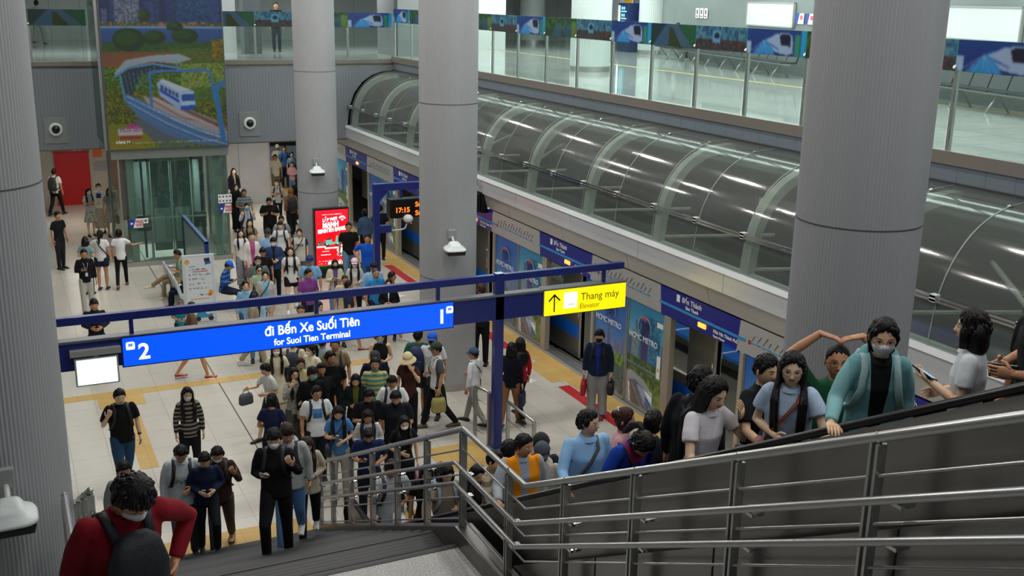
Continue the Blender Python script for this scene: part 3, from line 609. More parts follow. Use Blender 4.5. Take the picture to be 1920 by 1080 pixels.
def banner_art():
    C = Canvas(190, 300); T = lambda y: (y+.22)/1.22   # visible part starts below the frame's top
    C.grad(0, T(.2), '1b2458', '12224c'); r = random.Random(4)
    for i in range(26):
        x = r.random(); w = r.uniform(.03, .09); y = r.uniform(0, T(.1)); c = r.choice(['1a2a6a', '102044', '26407a', '3a2a7a', '17365c', '0f3060', '4a5a80'])
        C.rect(x, y, x+w, T(.19), c); C.noise(y, T(.19), [c, c, '2f4a7c', '0b1838'], i, 2, x, x+w, .5)
    C.rect(.12, T(-.08), .32, T(.19), '55607a'); C.noise(T(-.08), T(.19), ['55607a', '7a8496', '38435e'], 31, 2, .12, .32); C.rect(.62, T(-.2), .9, T(.19), '153a66'); C.noise(T(-.2), T(.19), ['153a66', '1f5080', '0f2c50'], 33, 2, .62, .9)
    C.noise(T(.17), T(.2), ['6a4038', '2f5a34', '8a6a5a', '25421f'], 3, 3); C.rect(0, T(.2), 1, T(.212), '6f8fb8'); C.grad(T(.212), T(.34), '27508c', '1d3f74'); C.noise(T(.3), T(.36), ['234f1f', '1f3f1a', '345a24'], 9, 2)
    for x, y, a, b in ((.22, .285, .13, .075), (.43, .27, .09, .045), (.68, .26, .11, .05), (.6, .2, .07, .03), (.36, .13, .05, .04)): C.oval(x, T(y), a, b/1.22, '12300f'); C.oval(x-.02, T(y-.012), a*.7, b*.6/1.22, '1d4216')
    C.grad(T(.36), T(.46), '6f4a2a', '7f4a30', C.Y > 0); C.noise(T(.34), T(.5), ['2f5520', '4a6a24', '7a5a20', '3a5a1a'], 6, 2, .55, 1); C.noise(T(.28), T(.42), ['7a5a14', '8f7a1a', '3f4f14'], 7, 2, .9, 1)
    C.noise(T(.46), T(.62), ['2f4f1c', '4f701f', '6a8a20', '24400f'], 8, 2); C.noise(T(.44), T(.62), ['5f7f22', '7f9a2a', '3f5f1c', '8f8f6a'], 10, 2, .62, 1); C.noise(T(.62), T(1.01), ['3f3f14', '5f6f14', '7f7f14', '2f3f10'], 11, 2)
    C.grad(T(.83), T(1.01), '6f7a12', '8f7f14', C.X < .4); C.noise(T(.6), T(.7), ['3a5a1c', '55752a'], 12, 2, .7, 1)
    C.poly([(.15, T(.5)), (.2, T(.47)), (.45, T(.43)), (.62, T(.46)), (.66, T(.5)), (.3, T(.5)), (.2, T(.66)), (.14, T(.65))], '23303a')       # under the roof
    C.poly([(.08, T(.5)), (.18, T(.415)), (.4, T(.385)), (.62, T(.375)), (.73, T(.41)), (.6, T(.44)), (.4, T(.425)), (.22, T(.455)), (.1, T(.52))], '8f9fac')
    C.line([(.09, T(.52)), (.2, T(.465)), (.4, T(.44)), (.62, T(.47)), (.66, T(.5))], .018, '4f8fc4')
    for i in range(9): C.line([(.13+.035*i, T(.51-.006*i)), (.16+.03*i, T(.64-.012*i))], .008, '3f6f9a')
    C.line([(.13, T(.52)), (.16, T(.69))], .018, '4a8cc0')
    C.poly([(.17, T(.63)), (.3, T(.68)), (.5, T(.78)), (.75, T(.88)), (1, T(.965)), (1, T(1.0)), (.72, T(.985)), (.45, T(.9)), (.25, T(.79)), (.16, T(.68))], '4a6f9c')
    C.poly([(.3, T(.65)), (.42, T(.66)), (.7, T(.78)), (1, T(.9)), (1, T(.97)), (.6, T(.83)), (.35, T(.72))], 'a09a9c'); C.poly([(.45, T(.66)), (1, T(.86)), (1, T(.89)), (.5, T(.7))], '6a6068')
    for i in range(5): C.line([(.34+.04*i, T(.66)), (.62+.1*i, T(.80+.012*i)), (1.02, T(.9+.02*i-.03))], .006, ['9f2f2a', 'c8c4c8', '8f2a2a', 'b8b4bc', '54504f'][i])
    for i in range(7): C.line([(.17, T(.635+.012*i)), (.3, T(.69+.014*i)), (.5, T(.775+.016*i)), (.75, T(.875+.014*i)), (1, T(.945+.012*i))], .006, ['3f7fd0', 'c0d0e4', '2f5fa8'][i % 3])
    for i in range(24): x = .2+.034*i; y = .66+.33*(x-.2)*.98; C.line([(x, T(y)), (x+.01, T(y+.055))], .004, '4f8fd8')
    C.poly([(.28, T(.8)), (.45, T(.9)), (.7, T(.98)), (.62, T(1.0)), (.42, T(1.0)), (.2, T(.8))], '56606c')
    C.poly([(.42, T(.565)), (.47, T(.545)), (.66, T(.6)), (.72, T(.62)), (.73, T(.71)), (.66, T(.745)), (.6, T(.745)), (.44, T(.65))], '8fb0dc')      # the train
    C.poly([(.44, T(.55)), (.48, T(.54)), (.7, T(.615)), (.6, T(.625))], 'b8c8d8'); C.poly([(.44, T(.6)), (.6, T(.68)), (.6, T(.7)), (.44, T(.62))], '1f3fa8')
    for i in range(5): C.poly([(.455+.03*i, T(.578+.013*i)), (.475+.03*i, T(.586+.013*i)), (.475+.03*i, T(.615+.013*i)), (.455+.03*i, T(.607+.013*i))], '24406c')
    C.poly([(.61, T(.63)), (.73, T(.625)), (.74, T(.72)), (.72, T(.745)), (.62, T(.745))], 'a8c4e8'); C.poly([(.62, T(.645)), (.73, T(.64)), (.735, T(.685)), (.625, T(.69))], '1f4f9c'); C.poly([(.61, T(.72)), (.74, T(.715)), (.735, T(.745)), (.61, T(.75))], '1f4fb0')
    for p in ([(.37, T(.72)), (.365, T(.5)), (.4, T(.49)), (.83, T(.485)), (.88, T(.5)), (.9, T(.69))], [(.96, T(.95)), (.92, T(.63)), (.94, T(.585)), (1.0, T(.57))]): C.line(p, .022 if p[0][0] < .9 else .045, '2f74b8')
    C.line([(.47, T(.5)), (.47, T(.42)), (.6, T(.42)), (.6, T(.49))], .006, '5f8fb8'); C.oval(.2, T(.855), .045, .02, 'b03a8a'); C.rect(.08, T(.86), .28, T(.905), 'c4bcc4'); C.rect(.09, T(.912), .27, T(.93), 'a02a3a'); C.noise(T(.955), T(.962), ['c8c8c0', '5f6f3a'], 14, 2, .06, .92)
    for i in range(16): C.line([(.32+.016*i, T(1.0)), (.28+.026*i, T(.965-.01*(i % 3)))], .006, ['3f6a1f', '5f8a2a'][i % 2])
    C.a *= .82; return C
BN = obj('banner', MB().box((0, .01, 0), (3.32, .05, 5.2)), mat('banner_frame', '5a6466', .4, .5), loc=(2.75, 31.85, 3.42))
tag(BN, 'giant banner showing a blue and white metro train on a curved viaduct', 'banner')
bo = bpy.data.objects.new('banner_print', banner_art().blur(2).mesh('banner_print', (0, 0, 0), (1, 0, 0), UP, 3.26, 5.14, painted('banner_print', rough=.5))); COL.objects.link(bo); bo.parent = BN; bo.location = (.03, .004, .03)
o = text('HOA SEN', .2, (.33, .0, .52), (1, 0, 0), UP, mat('banner_letters', '8a5a80', .5), BN, bold=.004, sx=.72)
o = text('CÔNG TY', .085, (.2, .0, .2), (1, 0, 0), UP, WPRINT, BN, bold=.002, name='small_lettering')

# notices on the lift glass
def notice(label, x, z, parts, loc=(0, 31.993, 0)):
    t = empty('notice', label, 'notice', (x, loc[1], z)); return t
def wifi(label, x, z, w=.36, h=.26, y=31.993, r=(1, 0, 0), par=None):
    t = empty('notice', label, 'notice', (x, y, z))
    obj('sheet', MB().box((0, 0, 0), (w, .006, h)), WPRINT, t); obj('blue_corner', MB().prism([(0, 0), (w*.28, 0), (w*.5, h), (0, h)], 'y', -.003, 0), mat('notice_blue', '1f3f9c', .5), t)
    obj('wave_mark', MB().prism([(.03, h*.45), (w*.2, h*.35), (w*.3, h*.5), (w*.2, h*.62), (.05, h*.6)], 'y', -.005, -.003), WPRINT, t)
    text('FREE', h*.42, (w*.47, -.003, h*.52), (1, 0, 0), UP, mat('notice_red', 'd0404a', .5), t, bold=.003, sx=.85); text('WIFI', h*.42, (w*.47, -.003, h*.14), (1, 0, 0), UP, mat('notice_red', 'd0404a', .5), t, bold=.003, sx=.85)
    return t
wifi('FREE WIFI notice on the left pane of the lift', 3.15, 1.15, .38, .27); wifi('FREE WIFI notice on the right pane of the lift', 5.72, 1.42, .36, .27)
def picto(label, x, z, w, h, nx, nz, y=31.993):
    t = empty('notice', label, 'notice', (x, y, z)); obj('sheet', MB().box((0, 0, 0), (w, .006, h)), WPRINT, t); mb = MB()
    for i in range(nx):
        for j in range(nz):
            cx, cz = (i+.5)*w/nx, (j+.5)*h/nz; mb.prism([(cx+.3*w/nx*math.cos(a*.785), cz+.3*w/nx*math.sin(a*.785)) for a in range(8)], 'y', -.003, 0)
    obj('pictograms', mb, mat('pictogram_grey', '6a6f74', .5), t); return t
picto('sheet of small round pictograms on the right pane of the lift', 5.70, 1.72, .4, .26, 4, 2); picto('tiny square blue notice on the left pane of the lift', 3.54, 1.27, .14, .15, 1, 1)

# wall speakers
def speaker(label, x):
    t = empty('wall_speaker', label, 'speaker', (x, 35.3, 3.25), group='speakers on the far wall')
    obj('plate', MB().box((-.33, -.03, 0), (.33, -.002, .78)), mat('speaker_plate', '8d9193', .4, .3), t, bevel=.005)
    r = lambda r, y, n=28: [V((r*math.cos(2*math.pi*i/n), y, .42+r*math.sin(2*math.pi*i/n))) for i in range(n)]
    obj('ring', MB().rings([r(.2, -.03), r(.2, -.07), r(.17, -.12), r(.12, -.10), r(.11, -.06)], cap=False), WHITE, t, True)
    obj('dome', MB().ell((0, -.1, .42), (.11, .07, .11), 16, 10), BLACK, t, True)
speaker('round speaker on a square plate right of the big banner', 7.42); speaker('round speaker on a square plate left of the big banner', 1.58)
# door and signs in the lobby
dr = obj('door_1', MB().box((1.75, 42.52, 0), (2.95, 42.6, 1.95)), mat('red_door', 'b8141a', .45)); dr['kind'] = 'structure'
obj('transom', MB().box((1.72, 42.5, 1.97), (2.97, 42.6, 2.2)), mat('red_transom', 'a02a30', .5), dr)
obj('transom_plate', MB().box((2.4, 42.49, 2.02), (2.55, 42.5, 2.14)).box((2.6, 42.49, 2.02), (2.72, 42.5, 2.14)), mat('plate_pale', 'c8b0a8', .5), dr)
for lb, x0, z0, x1, z1, c in (('orange square sign on the lobby wall beside the red door', 3.1, 1.75, 3.42, 2.15, 'd8622a'), ('grey notice under the orange sign beside the red door', 3.1, 1.25, 3.55, 1.58, '8f9094')):
    o = obj('wall_sign', MB().box((0, -.03, 0), (x1-x0, 0, z1-z0)).box((.04, -.034, (z1-z0)*.6), (x1-x0-.04, -.03, (z1-z0)*.68)), mat('sign_'+c, c, .5), loc=(x0, 42.59, z0)); tag(o, lb, 'sign')
o = obj('pillar_strip', MB().box((3.62, 39, 0), (3.8, 39.2, 2.2)), mat('pink_strip', '8f5a50', .5)); tag(o, 'dull pink upright strip left of the glass lift', 'strip')

# ---------------------------------------------------------------- blue frame with the lit direction signs
fr = empty('sign_gantry', 'navy steel frame on a pole carrying the lit direction signs', 'frame', (7.5, 16.07, 0))
def spart(n, mb, m, par=None): o = obj(n, mb, m, par or fr, bevel=.004); o.data.transform(Matrix.Translation(V((-7.5, -16.07, 0)))); return o
spart('pole', MB().box((7.42, 16.0, 0), (7.58, 16.14, 3.24)), NAVY)
spart('top_beam', MB().box((.45, 16.02, 3.1), (9.98, 16.12, 3.22)), NAVY)
spart('lower_beam', MB().box((.45, 16.0, 2.42), (8.32, 16.14, 2.84)), NAVY)
for x in (1.5, 4.3, 6.38, 9.58): spart('hanger', MB().box((x-.03, 16.04, 2.8), (x+.03, 16.10, 3.11)), NAVY)
spart('grey_top', MB().box((.45, 15.98, 2.835), (10.0, 16.16, 2.875)), mat('sign_casing_grey', '6a6c74', .4, .3))
spart('foot_plate', MB().box((7.3, 15.9, 0), (7.7, 16.25, .015)), STEEL)
SB = mat('lit_blue_face', '0250ee', .4, emit=.95); SW = mat('lit_white', 'f4f8ff', .4, emit=1.25)
sg = empty('direction_sign', 'long lit blue sign reading di Ben Xe Suoi Tien between platforms 2 and 1', 'sign', (1.35, 15.98, 2.41))
ox = lambda o: (o.data.transform(Matrix.Translation(V((-1.35, -15.98, -2.41)))), o)[1]
ox(obj('housing', MB().box((1.33, 15.97, 2.39), (6.63, 16.2, 2.86)), NAVY, sg)); ox(obj('lit_face', MB().box((1.35, 15.955, 2.41), (6.61, 15.97, 2.84)), SB, sg))
ox(text('đi Bến Xe Suối Tiên', .215, (3.44, 15.955, 2.63), (1, 0, 0), UP, SW, sg, bold=.0045, sx=.86)); ox(text('for Suoi Tien Terminal', .15, (3.58, 15.955, 2.46), (1, 0, 0), UP, SW, sg, bold=.0028, sx=.9))
ox(text('2', .34, (1.56, 15.955, 2.5), (1, 0, 0), UP, SW, sg, bold=.008)); ox(text('1', .34, (6.32, 15.955, 2.5), (1, 0, 0), UP, SW, sg, bold=.008))
for i, x in enumerate((1.4, 6.49)):
    ox(obj('train_symbol', MB().prism([(x, 2.66), (x+.11, 2.66), (x+.12, 2.68), (x+.12, 2.76), (x+.1, 2.78), (x+.01, 2.78), (x-.005, 2.76), (x-.005, 2.68)], 'y', 15.952, 15.956), SW, sg)); ox(obj('symbol_window', MB().box((x+.025, 15.949, 2.71), (x+.09, 15.952, 2.755)), mat('symbol_blue', '6f9ef0', .4, emit=.6), sg))
yg = empty('elevator_sign', 'lit yellow sign reading Thang may Elevator with an up arrow', 'sign', (8.34, 15.98, 2.4))
oy = lambda o: (o.data.transform(Matrix.Translation(V((-8.34, -15.98, -2.4)))), o)[1]
oy(obj('housing', MB().box((8.32, 15.97, 2.38), (10.0, 16.2, 2.88)), mat('sign_casing_grey'), yg)); oy(obj('lit_face', MB().box((8.34, 15.955, 2.4), (9.99, 15.97, 2.85)), mat('lit_yellow_face', 'f6de08', .4, emit=.98), yg))
AK = mat('arrow_black', '101408', .5); aw = MB().box((8.52, 15.952, 2.46), (8.545, 15.955, 2.76))
for s in (-1, 1): aw.prism([(8.533, 2.79), (8.533, 2.75), (8.533+s*.1, 2.65), (8.533+s*.12, 2.67)], 'y', 15.952, 15.955)
oy(obj('arrow', aw, AK, yg)); oy(obj('lift_symbol', MB().box((8.72, 15.952, 2.5), (8.99, 15.956, 2.79)), SW, yg)); oy(obj('symbol_dots', MB().box((8.82, 15.948, 2.56), (8.84, 15.952, 2.575)).box((8.86, 15.948, 2.56), (8.88, 15.952, 2.575)).box((8.9, 15.948, 2.56), (8.92, 15.952, 2.575)), INK, yg))
OL = mat('olive_letters', '7a6f00', .5, emit=.0); oy(text('Thang máy', .19, (9.06, 15.955, 2.62), (1, 0, 0), UP, OL, yg, sx=.95)); oy(text('Elevator', .13, (9.04, 15.955, 2.47), (1, 0, 0), UP, mat('pale_olive_letters', 'b09c00', .5), yg, sx=.95))
mo = empty('monitor', 'white glowing screen hanging under the left end of the blue frame', 'monitor', (.97, 15.9, 2.2))
obj('casing', MB().box((-.3, 0, 0), (.3, .06, .42)), GREYP, mo); obj('screen', MB().box((-.275, -.005, .02), (.275, 0, .4)), mat('screen_glow', 'd8f8fa', .3, emit=1.5), mo); obj('bracket', MB().box((-.35, .0, .45), (.35, .12, .54)).box((-.03, .02, .4), (.03, .08, .5)), GREYP, mo)

# second frame with the departure display
f2 = empty('display_gantry', 'navy frame carrying the departure display beside the middle column', 'frame', (7.95, 24, 0))
obj('pole', MB().box((-.07, -.07, 0), (.07, .07, 3.3)), NAVY, f2, bevel=.004); obj('arm', MB().box((-.07, -.07, 3.3), (2.6, .07, 3.47)).prism([(.07, 3.05), (.3, 3.3), (.07, 3.3)], 'y', -.05, .05), NAVY, f2, bevel=.003); obj('hanger', MB().box((.6, -.03, 3.1), (.66, .03, 3.3)).box((2.2, -.03, 3.1), (2.26, .03, 3.3)), NAVY, f2); obj('side_box', MB().box((.07, -.06, 2.28), (.36, .06, 2.46)), NAVY, f2, bevel=.004)
dd = empty('departure_display', 'black departure display with orange time 17:15 and platform number 1', 'display', (8.27, 23.9, 2.62))
obj('casing', MB().box((0, 0, 0), (2.35, .28, .46)), mat('display_black', '08080a', .3), dd, bevel=.01); OR = mat('orange_led', 'ff6a10', .4, emit=2.2)
text('17:15', .17, (.12, 0, .14), (1, 0, 0), UP, OR, dd, bold=.004, sx=1.0); text('Suối Tiên', .17, (.63, 0, .26), (1, 0, 0), UP, OR, dd, bold=.004); text('Suoi Tien', .17, (.63, 0, .05), (1, 0, 0), UP, OR, dd, bold=.004)
obj('number_box', MB().box((2.36, -.02, -.02), (2.7, .28, .5)), mat('display_black'), dd); text('1', .4, (2.47, -.02, .1), (1, 0, 0), UP, SW, dd, bold=.012)
cm = empty('dome_camera', 'small white dome camera on a curved arm by the departure display', 'camera', (8.4, 23.85, 2.25)); obj('arm', MB().tube([(-.1, 0, .1), (.12, 0, .1), (.22, 0, .13), (.27, 0, .25)], .018, 8), WHITEP, cm, True); obj('dome', MB().ell((.3, 0, .36), (.12, .12, .1), 16, 10), WHITE, cm, True); obj('lens_window', MB().ell((.3, 0, .3), (.08, .08, .07), 14, 8), mat('smoked_lens'), cm, True)

# ---------------------------------------------------------------- red screen by the far column, sign board, bench, partition
def ad_art():
    C = Canvas(90, 170, 'f0101c'); C.grad(0, .5, 'f4182a', 'ee0c18'); C.noise(.075, .09, ['ffffff', 'f07078'], 2, 2, .2, .8); W = 'ffffff'
    for x0, y0, x1, y1 in ((.02, .63, .3, .65), (.27, .66, .75, .68), (.7, .63, .98, .65)): C.rect(x0, y0, x1, y1, W); C.rect(x0, y1, x1, y1+.006, 'f0a0a8')
    def scooter(x, y, s, c):
        for dx in (-.1, .1): C.oval(x+dx*s, y, .05*s, .027*s, '10201f'); C.oval(x+dx*s, y, .022*s, .012*s, 'a8c8c0')
        C.poly([(x-.13*s, y-.01*s), (x-.12*s, y-.05*s), (x-.02*s, y-.06*s), (x+.0*s, y-.02*s), (x+.06*s, y-.02*s), (x+.08*s, y-.09*s), (x+.11*s, y-.08*s), (x+.12*s, y-.01*s), (x+.05*s, y+.005*s), (x-.05*s, y+.01*s)], c); C.line([(x+.06*s, y-.1*s), (x+.12*s, y-.115*s)], .012*s, '1c2c2c'); C.poly([(x-.13*s, y-.055*s), (x-.01*s, y-.065*s), (x-.02*s, y-.05*s), (x-.12*s, y-.045*s)], '1a1a1c')
    scooter(.18, .6, .9, '3f6a64'); scooter(.8, .6, .9, '5a7a80'); scooter(.5, .6, 1.6, '6fb0a0')
    C.oval(.76, .72, .13, .045, 'fbe8ea'); C.oval(.75, .79, .12, .04, 'f8c8cc'); C.oval(.72, .79, .06, .02, '402030'); C.rect(.18, .72, .4, .735, 'f8a8ac'); C.rect(.14, .785, .44, .792, W); C.noise(.895, .905, ['ffffff', 'f04048'], 5, 2, .06, .95); C.rect(.36, .92, .98, .965, 'fff4f4'); C.noise(.93, .955, ['fff4f4', 'e84050'], 6, 2, .42, .92); C.noise(.94, .95, ['ffffff', 'ee0c18'], 7, 2, .08, .3); C.rect(0, .975, 1, 1, '0f5a34')
    return C
ad = empty('advertising_screen', 'tall glowing red advertising screen with scooters beside the far column', 'screen', (8.22, 28.75, 0))
obj('housing', MB().box((-.5, .02, 0), (.5, .2, 2.0)), mat('screen_housing', '101214', .3), ad, bevel=.01); obj('foot', MB().box((-.55, -.05, 0), (.55, .28, .04)), DGREY, ad)
o = bpy.data.objects.new('lit_picture', ad_art().mesh('lit_picture', (0, 0, 0), (1, 0, 0), UP, .94, 1.62, painted('lit_print', emit=.95, rough=.3))); COL.objects.link(o); o.parent = ad; o.location = (-.47, .012, .33)
for b, s, x, z, bd in (('LẮP WIFI', .13, -.27, 1.62, .006), ('MẠNH', .19, -.27, 1.45, .012), ('RINH SH SANG', .145, -.41, 1.3, .01)): text(b, s, (x, .006, z), V((1, 0, .08)), UP, SW, ad, bold=bd, sx=.82)
obj('wifi_mark', MB().prism([(.2, 1.72), (.26, 1.77), (.34, 1.77), (.4, 1.7), (.37, 1.67), (.33, 1.72), (.27, 1.72), (.23, 1.68)], 'y', .0, .006).prism([(.26, 1.66), (.3, 1.69), (.34, 1.66), (.3, 1.62)], 'y', .0, .006), SW, ad)
obj('green_strip', MB().box((-.47, .005, .25), (.47, .02, .32)), mat('dark_green_strip', '0c3a20', .4), ad)
def board_art():
    C = Canvas(70, 150, 'c9d0d8'); C.rect(.08, .03, .92, .97, 'd6dbe0'); C.oval(.14, .09, .08, .035, 'd89a30'); C.oval(.14, .11, .05, .02, 'e0b080'); C.poly([(.68, .05), (.86, .04), (.9, .12), (.72, .135)], '2a3040'); C.poly([(.7, .1), (.89, .09), (.9, .125), (.72, .14)], '2f5fb0'); C.rect(.18, .145, .4, .16, '8a94a0')
    C.noise(.19, .205, ['5f6874', 'd6dbe0'], 2, 2, .16, .8); C.rect(.3, .22, .8, .235, 'c84a50'); 
    for y in (.27, .33, .4, .46): C.oval(.2, y, .035, .016, '8f9aa6'); C.noise(y-.015, y+.015, ['7f8894', 'd6dbe0', 'd6dbe0'], int(y*100), 2, .28, .82)
    C.noise(.55, .57, ['4a525c', 'd6dbe0'], 9, 2, .5, .78); C.oval(.86, .53, .08, .04, 'e0a040'); C.oval(.83, .56, .06, .02, 'b86a30'); C.rect(.2, .61, .8, .62, 'c8a050'); C.oval(.84, .27, .03, .01, '40a080')
    C.poly([(.3, .86), (.4, .8), (.62, .8), (.7, .84), (.9, .83), (.86, .88), (.5, .89)], '2f8fb8'); C.oval(.4, .9, .09, .035, '202428'); C.oval(.82, .9, .09, .035, '202428'); C.rect(.1, .94, .9, .95, '8a5a40'); C.oval(.72, .76, .05, .03, '5f9ab0')
    return C
bd = empty('sign_board', 'white information board standing in front of the bench with cartoons and lines of text', 'board', (3.95, 25.2, 0), -.02)
obj('panel', MB().box((-.37, .01, .06), (.37, .05, 1.82)), mat('board_white', 'd2d8dd', .4), bd, bevel=.01)
o = bpy.data.objects.new('board_print', board_art().mesh('board_print', (0, 0, 0), (1, 0, 0), UP, .7, 1.72, PRINT)); COL.objects.link(o); o.parent = bd; o.location = (-.35, .004, .08)
obj('foot', MB().box((-.4, -.15, 0), (.4, .25, .03)), DGREY, bd)
bn = empty('bench', 'white moulded seat bench beside the information board', 'bench', (3.95, 27.6, 0), math.pi/2)
for i in range(4):
    y = -1.1+i*.58; seat = [(-.24, .44), (.2, .40), (.27, .46), (.36, .86), (.33, .88), (.22, .5), (.16, .45), (-.22, .48)]
    obj('seat', MB().prism(seat, 'x', y, y+.5), mat('bench_white', 'cdd6dc', .35), bn, bevel=.012)
obj('beam', MB().box((-1.2, -.03, .34), (1.2, .05, .4)), STEEL, bn); obj('leg', MB().box((-.9, -.2, 0), (-.84, .25, .34)), STEEL, bn); obj('leg', MB().box((.84, -.2, 0), (.9, .25, .34)), STEEL, bn); obj('armrest', MB().tube([(-.54, -.2, .45), (-.54, -.22, .62), (-.54, .1, .66), (-.54, .25, .55)], .015, 6).tube([(.62, -.2, .45), (.62, -.22, .62), (.62, .1, .66), (.62, .25, .55)], .015, 6), DGREY, bn, True)
pt = empty('partition', 'low frosted glass partition with a navy frame behind the bench', 'partition', (4.68, 28.3, 0))
obj('glass', MB().box((-.02, .06, .15), (.02, 3.7, 1.36)), mat('frosted_glass', '8b9898', .3), pt); obj('frame', MB().box((-.05, 0, 1.36), (.05, 3.8, 1.42)).box((-.05, 0, 0), (.05, .08, 1.4)).box((-.05, 3.72, 0), (.05, 3.8, 1.4)), mat('partition_navy', '1c3078', .4), pt); obj('top_strip', MB().box((-.045, 0, 1.42), (.045, 3.8, 1.428)), mat('partition_top', '6f8ab8', .35, .3), pt)

# ---------------------------------------------------------------- guard rails round the pole
def guard(label, pts, h, n=4):
    t = empty('guard_rail', label, 'railing', (pts[0][0], pts[0][1], 0), group='short steel guard rails by the blue pole')
    q = [V((x-pts[0][0], y-pts[0][1], 0)) for x, y in pts]; a, b = q
    obj('post', MB().box((a.x-.03, a.y-.025, 0), (a.x+.03, a.y+.025, h)), STEEL, t, bevel=.004); obj('post', MB().box((b.x-.03, b.y-.025, 0), (b.x+.03, b.y+.025, h)), STEEL, t, bevel=.004)
    obj('top_rail', MB().tube([a+V((0, 0, h)), b+V((0, 0, h))], .028, 10), STEEL, t, True)
    for i in range(n): z = h*(i+.6)/(n+.4); obj('bar', MB().tube([a+V((0, 0, z)), b+V((0, 0, z))], .009, 6), STEEL, t, True)
guard('steel guard rail beside the man in the navy cap, left of the pole', ((7.33, 16.62), (7.42, 16.22)), 1.02, 3); guard('steel guard rail in front of the pair near the pole, right of it', ((7.56, 15.72), (7.56, 14.72)), 1.0, 2)

# ---------------------------------------------------------------- staircase, its railings and the escalator
XL, XR = .2, 3.74; YB, ZL, YL1, YL0, SU = 14.1, 2.6, 8.75, 7.4, .512
sc = empty('staircase', 'dark stone staircase with a granite landing climbing from the platform', 'stairs', (2, YB, 0))
TRD = line_mat('stair_tread_stone', '28292b', '0f1011', 1, .06, .4, .6); GRAN = mat('landing_granite', 'b4b4b2', .5, bump=(60, .4), noise=(70, '5c5d5e', .95))
def stp(n, mb, m): o = obj(n, mb, m, sc); o.data.transform(Matrix.Translation(V((-2, -YB, 0)))); return o
NS = 17; dz = ZL/NS; dy = (YB-YL1)/NS
for i in range(NS-1): stp('step', MB().box((XL+.24, YB-dy*(i+1)-.02, max(0, dz*(i-1))), (XR-.08, YB-dy*i, dz*(i+1)-.0)).box((XL+.26, YB-dy*i-.04, dz*(i+1)), (XR-.08, YB-dy*i+.012, dz*(i+1)+.006)), TRD)
stp('landing', MB().box((XL+.1, YL0-.1, ZL-.25), (XR-.08, YL1, ZL)), GRAN); stp('landing_edge', MB().box((XL+.1, YL1-.06, ZL), (XR-.08, YL1+.015, ZL+.006)), TRD)
for i in range(19): stp('upper_step', MB().box((XL+.1, YL0-.306*(i+1)-.02, ZL+.157*i-.1), (XR-.08, YL0-.306*i, ZL+.157*(i+1))), GRAN)
stp('side_kerb', MB().prism([(YB+.15, 0), (YB+.15, .03), (YL1+.02, ZL+.06), (YL1, ZL-.3), (YB-.6, 0)], 'x', .38, .43), STEEL_D)
stp('side_kerb', MB().prism([(YL1, ZL+.19), (YL0, ZL+.19), (1.2, ZL+.19+SU*(YL0-1.2)), (1.2, ZL-.4+SU*(YL0-1.2)), (YL0, ZL-.3), (YL1, ZL-.3)], 'x', XL-.1, XL+.08), STEEL_D)
for x0 in (XR-.08, ): stp('side_kerb', MB().prism([(YB+.15, 0), (YB+.15, .16), (YL1+.02, ZL+.19), (YL0, ZL+.19), (1.2, ZL+.19+SU*(YL0-1.2)), (1.2, ZL-.4+SU*(YL0-1.2)), (YL0, ZL-.3), (YL1, ZL-.3), (YB-.6, 0)], 'x', x0, x0+.18), STEEL_D)
def zrail(y, h):   # height of the pitch line above the platform
    if y >= YL1: return (YB-y)*ZL/(YB-YL1)+h
    if y >= YL0: return ZL+h
    return ZL+(YL0-y)*SU+h
def railing(x, side, label, posts, yend, ybeg=None, group=None):
    t = empty('stair_railing', label, 'railing', (x, YB, 0), group=group)
    def rp(n, mb, m=STEEL, sm=True): o = obj(n, mb, m, t, sm); o.data.transform(Matrix.Translation(V((-x, -YB, 0)))); return o
    ys = [q for q in (YB-.03, YL1, YL0) if (ybeg is None or q <= ybeg+.01) and q > yend]+[yend]
    for h, r, nm in ((1.21, .027, 'top_rail'), ): rp(nm, MB().tube([(x, y, zrail(y, h)) for y in ys], r, 12))
    xi = x-side*.09
    for h in (.88, .66): rp('handrail', MB().tube([(xi, y, zrail(y, h)) for y in ys], .022, 12))
    for h in (1.0, .74, .5, .27): rp('bar', MB().tube([(x, y, zrail(y, h)) for y in ys], .009, 6))
    for y in posts:
        z0 = zrail(y, .12); z1 = zrail(y, 1.18); rp('post', MB().box((x-.03, y-.03, z0), (x+.03, y-.012, z1)).box((x-.03, y+.012, z0), (x+.03, y+.03, z1)), STEEL, False)
        rp('post_cap', MB().tube([(x, y, z1), (x, y, z1+.055)], .02, 8), CHROME)
        for h in (.88, .66): yb = y-.25; rp('bracket', MB().box((min(x, xi), yb-.02, zrail(yb, h-.05)), (max(x, xi), yb+.05, zrail(yb, h-.03))), CHROME, False)
    return t
railing(XR, 1, 'long steel stair railing with double handrails running beside the escalator', [14.04, 13.38, 12.5, 11.58, 10.66, 9.72, 8.76, 7.73, 6.71, 5.72, 4.64, 3.59, 2.6, 1.6], 1.2)
railing(XL, -1, 'steel stair railing at the left edge in front of the large column', [8.7, 7.4, 6.3, 5.2], 5.0, YL1)
railing(.4, -1, 'steel stair railing on the left of the lower steps beside the large column', [14.04, 12.8, 11.5, 10.2, 8.86], 8.8)
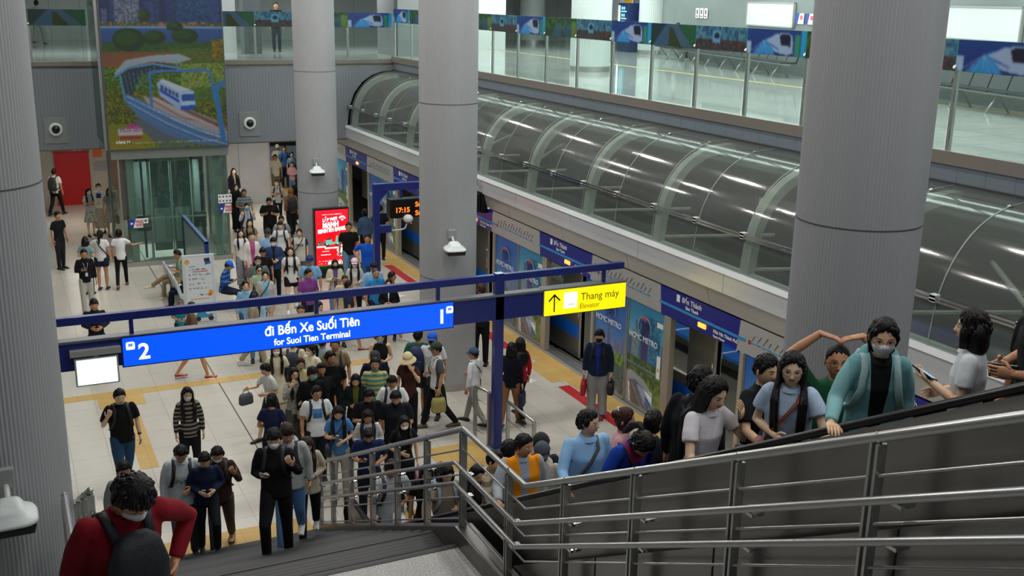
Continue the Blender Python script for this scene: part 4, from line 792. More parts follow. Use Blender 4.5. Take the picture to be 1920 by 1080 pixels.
# escalator: balustrade panels, black handrails, steps
ES = .567; EX0, EX1, EY, EZ = 3.99, 5.2, 12.15, 1.0
es = empty('escalator', 'steel sided escalator with black handrails rising beside the stairs', 'escalator', (5, 13, 0))
def epart(n, mb, m, sm=False): o = obj(n, mb, m, es, sm); o.data.transform(Matrix.Translation(V((-5, -13, 0)))); return o
ye = .6
def eline(dz): return [(13.35, .93+dz), (12.35, .93+dz), (ye, EZ+(EY-ye)*ES+dz)]
SD = mat('escalator_steel', '8c8a88', .27, .9, bump=(1.2, .1), noise=(.8, '7a7876', .5))
for x, sx in ((EX0, -1), (EX1, 1)):
    p = [(13.35, .93), (12.35, .93), (ye, EZ+(EY-ye)*ES)]
    nose = [(x, 12.6, .25), (x, 13.3, .27), (x, 13.55, .42), (x, 13.62, .62), (x, 13.53, .82), (x, 13.3, .94), (x, 12.35, .95)]
    epart('handrail', MB().tube([V(q) for q in nose]+[(x, 12.1, 1.06), (x, ye, EZ+(EY-ye)*ES)], [(.04, .025)]*9, 10, ref=(1, 0, 0)), BLACK, True)
    epart('balustrade', MB().prism([(13.3, .2), (13.45, .45), (13.42, .75), (13.25, .9), (12.35, .9), (ye, EZ-.04+(EY-ye)*ES), (ye, EZ-.9+(EY-ye)*ES), (12.3, .05), (13.2, .05)], 'x', x-.02, x+.02), SD)
    epart('skirt_deck', MB().prism([(13.6, 0), (13.6, .2), (12.3, .2), (ye, EZ-.75+(EY-ye)*ES), (ye, EZ-1.1+(EY-ye)*ES), (12.4, 0)], 'x', x-.12 if sx < 0 else x-.04, x+.04 if sx < 0 else x+.12), STEEL)
yy = 12.9
epart('side_cladding', MB().prism([(12.9, 0), (12.9, .2), (12.3, .25), (ye, EZ-.6+(EY-ye)*ES), (ye, 0)], 'x', EX0-.14, EX0-.12), SD)
for i in range(8): y = 12.2-1.45*i; z = EZ-.62+(EY-y)*ES; epart('cladding_joint', MB().box((EX0-.145, y-.004, 0), (EX0-.14, y+.004, z)), DARK)
epart('far_cladding', MB().prism([(12.9, 0), (12.9, .2), (12.3, .25), (ye, EZ-.6+(EY-ye)*ES), (ye, 0)], 'x', EX1+.12, EX1+.14), STEEL_D)
SM = line_mat('escalator_step_metal', '55575a', '1c1d1e', 0, .02, .45, .4, .6)
for i in range(27):
    y = 12.3-.4*i; z = .227*(i+1)-.13; epart('step', MB().box((EX0+.08, y-.4, z-.2), (EX1-.08, y, z)), SM)
epart('comb_plate', MB().box((EX0-.1, 12.3, 0), (EX1+.1, 13.9, .03)), STEEL)
# steel gutter and ledge plates between stairs and escalator

# ---------------------------------------------------------------- upper concourse furniture
def on_wall(name, label, cat, y, w, z0, h, m, off=.03, depth=.04, group=None):
    p = wallpt(y, off, z0); o = obj(name, MB().box((0, 0, 0), (w, depth, h)), m)
    o.matrix_world = Matrix(((WD.x, WN.x, 0, p.x), (WD.y, WN.y, 0, p.y), (0, 0, 1, z0), (0, 0, 0, 1))); tag(o, label, cat, group); return o
LBX = mat('light_box_face', 'd3d8d6', .3); 
for lb, y, w in (('blank white light box on the concourse wall left of the broad column', 28.8, 3.2), ('blank white light box on the concourse wall right of the broad column', 18.5, 2.7)):
    o = on_wall('light_box', lb, 'panel', y, w, 7.1, .66, LBX, group='blank light boxes'); obj('frame', MB().box((-.04, -.01, -.04), (0, .06, .7)).box((w, -.01, -.04), (w+.04, .06, .7)).box((-.04, -.01, -.04), (w+.04, .06, 0)).box((-.04, -.01, .66), (w+.04, .06, .7)), GREYP, o)
for i, (lb, y) in enumerate((('small blue and white poster right of the left light box, first of two', 25.55), ('small blue and white poster left of the broad column, second of two', 24.95))):
    o = on_wall('poster', lb, 'poster', y, .5, 7.2, .3, WPRINT, .04, .02); obj('blue_part', MB().prism([(0, 0), (.16, 0), (.26, .3), (0, .3)], 'y', .021, .024), mat('poster_blue', '27479c', .5), o); obj('red_part', MB().box((.3, .021, .12), (.46, .024, .24)), mat('poster_red', 'd86068', .5), o)
for i in range(3):
    o = on_wall('notice', 'white pictogram plate on the concourse wall, %s of three' % ('left', 'middle', 'right')[i], 'notice', 33.1-i*.38, .28, 7.2, .34, WPRINT, .03, .02); obj('pictogram', MB().box((.08, .021, .14), (.2, .024, .28)).box((.05, .021, .04), (.23, .024, .08)), mat('pictogram_brown', '5a4444', .5), o)
mp = on_wall('wall_map', 'white wall map with a yellow strip beside the vending machine', 'map', 42.9, 3.0, 6.9, 1.2, mat('map_white', 'd2d4d8', .4)); obj('yellow_strip', MB().box((1.9, .041, 0), (2.9, .05, 1.2)), mat('map_yellow', 'e8b818', .4), mp)
ml = MB()
for i in range(8): ml.prism([(.1+.15*i, .1), (.13+.15*i, .1), (.5+.1*i, 1.1), (.47+.1*i, 1.1)], 'y', .041, .044)
obj('map_lines', ml, mat('map_grey_lines', '8f9098', .5), mp)
p = wallpt(39.5, .1, 5.7); vm = empty('vending_machine', 'dark blue vending machine with lit shelves on the upper concourse', 'vending machine', p); vm.rotation_euler = (0, 0, math.atan2(WD.y, WD.x))
vb = obj('body', MB().box((0, -.75, 0), (1.25, 0, 1.95)), mat('vending_blue', '14285a', .35), vm, bevel=.02)
for i in range(4): obj('lit_shelf', MB().box((.45, -.77, .75+.28*i), (1.1, -.755, .8+.28*i)).box((.5, -.77, .85+.28*i), (.62, -.755, .96+.28*i)).box((.75, -.77, .85+.28*i), (.87, -.755, .96+.28*i)), mat('vending_light', '7fd8ea', .4, emit=1.0), vm)
obj('lit_edge', MB().box((.08, -.77, .6), (.26, -.755, 1.85)), mat('vending_glow', 'd8f4f8', .4, emit=2), vm); obj('red_mark', MB().box((.9, -.775, 1.1), (1.0, -.77, 1.3)), RED, vm)
def lobby_bench(label, y, n):
    p = wallpt(y, .75, 5.7); t = empty('bench', label, 'bench', p, math.atan2(WD.y, WD.x), 'dark metal benches of the concourse')
    BM = mat('bench_dark', '2c3236', .4, .4)
    for i in range(n): obj('seat', MB().prism([(-.25, .42), (.22, .40), (.25, .42), (.36, .85), (.33, .86), (.2, .46), (-.25, .46)], 'x', i*.62, i*.62+.58), BM, t)
    for i in range(0, n+1, 2): obj('leg', MB().tube([(i*.62, -.25, 0), (i*.62, .0, .38), (i*.62, .3, 0)], .025, 6), STEEL, t, True)
    obj('beam', MB().box((0, -.03, .36), (n*.62, .03, .40)), STEEL, t)
lobby_bench('row of dark seats on the upper concourse left of the broad column', 34.6, 17); lobby_bench('row of dark seats on the upper concourse right of the broad column', 20.2, 12)
for nm, lb, cat, a, b, m in (('service_pillar', 'dark grey pillar on the far upper concourse beside the standing man', 'pillar', (8.05, 38.5, 5.7), (8.65, 39.1, 8.89), mat('pillar_dark', '5f6568', .35, .4)),
        ('white_cabinet', 'white clad block on the far upper concourse right of the banner', 'cabinet', (6.9, 39.6, 5.7), (8.0, 40.6, 8.89), WHITE), ('glass_booth', 'grey glass booth with dark frames on the concourse behind the middle column', 'booth', (12.9, 36.6, 5.7), (15.4, 38.5, 8.89), mat('booth_grey', '8a8a8c', .3, .3)),
        ('white_block', 'broad white clad wall block right of the grey booth on the concourse', 'cabinet', (15.9, 41.5, 5.7), (19.5, 42.5, 8.89), WHITE)):
    o = obj(nm, MB().box((0, 0, 0), (b[0]-a[0], b[1]-a[1], b[2]-a[2])), m, loc=a); tag(o, lb, cat)
    if nm == 'glass_booth': obj('frame', MB().box((-.02, -.03, 0), (.1, 0, 3.2)).box((1.2, -.03, 0), (1.32, 0, 3.2)).box((2.4, -.03, 0), (2.52, 0, 3.2)), DGREY, o)

# ---------------------------------------------------------------- people
import bmesh
RND = random.Random(7)
SKIN = ['cf9f7c', 'c08c69', 'dcb391', 'bd8765', 'e0bb9c', '8f5f42']
def skin(i): return mat('skin_%d' % i, SKIN[i], .5, bump=(60, .05))
LIPS = mat('lips', 'a8675a', .45); EYEW = mat('eye_white', 'd8d4cc', .3); IRIS = mat('iris', '17100c', .15); BROW = mat('brow', '1a1310', .7)
def hairm(c='100e0f'): return mat('hair_'+c, c, .5, spec=.28, bump=(26, .45, (3, 3, .25)))
def gmat(spec):
    """cloth: colour|pattern:colour:size ... patterns in the wearer's own metres"""
    if 'cloth_'+spec in MATS: return MATS['cloth_'+spec]
    ps = spec.split('|'); m = mat('cloth_'+spec, ps[0], .85, spec=.25, bump=(7, .55)); nt = m.node_tree; b = nt.nodes['Principled BSDF']; N = nt.nodes.new; L = nt.links.new
    if len(ps) == 1: return m
    tc = N('ShaderNodeTexCoord'); sp = N('ShaderNodeSeparateXYZ'); L(tc.outputs['Object'], sp.inputs[0]); X, Y, Z = sp.outputs
    def mth(op, a, bb=None, c=None):
        n = N('ShaderNodeMath'); n.operation = op
        for i, v in enumerate((a, bb, c)):
            if v is None: continue
            if isinstance(v, (int, float)): n.inputs[i].default_value = v
            else: L(v, n.inputs[i])
        return n.outputs[0]
    both = lambda *q: mth('MULTIPLY', q[0], both(*q[1:])) if len(q) > 1 else q[0]
    AX = mth('ABSOLUTE', X); front = mth('LESS_THAN', Y, .0); cur = None
    for p in ps[1:]:
        q = p.split(':'); k, c2 = q[0], q[1]; v = float(q[2]) if len(q) > 2 else 0
        if k == 'stripe': f = mth('GREATER_THAN', mth('FRACT', mth('DIVIDE', Z, v or .06)), .5)
        elif k == 'thin': f = mth('GREATER_THAN', mth('FRACT', mth('DIVIDE', Z, v or .05)), .75)
        elif k == 'vert': f = mth('GREATER_THAN', mth('FRACT', mth('DIVIDE', X, v or .04)), .7)
        elif k == 'open': f = both(mth('LESS_THAN', mth('ADD', AX, mth('MULTIPLY', mth('SUBTRACT', 1.3, Z), .06)), v or .055), front)
        elif k == 'sleeves': f = mth('GREATER_THAN', AX, v or .165)
        elif k == 'yoke': f = mth('GREATER_THAN', Z, v or 1.3)
        elif k == 'below': f = mth('LESS_THAN', Z, v or 1.0)
        elif k == 'print': f = both(mth('LESS_THAN', AX, .075), front, mth('GREATER_THAN', Z, v or 1.15), mth('LESS_THAN', Z, (v or 1.15)+.16))
        elif k == 'text':
            n = N('ShaderNodeTexNoise'); n.inputs['Scale'].default_value = 45; L(tc.outputs['Object'], n.inputs[0])
            f = both(mth('LESS_THAN', AX, .1), front, mth('GREATER_THAN', Z, v or 1.2), mth('LESS_THAN', Z, (v or 1.2)+.07), mth('GREATER_THAN', n.outputs[0], .5))
        elif k == 'plaid': f = mth('MAXIMUM', mth('GREATER_THAN', mth('FRACT', mth('DIVIDE', Z, .07)), .6), mth('GREATER_THAN', mth('FRACT', mth('DIVIDE', X, .07)), .6))
        elif k == 'flower':
            n = N('ShaderNodeTexVoronoi'); n.inputs['Scale'].default_value = v or 22; L(tc.outputs['Object'], n.inputs[0]); f = mth('LESS_THAN', n.outputs[0], .32)
        x = N('ShaderNodeMix'); x.data_type = 'RGBA'; L(f, x.inputs[0]); x.inputs[7].default_value = lin(c2)+(1,)
        if cur is None: x.inputs[6].default_value = lin(ps[0])+(1,)
        else: L(cur, x.inputs[6])
        cur = x.outputs[2]
    L(cur, b.inputs['Base Color']); return m

def remesh(mb, voxel, smooth=2):
    me = mb.mesh('tmp', []); o = bpy.data.objects.new('tmp', me); COL.objects.link(o)
    r = o.modifiers.new('r', 'REMESH'); r.mode = 'VOXEL'; r.voxel_size = voxel; r.adaptivity = 0
    if smooth: s = o.modifiers.new('s', 'SMOOTH'); s.factor = .5; s.iterations = smooth
    dg = bpy.context.evaluated_depsgraph_get(); out = bpy.data.meshes.new_from_object(o.evaluated_get(dg)); bpy.data.objects.remove(o); bpy.data.meshes.remove(me)
    out.materials.clear(); return out
def join(me, mb, mats, name):
    bm = bmesh.new(); bm.from_mesh(me)
    if mb is not None and mb.v: t = mb.mesh('t', []); bm.from_mesh(t); bpy.data.meshes.remove(t)
    for f in bm.faces: f.smooth = True
    out = bpy.data.meshes.new(name); bm.to_mesh(out); bm.free(); bpy.data.meshes.remove(me)
    for m in mats: out.materials.append(m)
    return out

def head_base(nu, nv, feat=True):
    ph = np.linspace(-math.pi/2+.02, math.pi/2-.02, nv+1)[:, None]; az = np.linspace(-math.pi, math.pi, nu, endpoint=False)[None, :]
    az = az+.0*ph; ph = ph+.0*az
    x = .075*np.sin(az)*np.cos(ph); y = -.094*np.cos(az)*np.cos(ph); z = .118*np.sin(ph)
    t = np.clip(-z/.118, 0, 1); fr = (y < 0)
    x = x*(1-.25*t**1.6); y = np.where(fr, y*(.95-.04*t), y*(1-.42*t))
    x = np.where(z > .02, x*(1+.04*np.clip((z-.02)/.06, 0, 1)), x)
    if feat:
        g = lambda c, w, v: np.exp(-((v-c)/w)**2)
        k = np.clip(-np.cos(np.pi-az)*1.6, 0, 1)*fr
        ax = np.abs(x)
        br = np.clip((.022-z)/.045, 0, 1)*(z > -.034)*np.clip((z+.036)/.006, 0, 1)
        d = -.018*g(0, .0105, x)*br - .007*g(0, .019, x)*g(-.026, .008, z) + .009*g(.031, .015, ax)*g(.009, .011, z) - .004*g(.03, .02, ax)*g(.027, .008, z)
        d += -.007*g(0, .021, x)*g(-.055, .010, z)+.006*g(0, .02, x)*g(-.0555, .0022, z)-.006*g(0, .02, x)*g(-.098, .012, z)+.003*g(0, .02, x)*g(-.042, .004, z)
        y = y+d*fr
    return x, y, z, az
def grid_mb(mb, x, y, z, T, mi=0, pick=None):
    nv, nu = x.shape; n0 = len(mb.v)
    mb.v.extend([tuple(T(V((x[i, j], y[i, j], z[i, j])))) for i in range(nv) for j in range(nu)])
    for i in range(nv-1):
        for j in range(nu):
            a, b = n0+i*nu+j, n0+i*nu+(j+1) % nu; mb.f.append((a, b, b+nu, a+nu)); mb.m.append(pick(x[i, j], y[i, j], z[i, j]) if pick else mi)
    mb.f.append(tuple(n0+j for j in range(nu-1, -1, -1))); mb.m.append(mi); mb.f.append(tuple(n0+(nv-1)*nu+j for j in range(nu))); mb.m.append(mi)
sst = lambda e0, e1, v: (lambda t: t*t*(3-2*t))(np.clip((v-e0)/(e1-e0), 0, 1))

ARMS = {  # elbow offset from shoulder, wrist offset from elbow, palm normal (for the arm at x>0)
 'd': ((.05, .02, -.27), (.015, -.05, -.24), (-1, 0, 0)), 'w': ((.06, -.08, -.26), (0, -.13, -.2), (-1, 0, 0)), 'W': ((.06, .10, -.25), (.02, .02, -.24), (-1, 0, 0)),
 'p': ((.05, -.02, -.27), (-.12, -.2, .07), (-.3, .3, 1)), 'b': ((.07, .02, -.27), (-.15, -.18, -.03), (-.4, 1, .2)), 'r': ((.10, -.12, -.22), (.05, -.22, -.04), (0, 0, -1)),
 'h': ((.15, -.05, .24), (-.19, -.0, .155), (0, 0, -1)), 'f': ((.10, -.15, -.18), (-.13, -.05, .25), (-.3, 1, 0)), 's': ((.09, -.03, -.27), (-.06, -.15, .2), (0, 1, 0)),
 'o': ((.17, -.10, -.18), (.16, -.16, .0), (0, 0, -1)), 'k': ((.18, .08, -.18), (-.12, -.13, -.17), (-1, 0, 0)), 'x': ((.04, -.02, -.27), (-.21, -.13, .05), (0, 1, 0)), 'g': ((.07, -.13, -.22), (-.05, -.24, .05), (-1, 0, 0))}
LEGS = {'st': ((3, 4), (-2, 2)), 'wa': ((20, 6), (-14, 22)), 'wb': ((-14, 22), (20, 6)), 'cl': ((42, 48), (-4, 6)), 'cr': ((-4, 6), (42, 48)), 'si': ((86, 84), (82, 78)), 'sx': ((96, 40), (84, 80))}

def person(x, y, z, rot, h, dist, sk, fem, bulk, top, bottom, hair, extras, arms, legs, lean, tilt, yaw, label):
    s = h/1.70; near = dist < 9.5; mid = dist < 20.5; vox = .0095 if dist < 8.5 else .0135 if dist < 15 else .016 if mid else .019 if dist < 27 else .027
    root = empty('person', label, 'person', (x, y, z), rot)
    sw = (.155 if fem else .178)*(.5+.5*bulk); L = math.radians(lean); cL, sL = math.cos(L), math.sin(L)
    # legs first: how far the pelvis sinks
    la = LEGS[legs]; J = []; hipz = .90
    for sd, (a, kb) in zip((-1, 1), la):
        a, kb = math.radians(a), math.radians(kb); hp = V((sd*.088, 0, hipz)); kn = hp+V((sd*.012, -.43*math.sin(a), -.43*math.cos(a))); an = kn+V((0, -.405*math.sin(a-kb), -.405*math.cos(a-kb)))
        J.append((hp, kn, an, a-kb))
    sink = min(j[2].z for j in J)-.078
    if legs in ('si', 'sx'): sink = hipz-.53
    D0 = V((0, 0, -sink)); J = [(a+D0, b+D0, c+D0, q) for a, b, c, q in J]
    def U(p):
        p = V(p)
        if p.z > .95: p = V((p.x, p.y*cL-(p.z-.95)*sL, .95+(p.z-.95)*cL+p.y*sL))
        return (p+D0)
    S = lambda p: V(p)*s
    HR = Matrix.Rotation(math.radians(yaw), 3, 'Z') @ Matrix.Rotation(math.radians(tilt+lean*.5), 3, 'X'); hp0 = V((0, -.012, 1.475))
    # ground the pelvis so that the head top stays near standing height
    HT = lambda p: (U(hp0)+HR @ (V(p)*1.06+V((0, -.006, .101))))*s
    def torso(mb, rows, n=16):
        rr = []
        for zz, rx, ry, yo in rows: rr.append([S(U((math.cos(2*math.pi*j/n)*rx, yo+math.sin(2*math.pi*j/n)*ry, zz))) for j in range(n)])
        mb.rings(rr)
    k = bulk; arm = []
    for sd, code in zip((-1, 1), arms):
        e, w, N_ = ARMS[code]; sh = V((sd*sw, 0.0, 1.40)); e = V((e[0]*sd, e[1], e[2])); w = V((w[0]*sd, w[1], w[2])); e = e.normalized()*.275; w = w.normalized()*.24
        P0, P1, P2 = U(sh), U(sh+e), U(sh+e+w); nn = V((N_[0]*sd, N_[1], N_[2])); arm.append((P0, P1, P2, nn, sd, code))
    # ---- body: one continuous skin surface
    B = MB()
    torso(B, [(.88, .135*k, .09*k, 0), (1.0, .125*k, .085*k, 0), (1.12, .115*k, .08*k, 0), (1.28, sw*.82, .09*k, 0), (1.38, sw*.85, .075, .0), (1.43, .07, .055, .0), (1.46, .05, .05, -.0)])
    B.tube([S(U((0, .0, 1.40))), S(U((0, -.003, 1.46))), HT((0, .012, -.075))], [.056*s, .05*s, .05*s], 12)
    for P0, P1, P2, nn, sd, code in arm:
        tk = top.split(':')[0]; up = 1 if tk in ('vest', 'tank') else .74; lo = .78 if tk in ('shirt', 'hoodie', 'jacket', 'cardigan', 'sweater') else 1
        B.tube([S(P0), S(P0.lerp(P1, .35)), S(P0.lerp(P1, .7)), S(P1), S(P1.lerp(P2, .35)), S(P2)], [.045*k*s*up, .041*k*s*up, .039*k*s*min(1, up+.14 if lo == 1 else up), .036*s*lo, .036*k*s*lo, .025*s], 10, round_ends=True)
    for hp, kn, an, q in J:
        B.tube([S(hp), S(hp.lerp(kn, .5)), S(kn), S(kn.lerp(an, .3)), S(an)], [.08*k*s, .07*k*s, .052*s, .053*k*s, .034*s], 10, round_ends=True)
    me = remesh(B, vox, 1); W = MB()
    nu, nv = (52, 44) if near else (32, 28) if mid else (20, 18)
    hx, hy, hz, _ = head_base(nu, nv)
    grid_mb(W, hx, hy, hz, HT, 0, (lambda a, b, c: 1 if (abs(a) < .021-abs(c+.056)*.6 and -.067 < c < -.046 and b < -.06) else 0) if mid else None)
    fy = lambda px, pz: -.094*.95*math.sqrt(max(0, 1-(px/.075)**2-(pz/.118)**2))
    for sd in (-1, 1):
        W.ell(HT((sd*.079, .008, -.002)), (.008*s, .018*s, .03*s), 8, 6, rot=HR)
        if dist < 30:
            ey = fy(.031, .008)+.0055
            W.ell(HT((sd*.031, ey+.002, .008)), (.0135*s, .008*s, .0068*s), 10, 6, 2 if mid else 3, rot=HR)
            if mid: W.ell(HT((sd*.031, ey-.0045, .008)), (.0056*s, .003*s, .0058*s), 8, 5, 3, rot=HR)
            if near: W.tube([HT((sd*.016, ey-.004, .009)), HT((sd*.031, ey-.008, .0155)), HT((sd*.046, ey+.002, .009))], .0016*s, 5, 4)
            W.tube([HT((sd*.014, fy(.014, .03)-.001, .027)), HT((sd*.031, fy(.031, .032)-.003, .032)), HT((sd*.048, fy(.048, .027)-.0, .026))], [(.0022*s, .0035*s)]*3, 6, 4)
    if mid: W.tube([HT((-.019, fy(.019, -.054)-.0035, -.0535)), HT((0, fy(0, -.056)-.0072, -.0568)), HT((.019, fy(.019, -.054)-.0035, -.0535))], [.003*s, .0055*s, .003*s], 6, 1, round_ends=True)
    hands = []
    for P0, P1, P2, nn, sd, code in arm:
        D = (P2-P1).normalized()
        if code == 'h': D = V((-sd*.9, -.05, -.2)).normalized()
        if code in 'r': D = V((0, -.9, .1)).normalized()
        if code in 'p': D = V((-sd*.45, -.8, .25)).normalized()
        Nn = (nn-D*nn.dot(D)); Nn = Nn.normalized() if Nn.length > 1e-3 else D.orthogonal().normalized(); T = (Nn.cross(D) if sd > 0 else D.cross(Nn)).normalized()
        w = S(P2); c = .5 if code in 'dwWkr' else .95 if code in 'pgs' else .35
        W.tube([w-D*.012*s, w+D*.02*s, w+D*.055*s, w+D*.088*s], [(.027*s, .02*s), (.034*s, .018*s), (.041*s, .015*s), (.037*s, .012*s)], 10, ref=T)
        for i, (off, ln) in enumerate(((.029, .068), (.010, .076), (-.010, .071), (-.028, .056))):
            p = w+D*.083*s+T*off*s; pts = [p]; a = c*.35
            for seg in (.42, .32, .26): d = (D*math.cos(a)+Nn*math.sin(a)); p = p+d*ln*seg*s; pts.append(p); a += c*(.75 if i else .6)
            W.tube(pts, [.0095*s, .009*s, .008*s, .0068*s], 6, round_ends=True)
        b0 = w+D*.02*s+T*.028*s; b1 = b0+(D*.6+T*.65+Nn*.35).normalized()*.04*s; b2 = b1+(D*.85+T*.1+Nn*.5*(.4+c)).normalized()*.032*s; W.tube([b0, b1, b2], [.0125*s, .0105*s, .0085*s], 6, round_ends=True)
        hands.append((w+D*.07*s, D, Nn, T))
    bare = 'barefoot' in extras or 'sandals' in extras
    if bare:
        for hp, kn, an, q in J: a = S(an); W.tube([a+V((0, .03, -.035))*s, a+V((0, -.03, -.045))*s, a+V((0, -.1, -.06))*s, a+V((0, -.17, -.066))*s], [(.03*s, .035*s), (.035*s, .028*s), (.042*s, .018*s), (.036*s, .01*s)], 8, ref=(1, 0, 0), round_ends=True)
    o = obj('body', join(me, W, [skin(sk), LIPS, EYEW, IRIS, BROW], 'body'), None, root)
    # ---- clothes
    tk, tc = top.split(':', 1); bk, bc = bottom.split(':', 1); m = .016
    G = MB(); long_s = tk in ('shirt', 'hoodie', 'jacket', 'cardigan', 'sweater'); loose = 1.1 if tk in ('hoodie', 'jacket', 'tee_loose', 'cardigan') else 1.0
    hem = {'dress': .55, 'crop': 1.0, 'cardigan': .78, 'tee_loose': .78, 'jacket': .84, 'ldress': .2}.get(tk, .83); wz = .118 if fem and tk not in ('hoodie', 'jacket', 'tee_loose') else .142
    rows = [(hem, (.165 if hem > .7 else .24)*k*loose, (.118 if hem > .7 else .2)*k*loose, 0), (max(hem+.04, .93), .158*k*loose, .115*k*loose, 0), (1.08, (wz+.012)*k*loose, .1*k*loose, 0), (1.26, (sw*.93+.012)*loose, (.118 if fem else .12)*k*loose, -.006 if fem else 0), (1.365, (sw+.0)*1.0, .094*loose, 0), (1.418, sw*.78, .078, 0), (1.452, .068, .062, -.0)]
    if legs in ('si', 'sx'): rows[0] = (.86,)+rows[0][1:]
    torso(G, rows, 20)
    for P0, P1, P2, nn, sd, code in arm:
        A0 = P0+V((-sd*.02, 0, -.012)); sr = .054*loose*(.5+.5*k)
        if tk in ('vest', 'tank'): continue
        G.ell(S(P0+V((-sd*.018, 0, -.008))), (.054*s*(.5+.5*k), .055*s*(.5+.5*k), .055*s*(.5+.5*k)), 12, 8)
        if long_s: G.tube([S(A0), S(P0.lerp(P1, .5)), S(P1), S(P1.lerp(P2, .5)), S(P1.lerp(P2, .93))], [sr*1.05*s, sr*s, sr*.93*s, sr*.82*s, sr*.68*s], 12, round_ends=False)
        else: G.tube([S(A0), S(P0.lerp(P1, .4)), S(P0.lerp(P1, .78 if not fem else .62))], [sr*1.1*s, sr*1.1*s, sr*1.14*s], 12)
    gm = remesh(G, vox, 7 if near else 4 if mid else 2); C = MB()
    if tk in ('polo', 'shirt', 'guard', 'hoodie', 'jacket') or near:
        cr = .062 if tk in ('polo', 'shirt', 'guard') else .06; n = 18; hh = .028 if tk in ('polo', 'shirt', 'guard', 'jacket') else .012; 
        R = []
        for (dz_, rr_) in ((-.012, cr+.018), (hh, cr+.004), (hh+.004, cr-.004), (.0, cr-.006)): R.append([S(U((math.cos(a)*rr_, math.sin(a)*rr_-.004-(.012 if math.sin(a) < -.6 else 0), 1.448+dz_-(.02 if math.sin(a) < -.6 else 0)))) for a in [2*math.pi*j/n for j in range(n)]])
        C.rings(R, cap=False)
    if tk == 'hoodie': C.tube([S(U((math.cos(a)*.095, .035+math.sin(a)*.075, 1.425+.03*math.sin(a)))) for a in [math.pi*(.08*i)-.15*math.pi for i in range(17)]], [.03*s]*17, 8, round_ends=True)
    if tk == 'guard': 
        for sd in (-1, 1): C.box(tuple(S(U((sd*.12-.03, -.03, 1.418)))), tuple(S(U((sd*.12+.03, .03, 1.435)))))
    o = obj({'tee': 't_shirt', 'tee_loose': 't_shirt', 'polo': 'polo_shirt', 'shirt': 'shirt', 'guard': 'uniform_shirt', 'hoodie': 'hoodie', 'jacket': 'jacket', 'cardigan': 'cardigan', 'sweater': 'sweater', 'vest': 'vest', 'tank': 'top', 'dress': 'dress', 'crop': 'top', 'ldress': 'dress'}[tk], join(gm, C, [gmat(tc)], 'garment'), None, root)
    if tk == 'guard': b_ = obj('badge', MB().box(tuple(S(U((.05, -.135, 1.28)))), tuple(S(U((.1, -.118, 1.33))))), mat('badge_orange', 'c06a30', .5), o)
    if bk != 'none':
        G = MB(); r0 = {'wide': 1.3, 'jeans': 1.0, 'pants': 1.0, 'slim': .88, 'shorts': 1.12}.get(bk, 1.0); rr = []
        pt = .97
        torso(G, [(.86, .15*k, .108*k, 0), (.93, .15*k, .105*k, 0), (pt, .146*k, .1*k, 0)], 16)
        if bk in ('skirt', 'lskirt'):
            zb = .5 if bk == 'skirt' else .18; torso(G, [(zb, .23 if bk == 'skirt' else .27, .17 if bk == 'skirt' else .2, 0), (.7, .19, .15, 0), (.9, .155, .11, 0)], 20)
        else:
            e = .42 if bk == 'shorts' else 1
            for hp, kn, an, q in J:
                if e < 1: G.tube([S(hp+V((0, 0, .02))), S(hp.lerp(kn, .4)), S(hp.lerp(kn, .8 if not fem else .55))], [.094*k*s*r0, .088*k*s*r0, .086*k*s*r0], 12)
                else: G.tube([S(hp+V((0, 0, .02))), S(hp.lerp(kn, .5)), S(kn), S(kn.lerp(an, .5)), S(kn.lerp(an, 1.0)+V((0, 0, .0)))], [.094*k*s, .085*k*s*r0, .07*s*r0, .064*s*r0, (.056 if bk != 'wide' else .075)*s*r0], 12)
        obj({'jeans': 'jeans', 'shorts': 'shorts', 'skirt': 'skirt', 'lskirt': 'long_skirt'}.get(bk, 'trousers'), join(remesh(G, vox, 2), None, [gmat(bc)], 'trousers'), None, root)
    shc = extras.get('shoes', '1b1b1d')
    for hp, kn, an, q in J:
        a = S(an); F = MB()
        if bare: F.box((a.x-.045*s, a.y-.2*s, a.z-.078*s), (a.x+.045*s, a.y+.06*s, a.z-.062*s)).tube([a+V((-.045, -.06, -.07))*s, a+V((0, -.1, -.035))*s, a+V((.045, -.06, -.07))*s], .008*s, 6); obj('sandal', F, mat('sandal_'+extras.get('sandals', '222222'), extras.get('sandals', '222222') or '222222', .6), root); continue
        pit = math.radians(0); F.tube([a+V((0, .055, -.045))*s, a+V((0, .0, -.03))*s, a+V((0, -.07, -.04))*s, a+V((0, -.14, -.052))*s, a+V((0, -.19, -.058))*s], [(.032*s, .032*s), (.038*s, .045*s), (.042*s, .034*s), (.042*s, .024*s), (.03*s, .016*s)], 10, ref=(1, 0, 0), round_ends=True)
        F.box((a.x-.04*s, a.y-.2*s, a.z-.078*s), (a.x+.04*s, a.y+.075*s, a.z-.06*s), 1)
        obj('shoe', F, [mat('shoe_'+shc, shc, .6), mat('sole_'+('white' if shc > '9' else 'dark'), 'd8d8d4' if shc > '9' else '2a2a2a', .7)], root, True)
    # ---- hair and headwear
    hk, _, hc = hair.partition(':'); hc = hc or '100e0f'
    nu, nv = (44, 36) if near else (28, 24) if mid else (18, 16)
    x_, y_, z_, az = head_base(nu, nv, False); A = np.abs(az); rad = np.sqrt(x_**2+y_**2+z_**2); nx, ny, nz = x_/rad, y_/rad, z_/rad
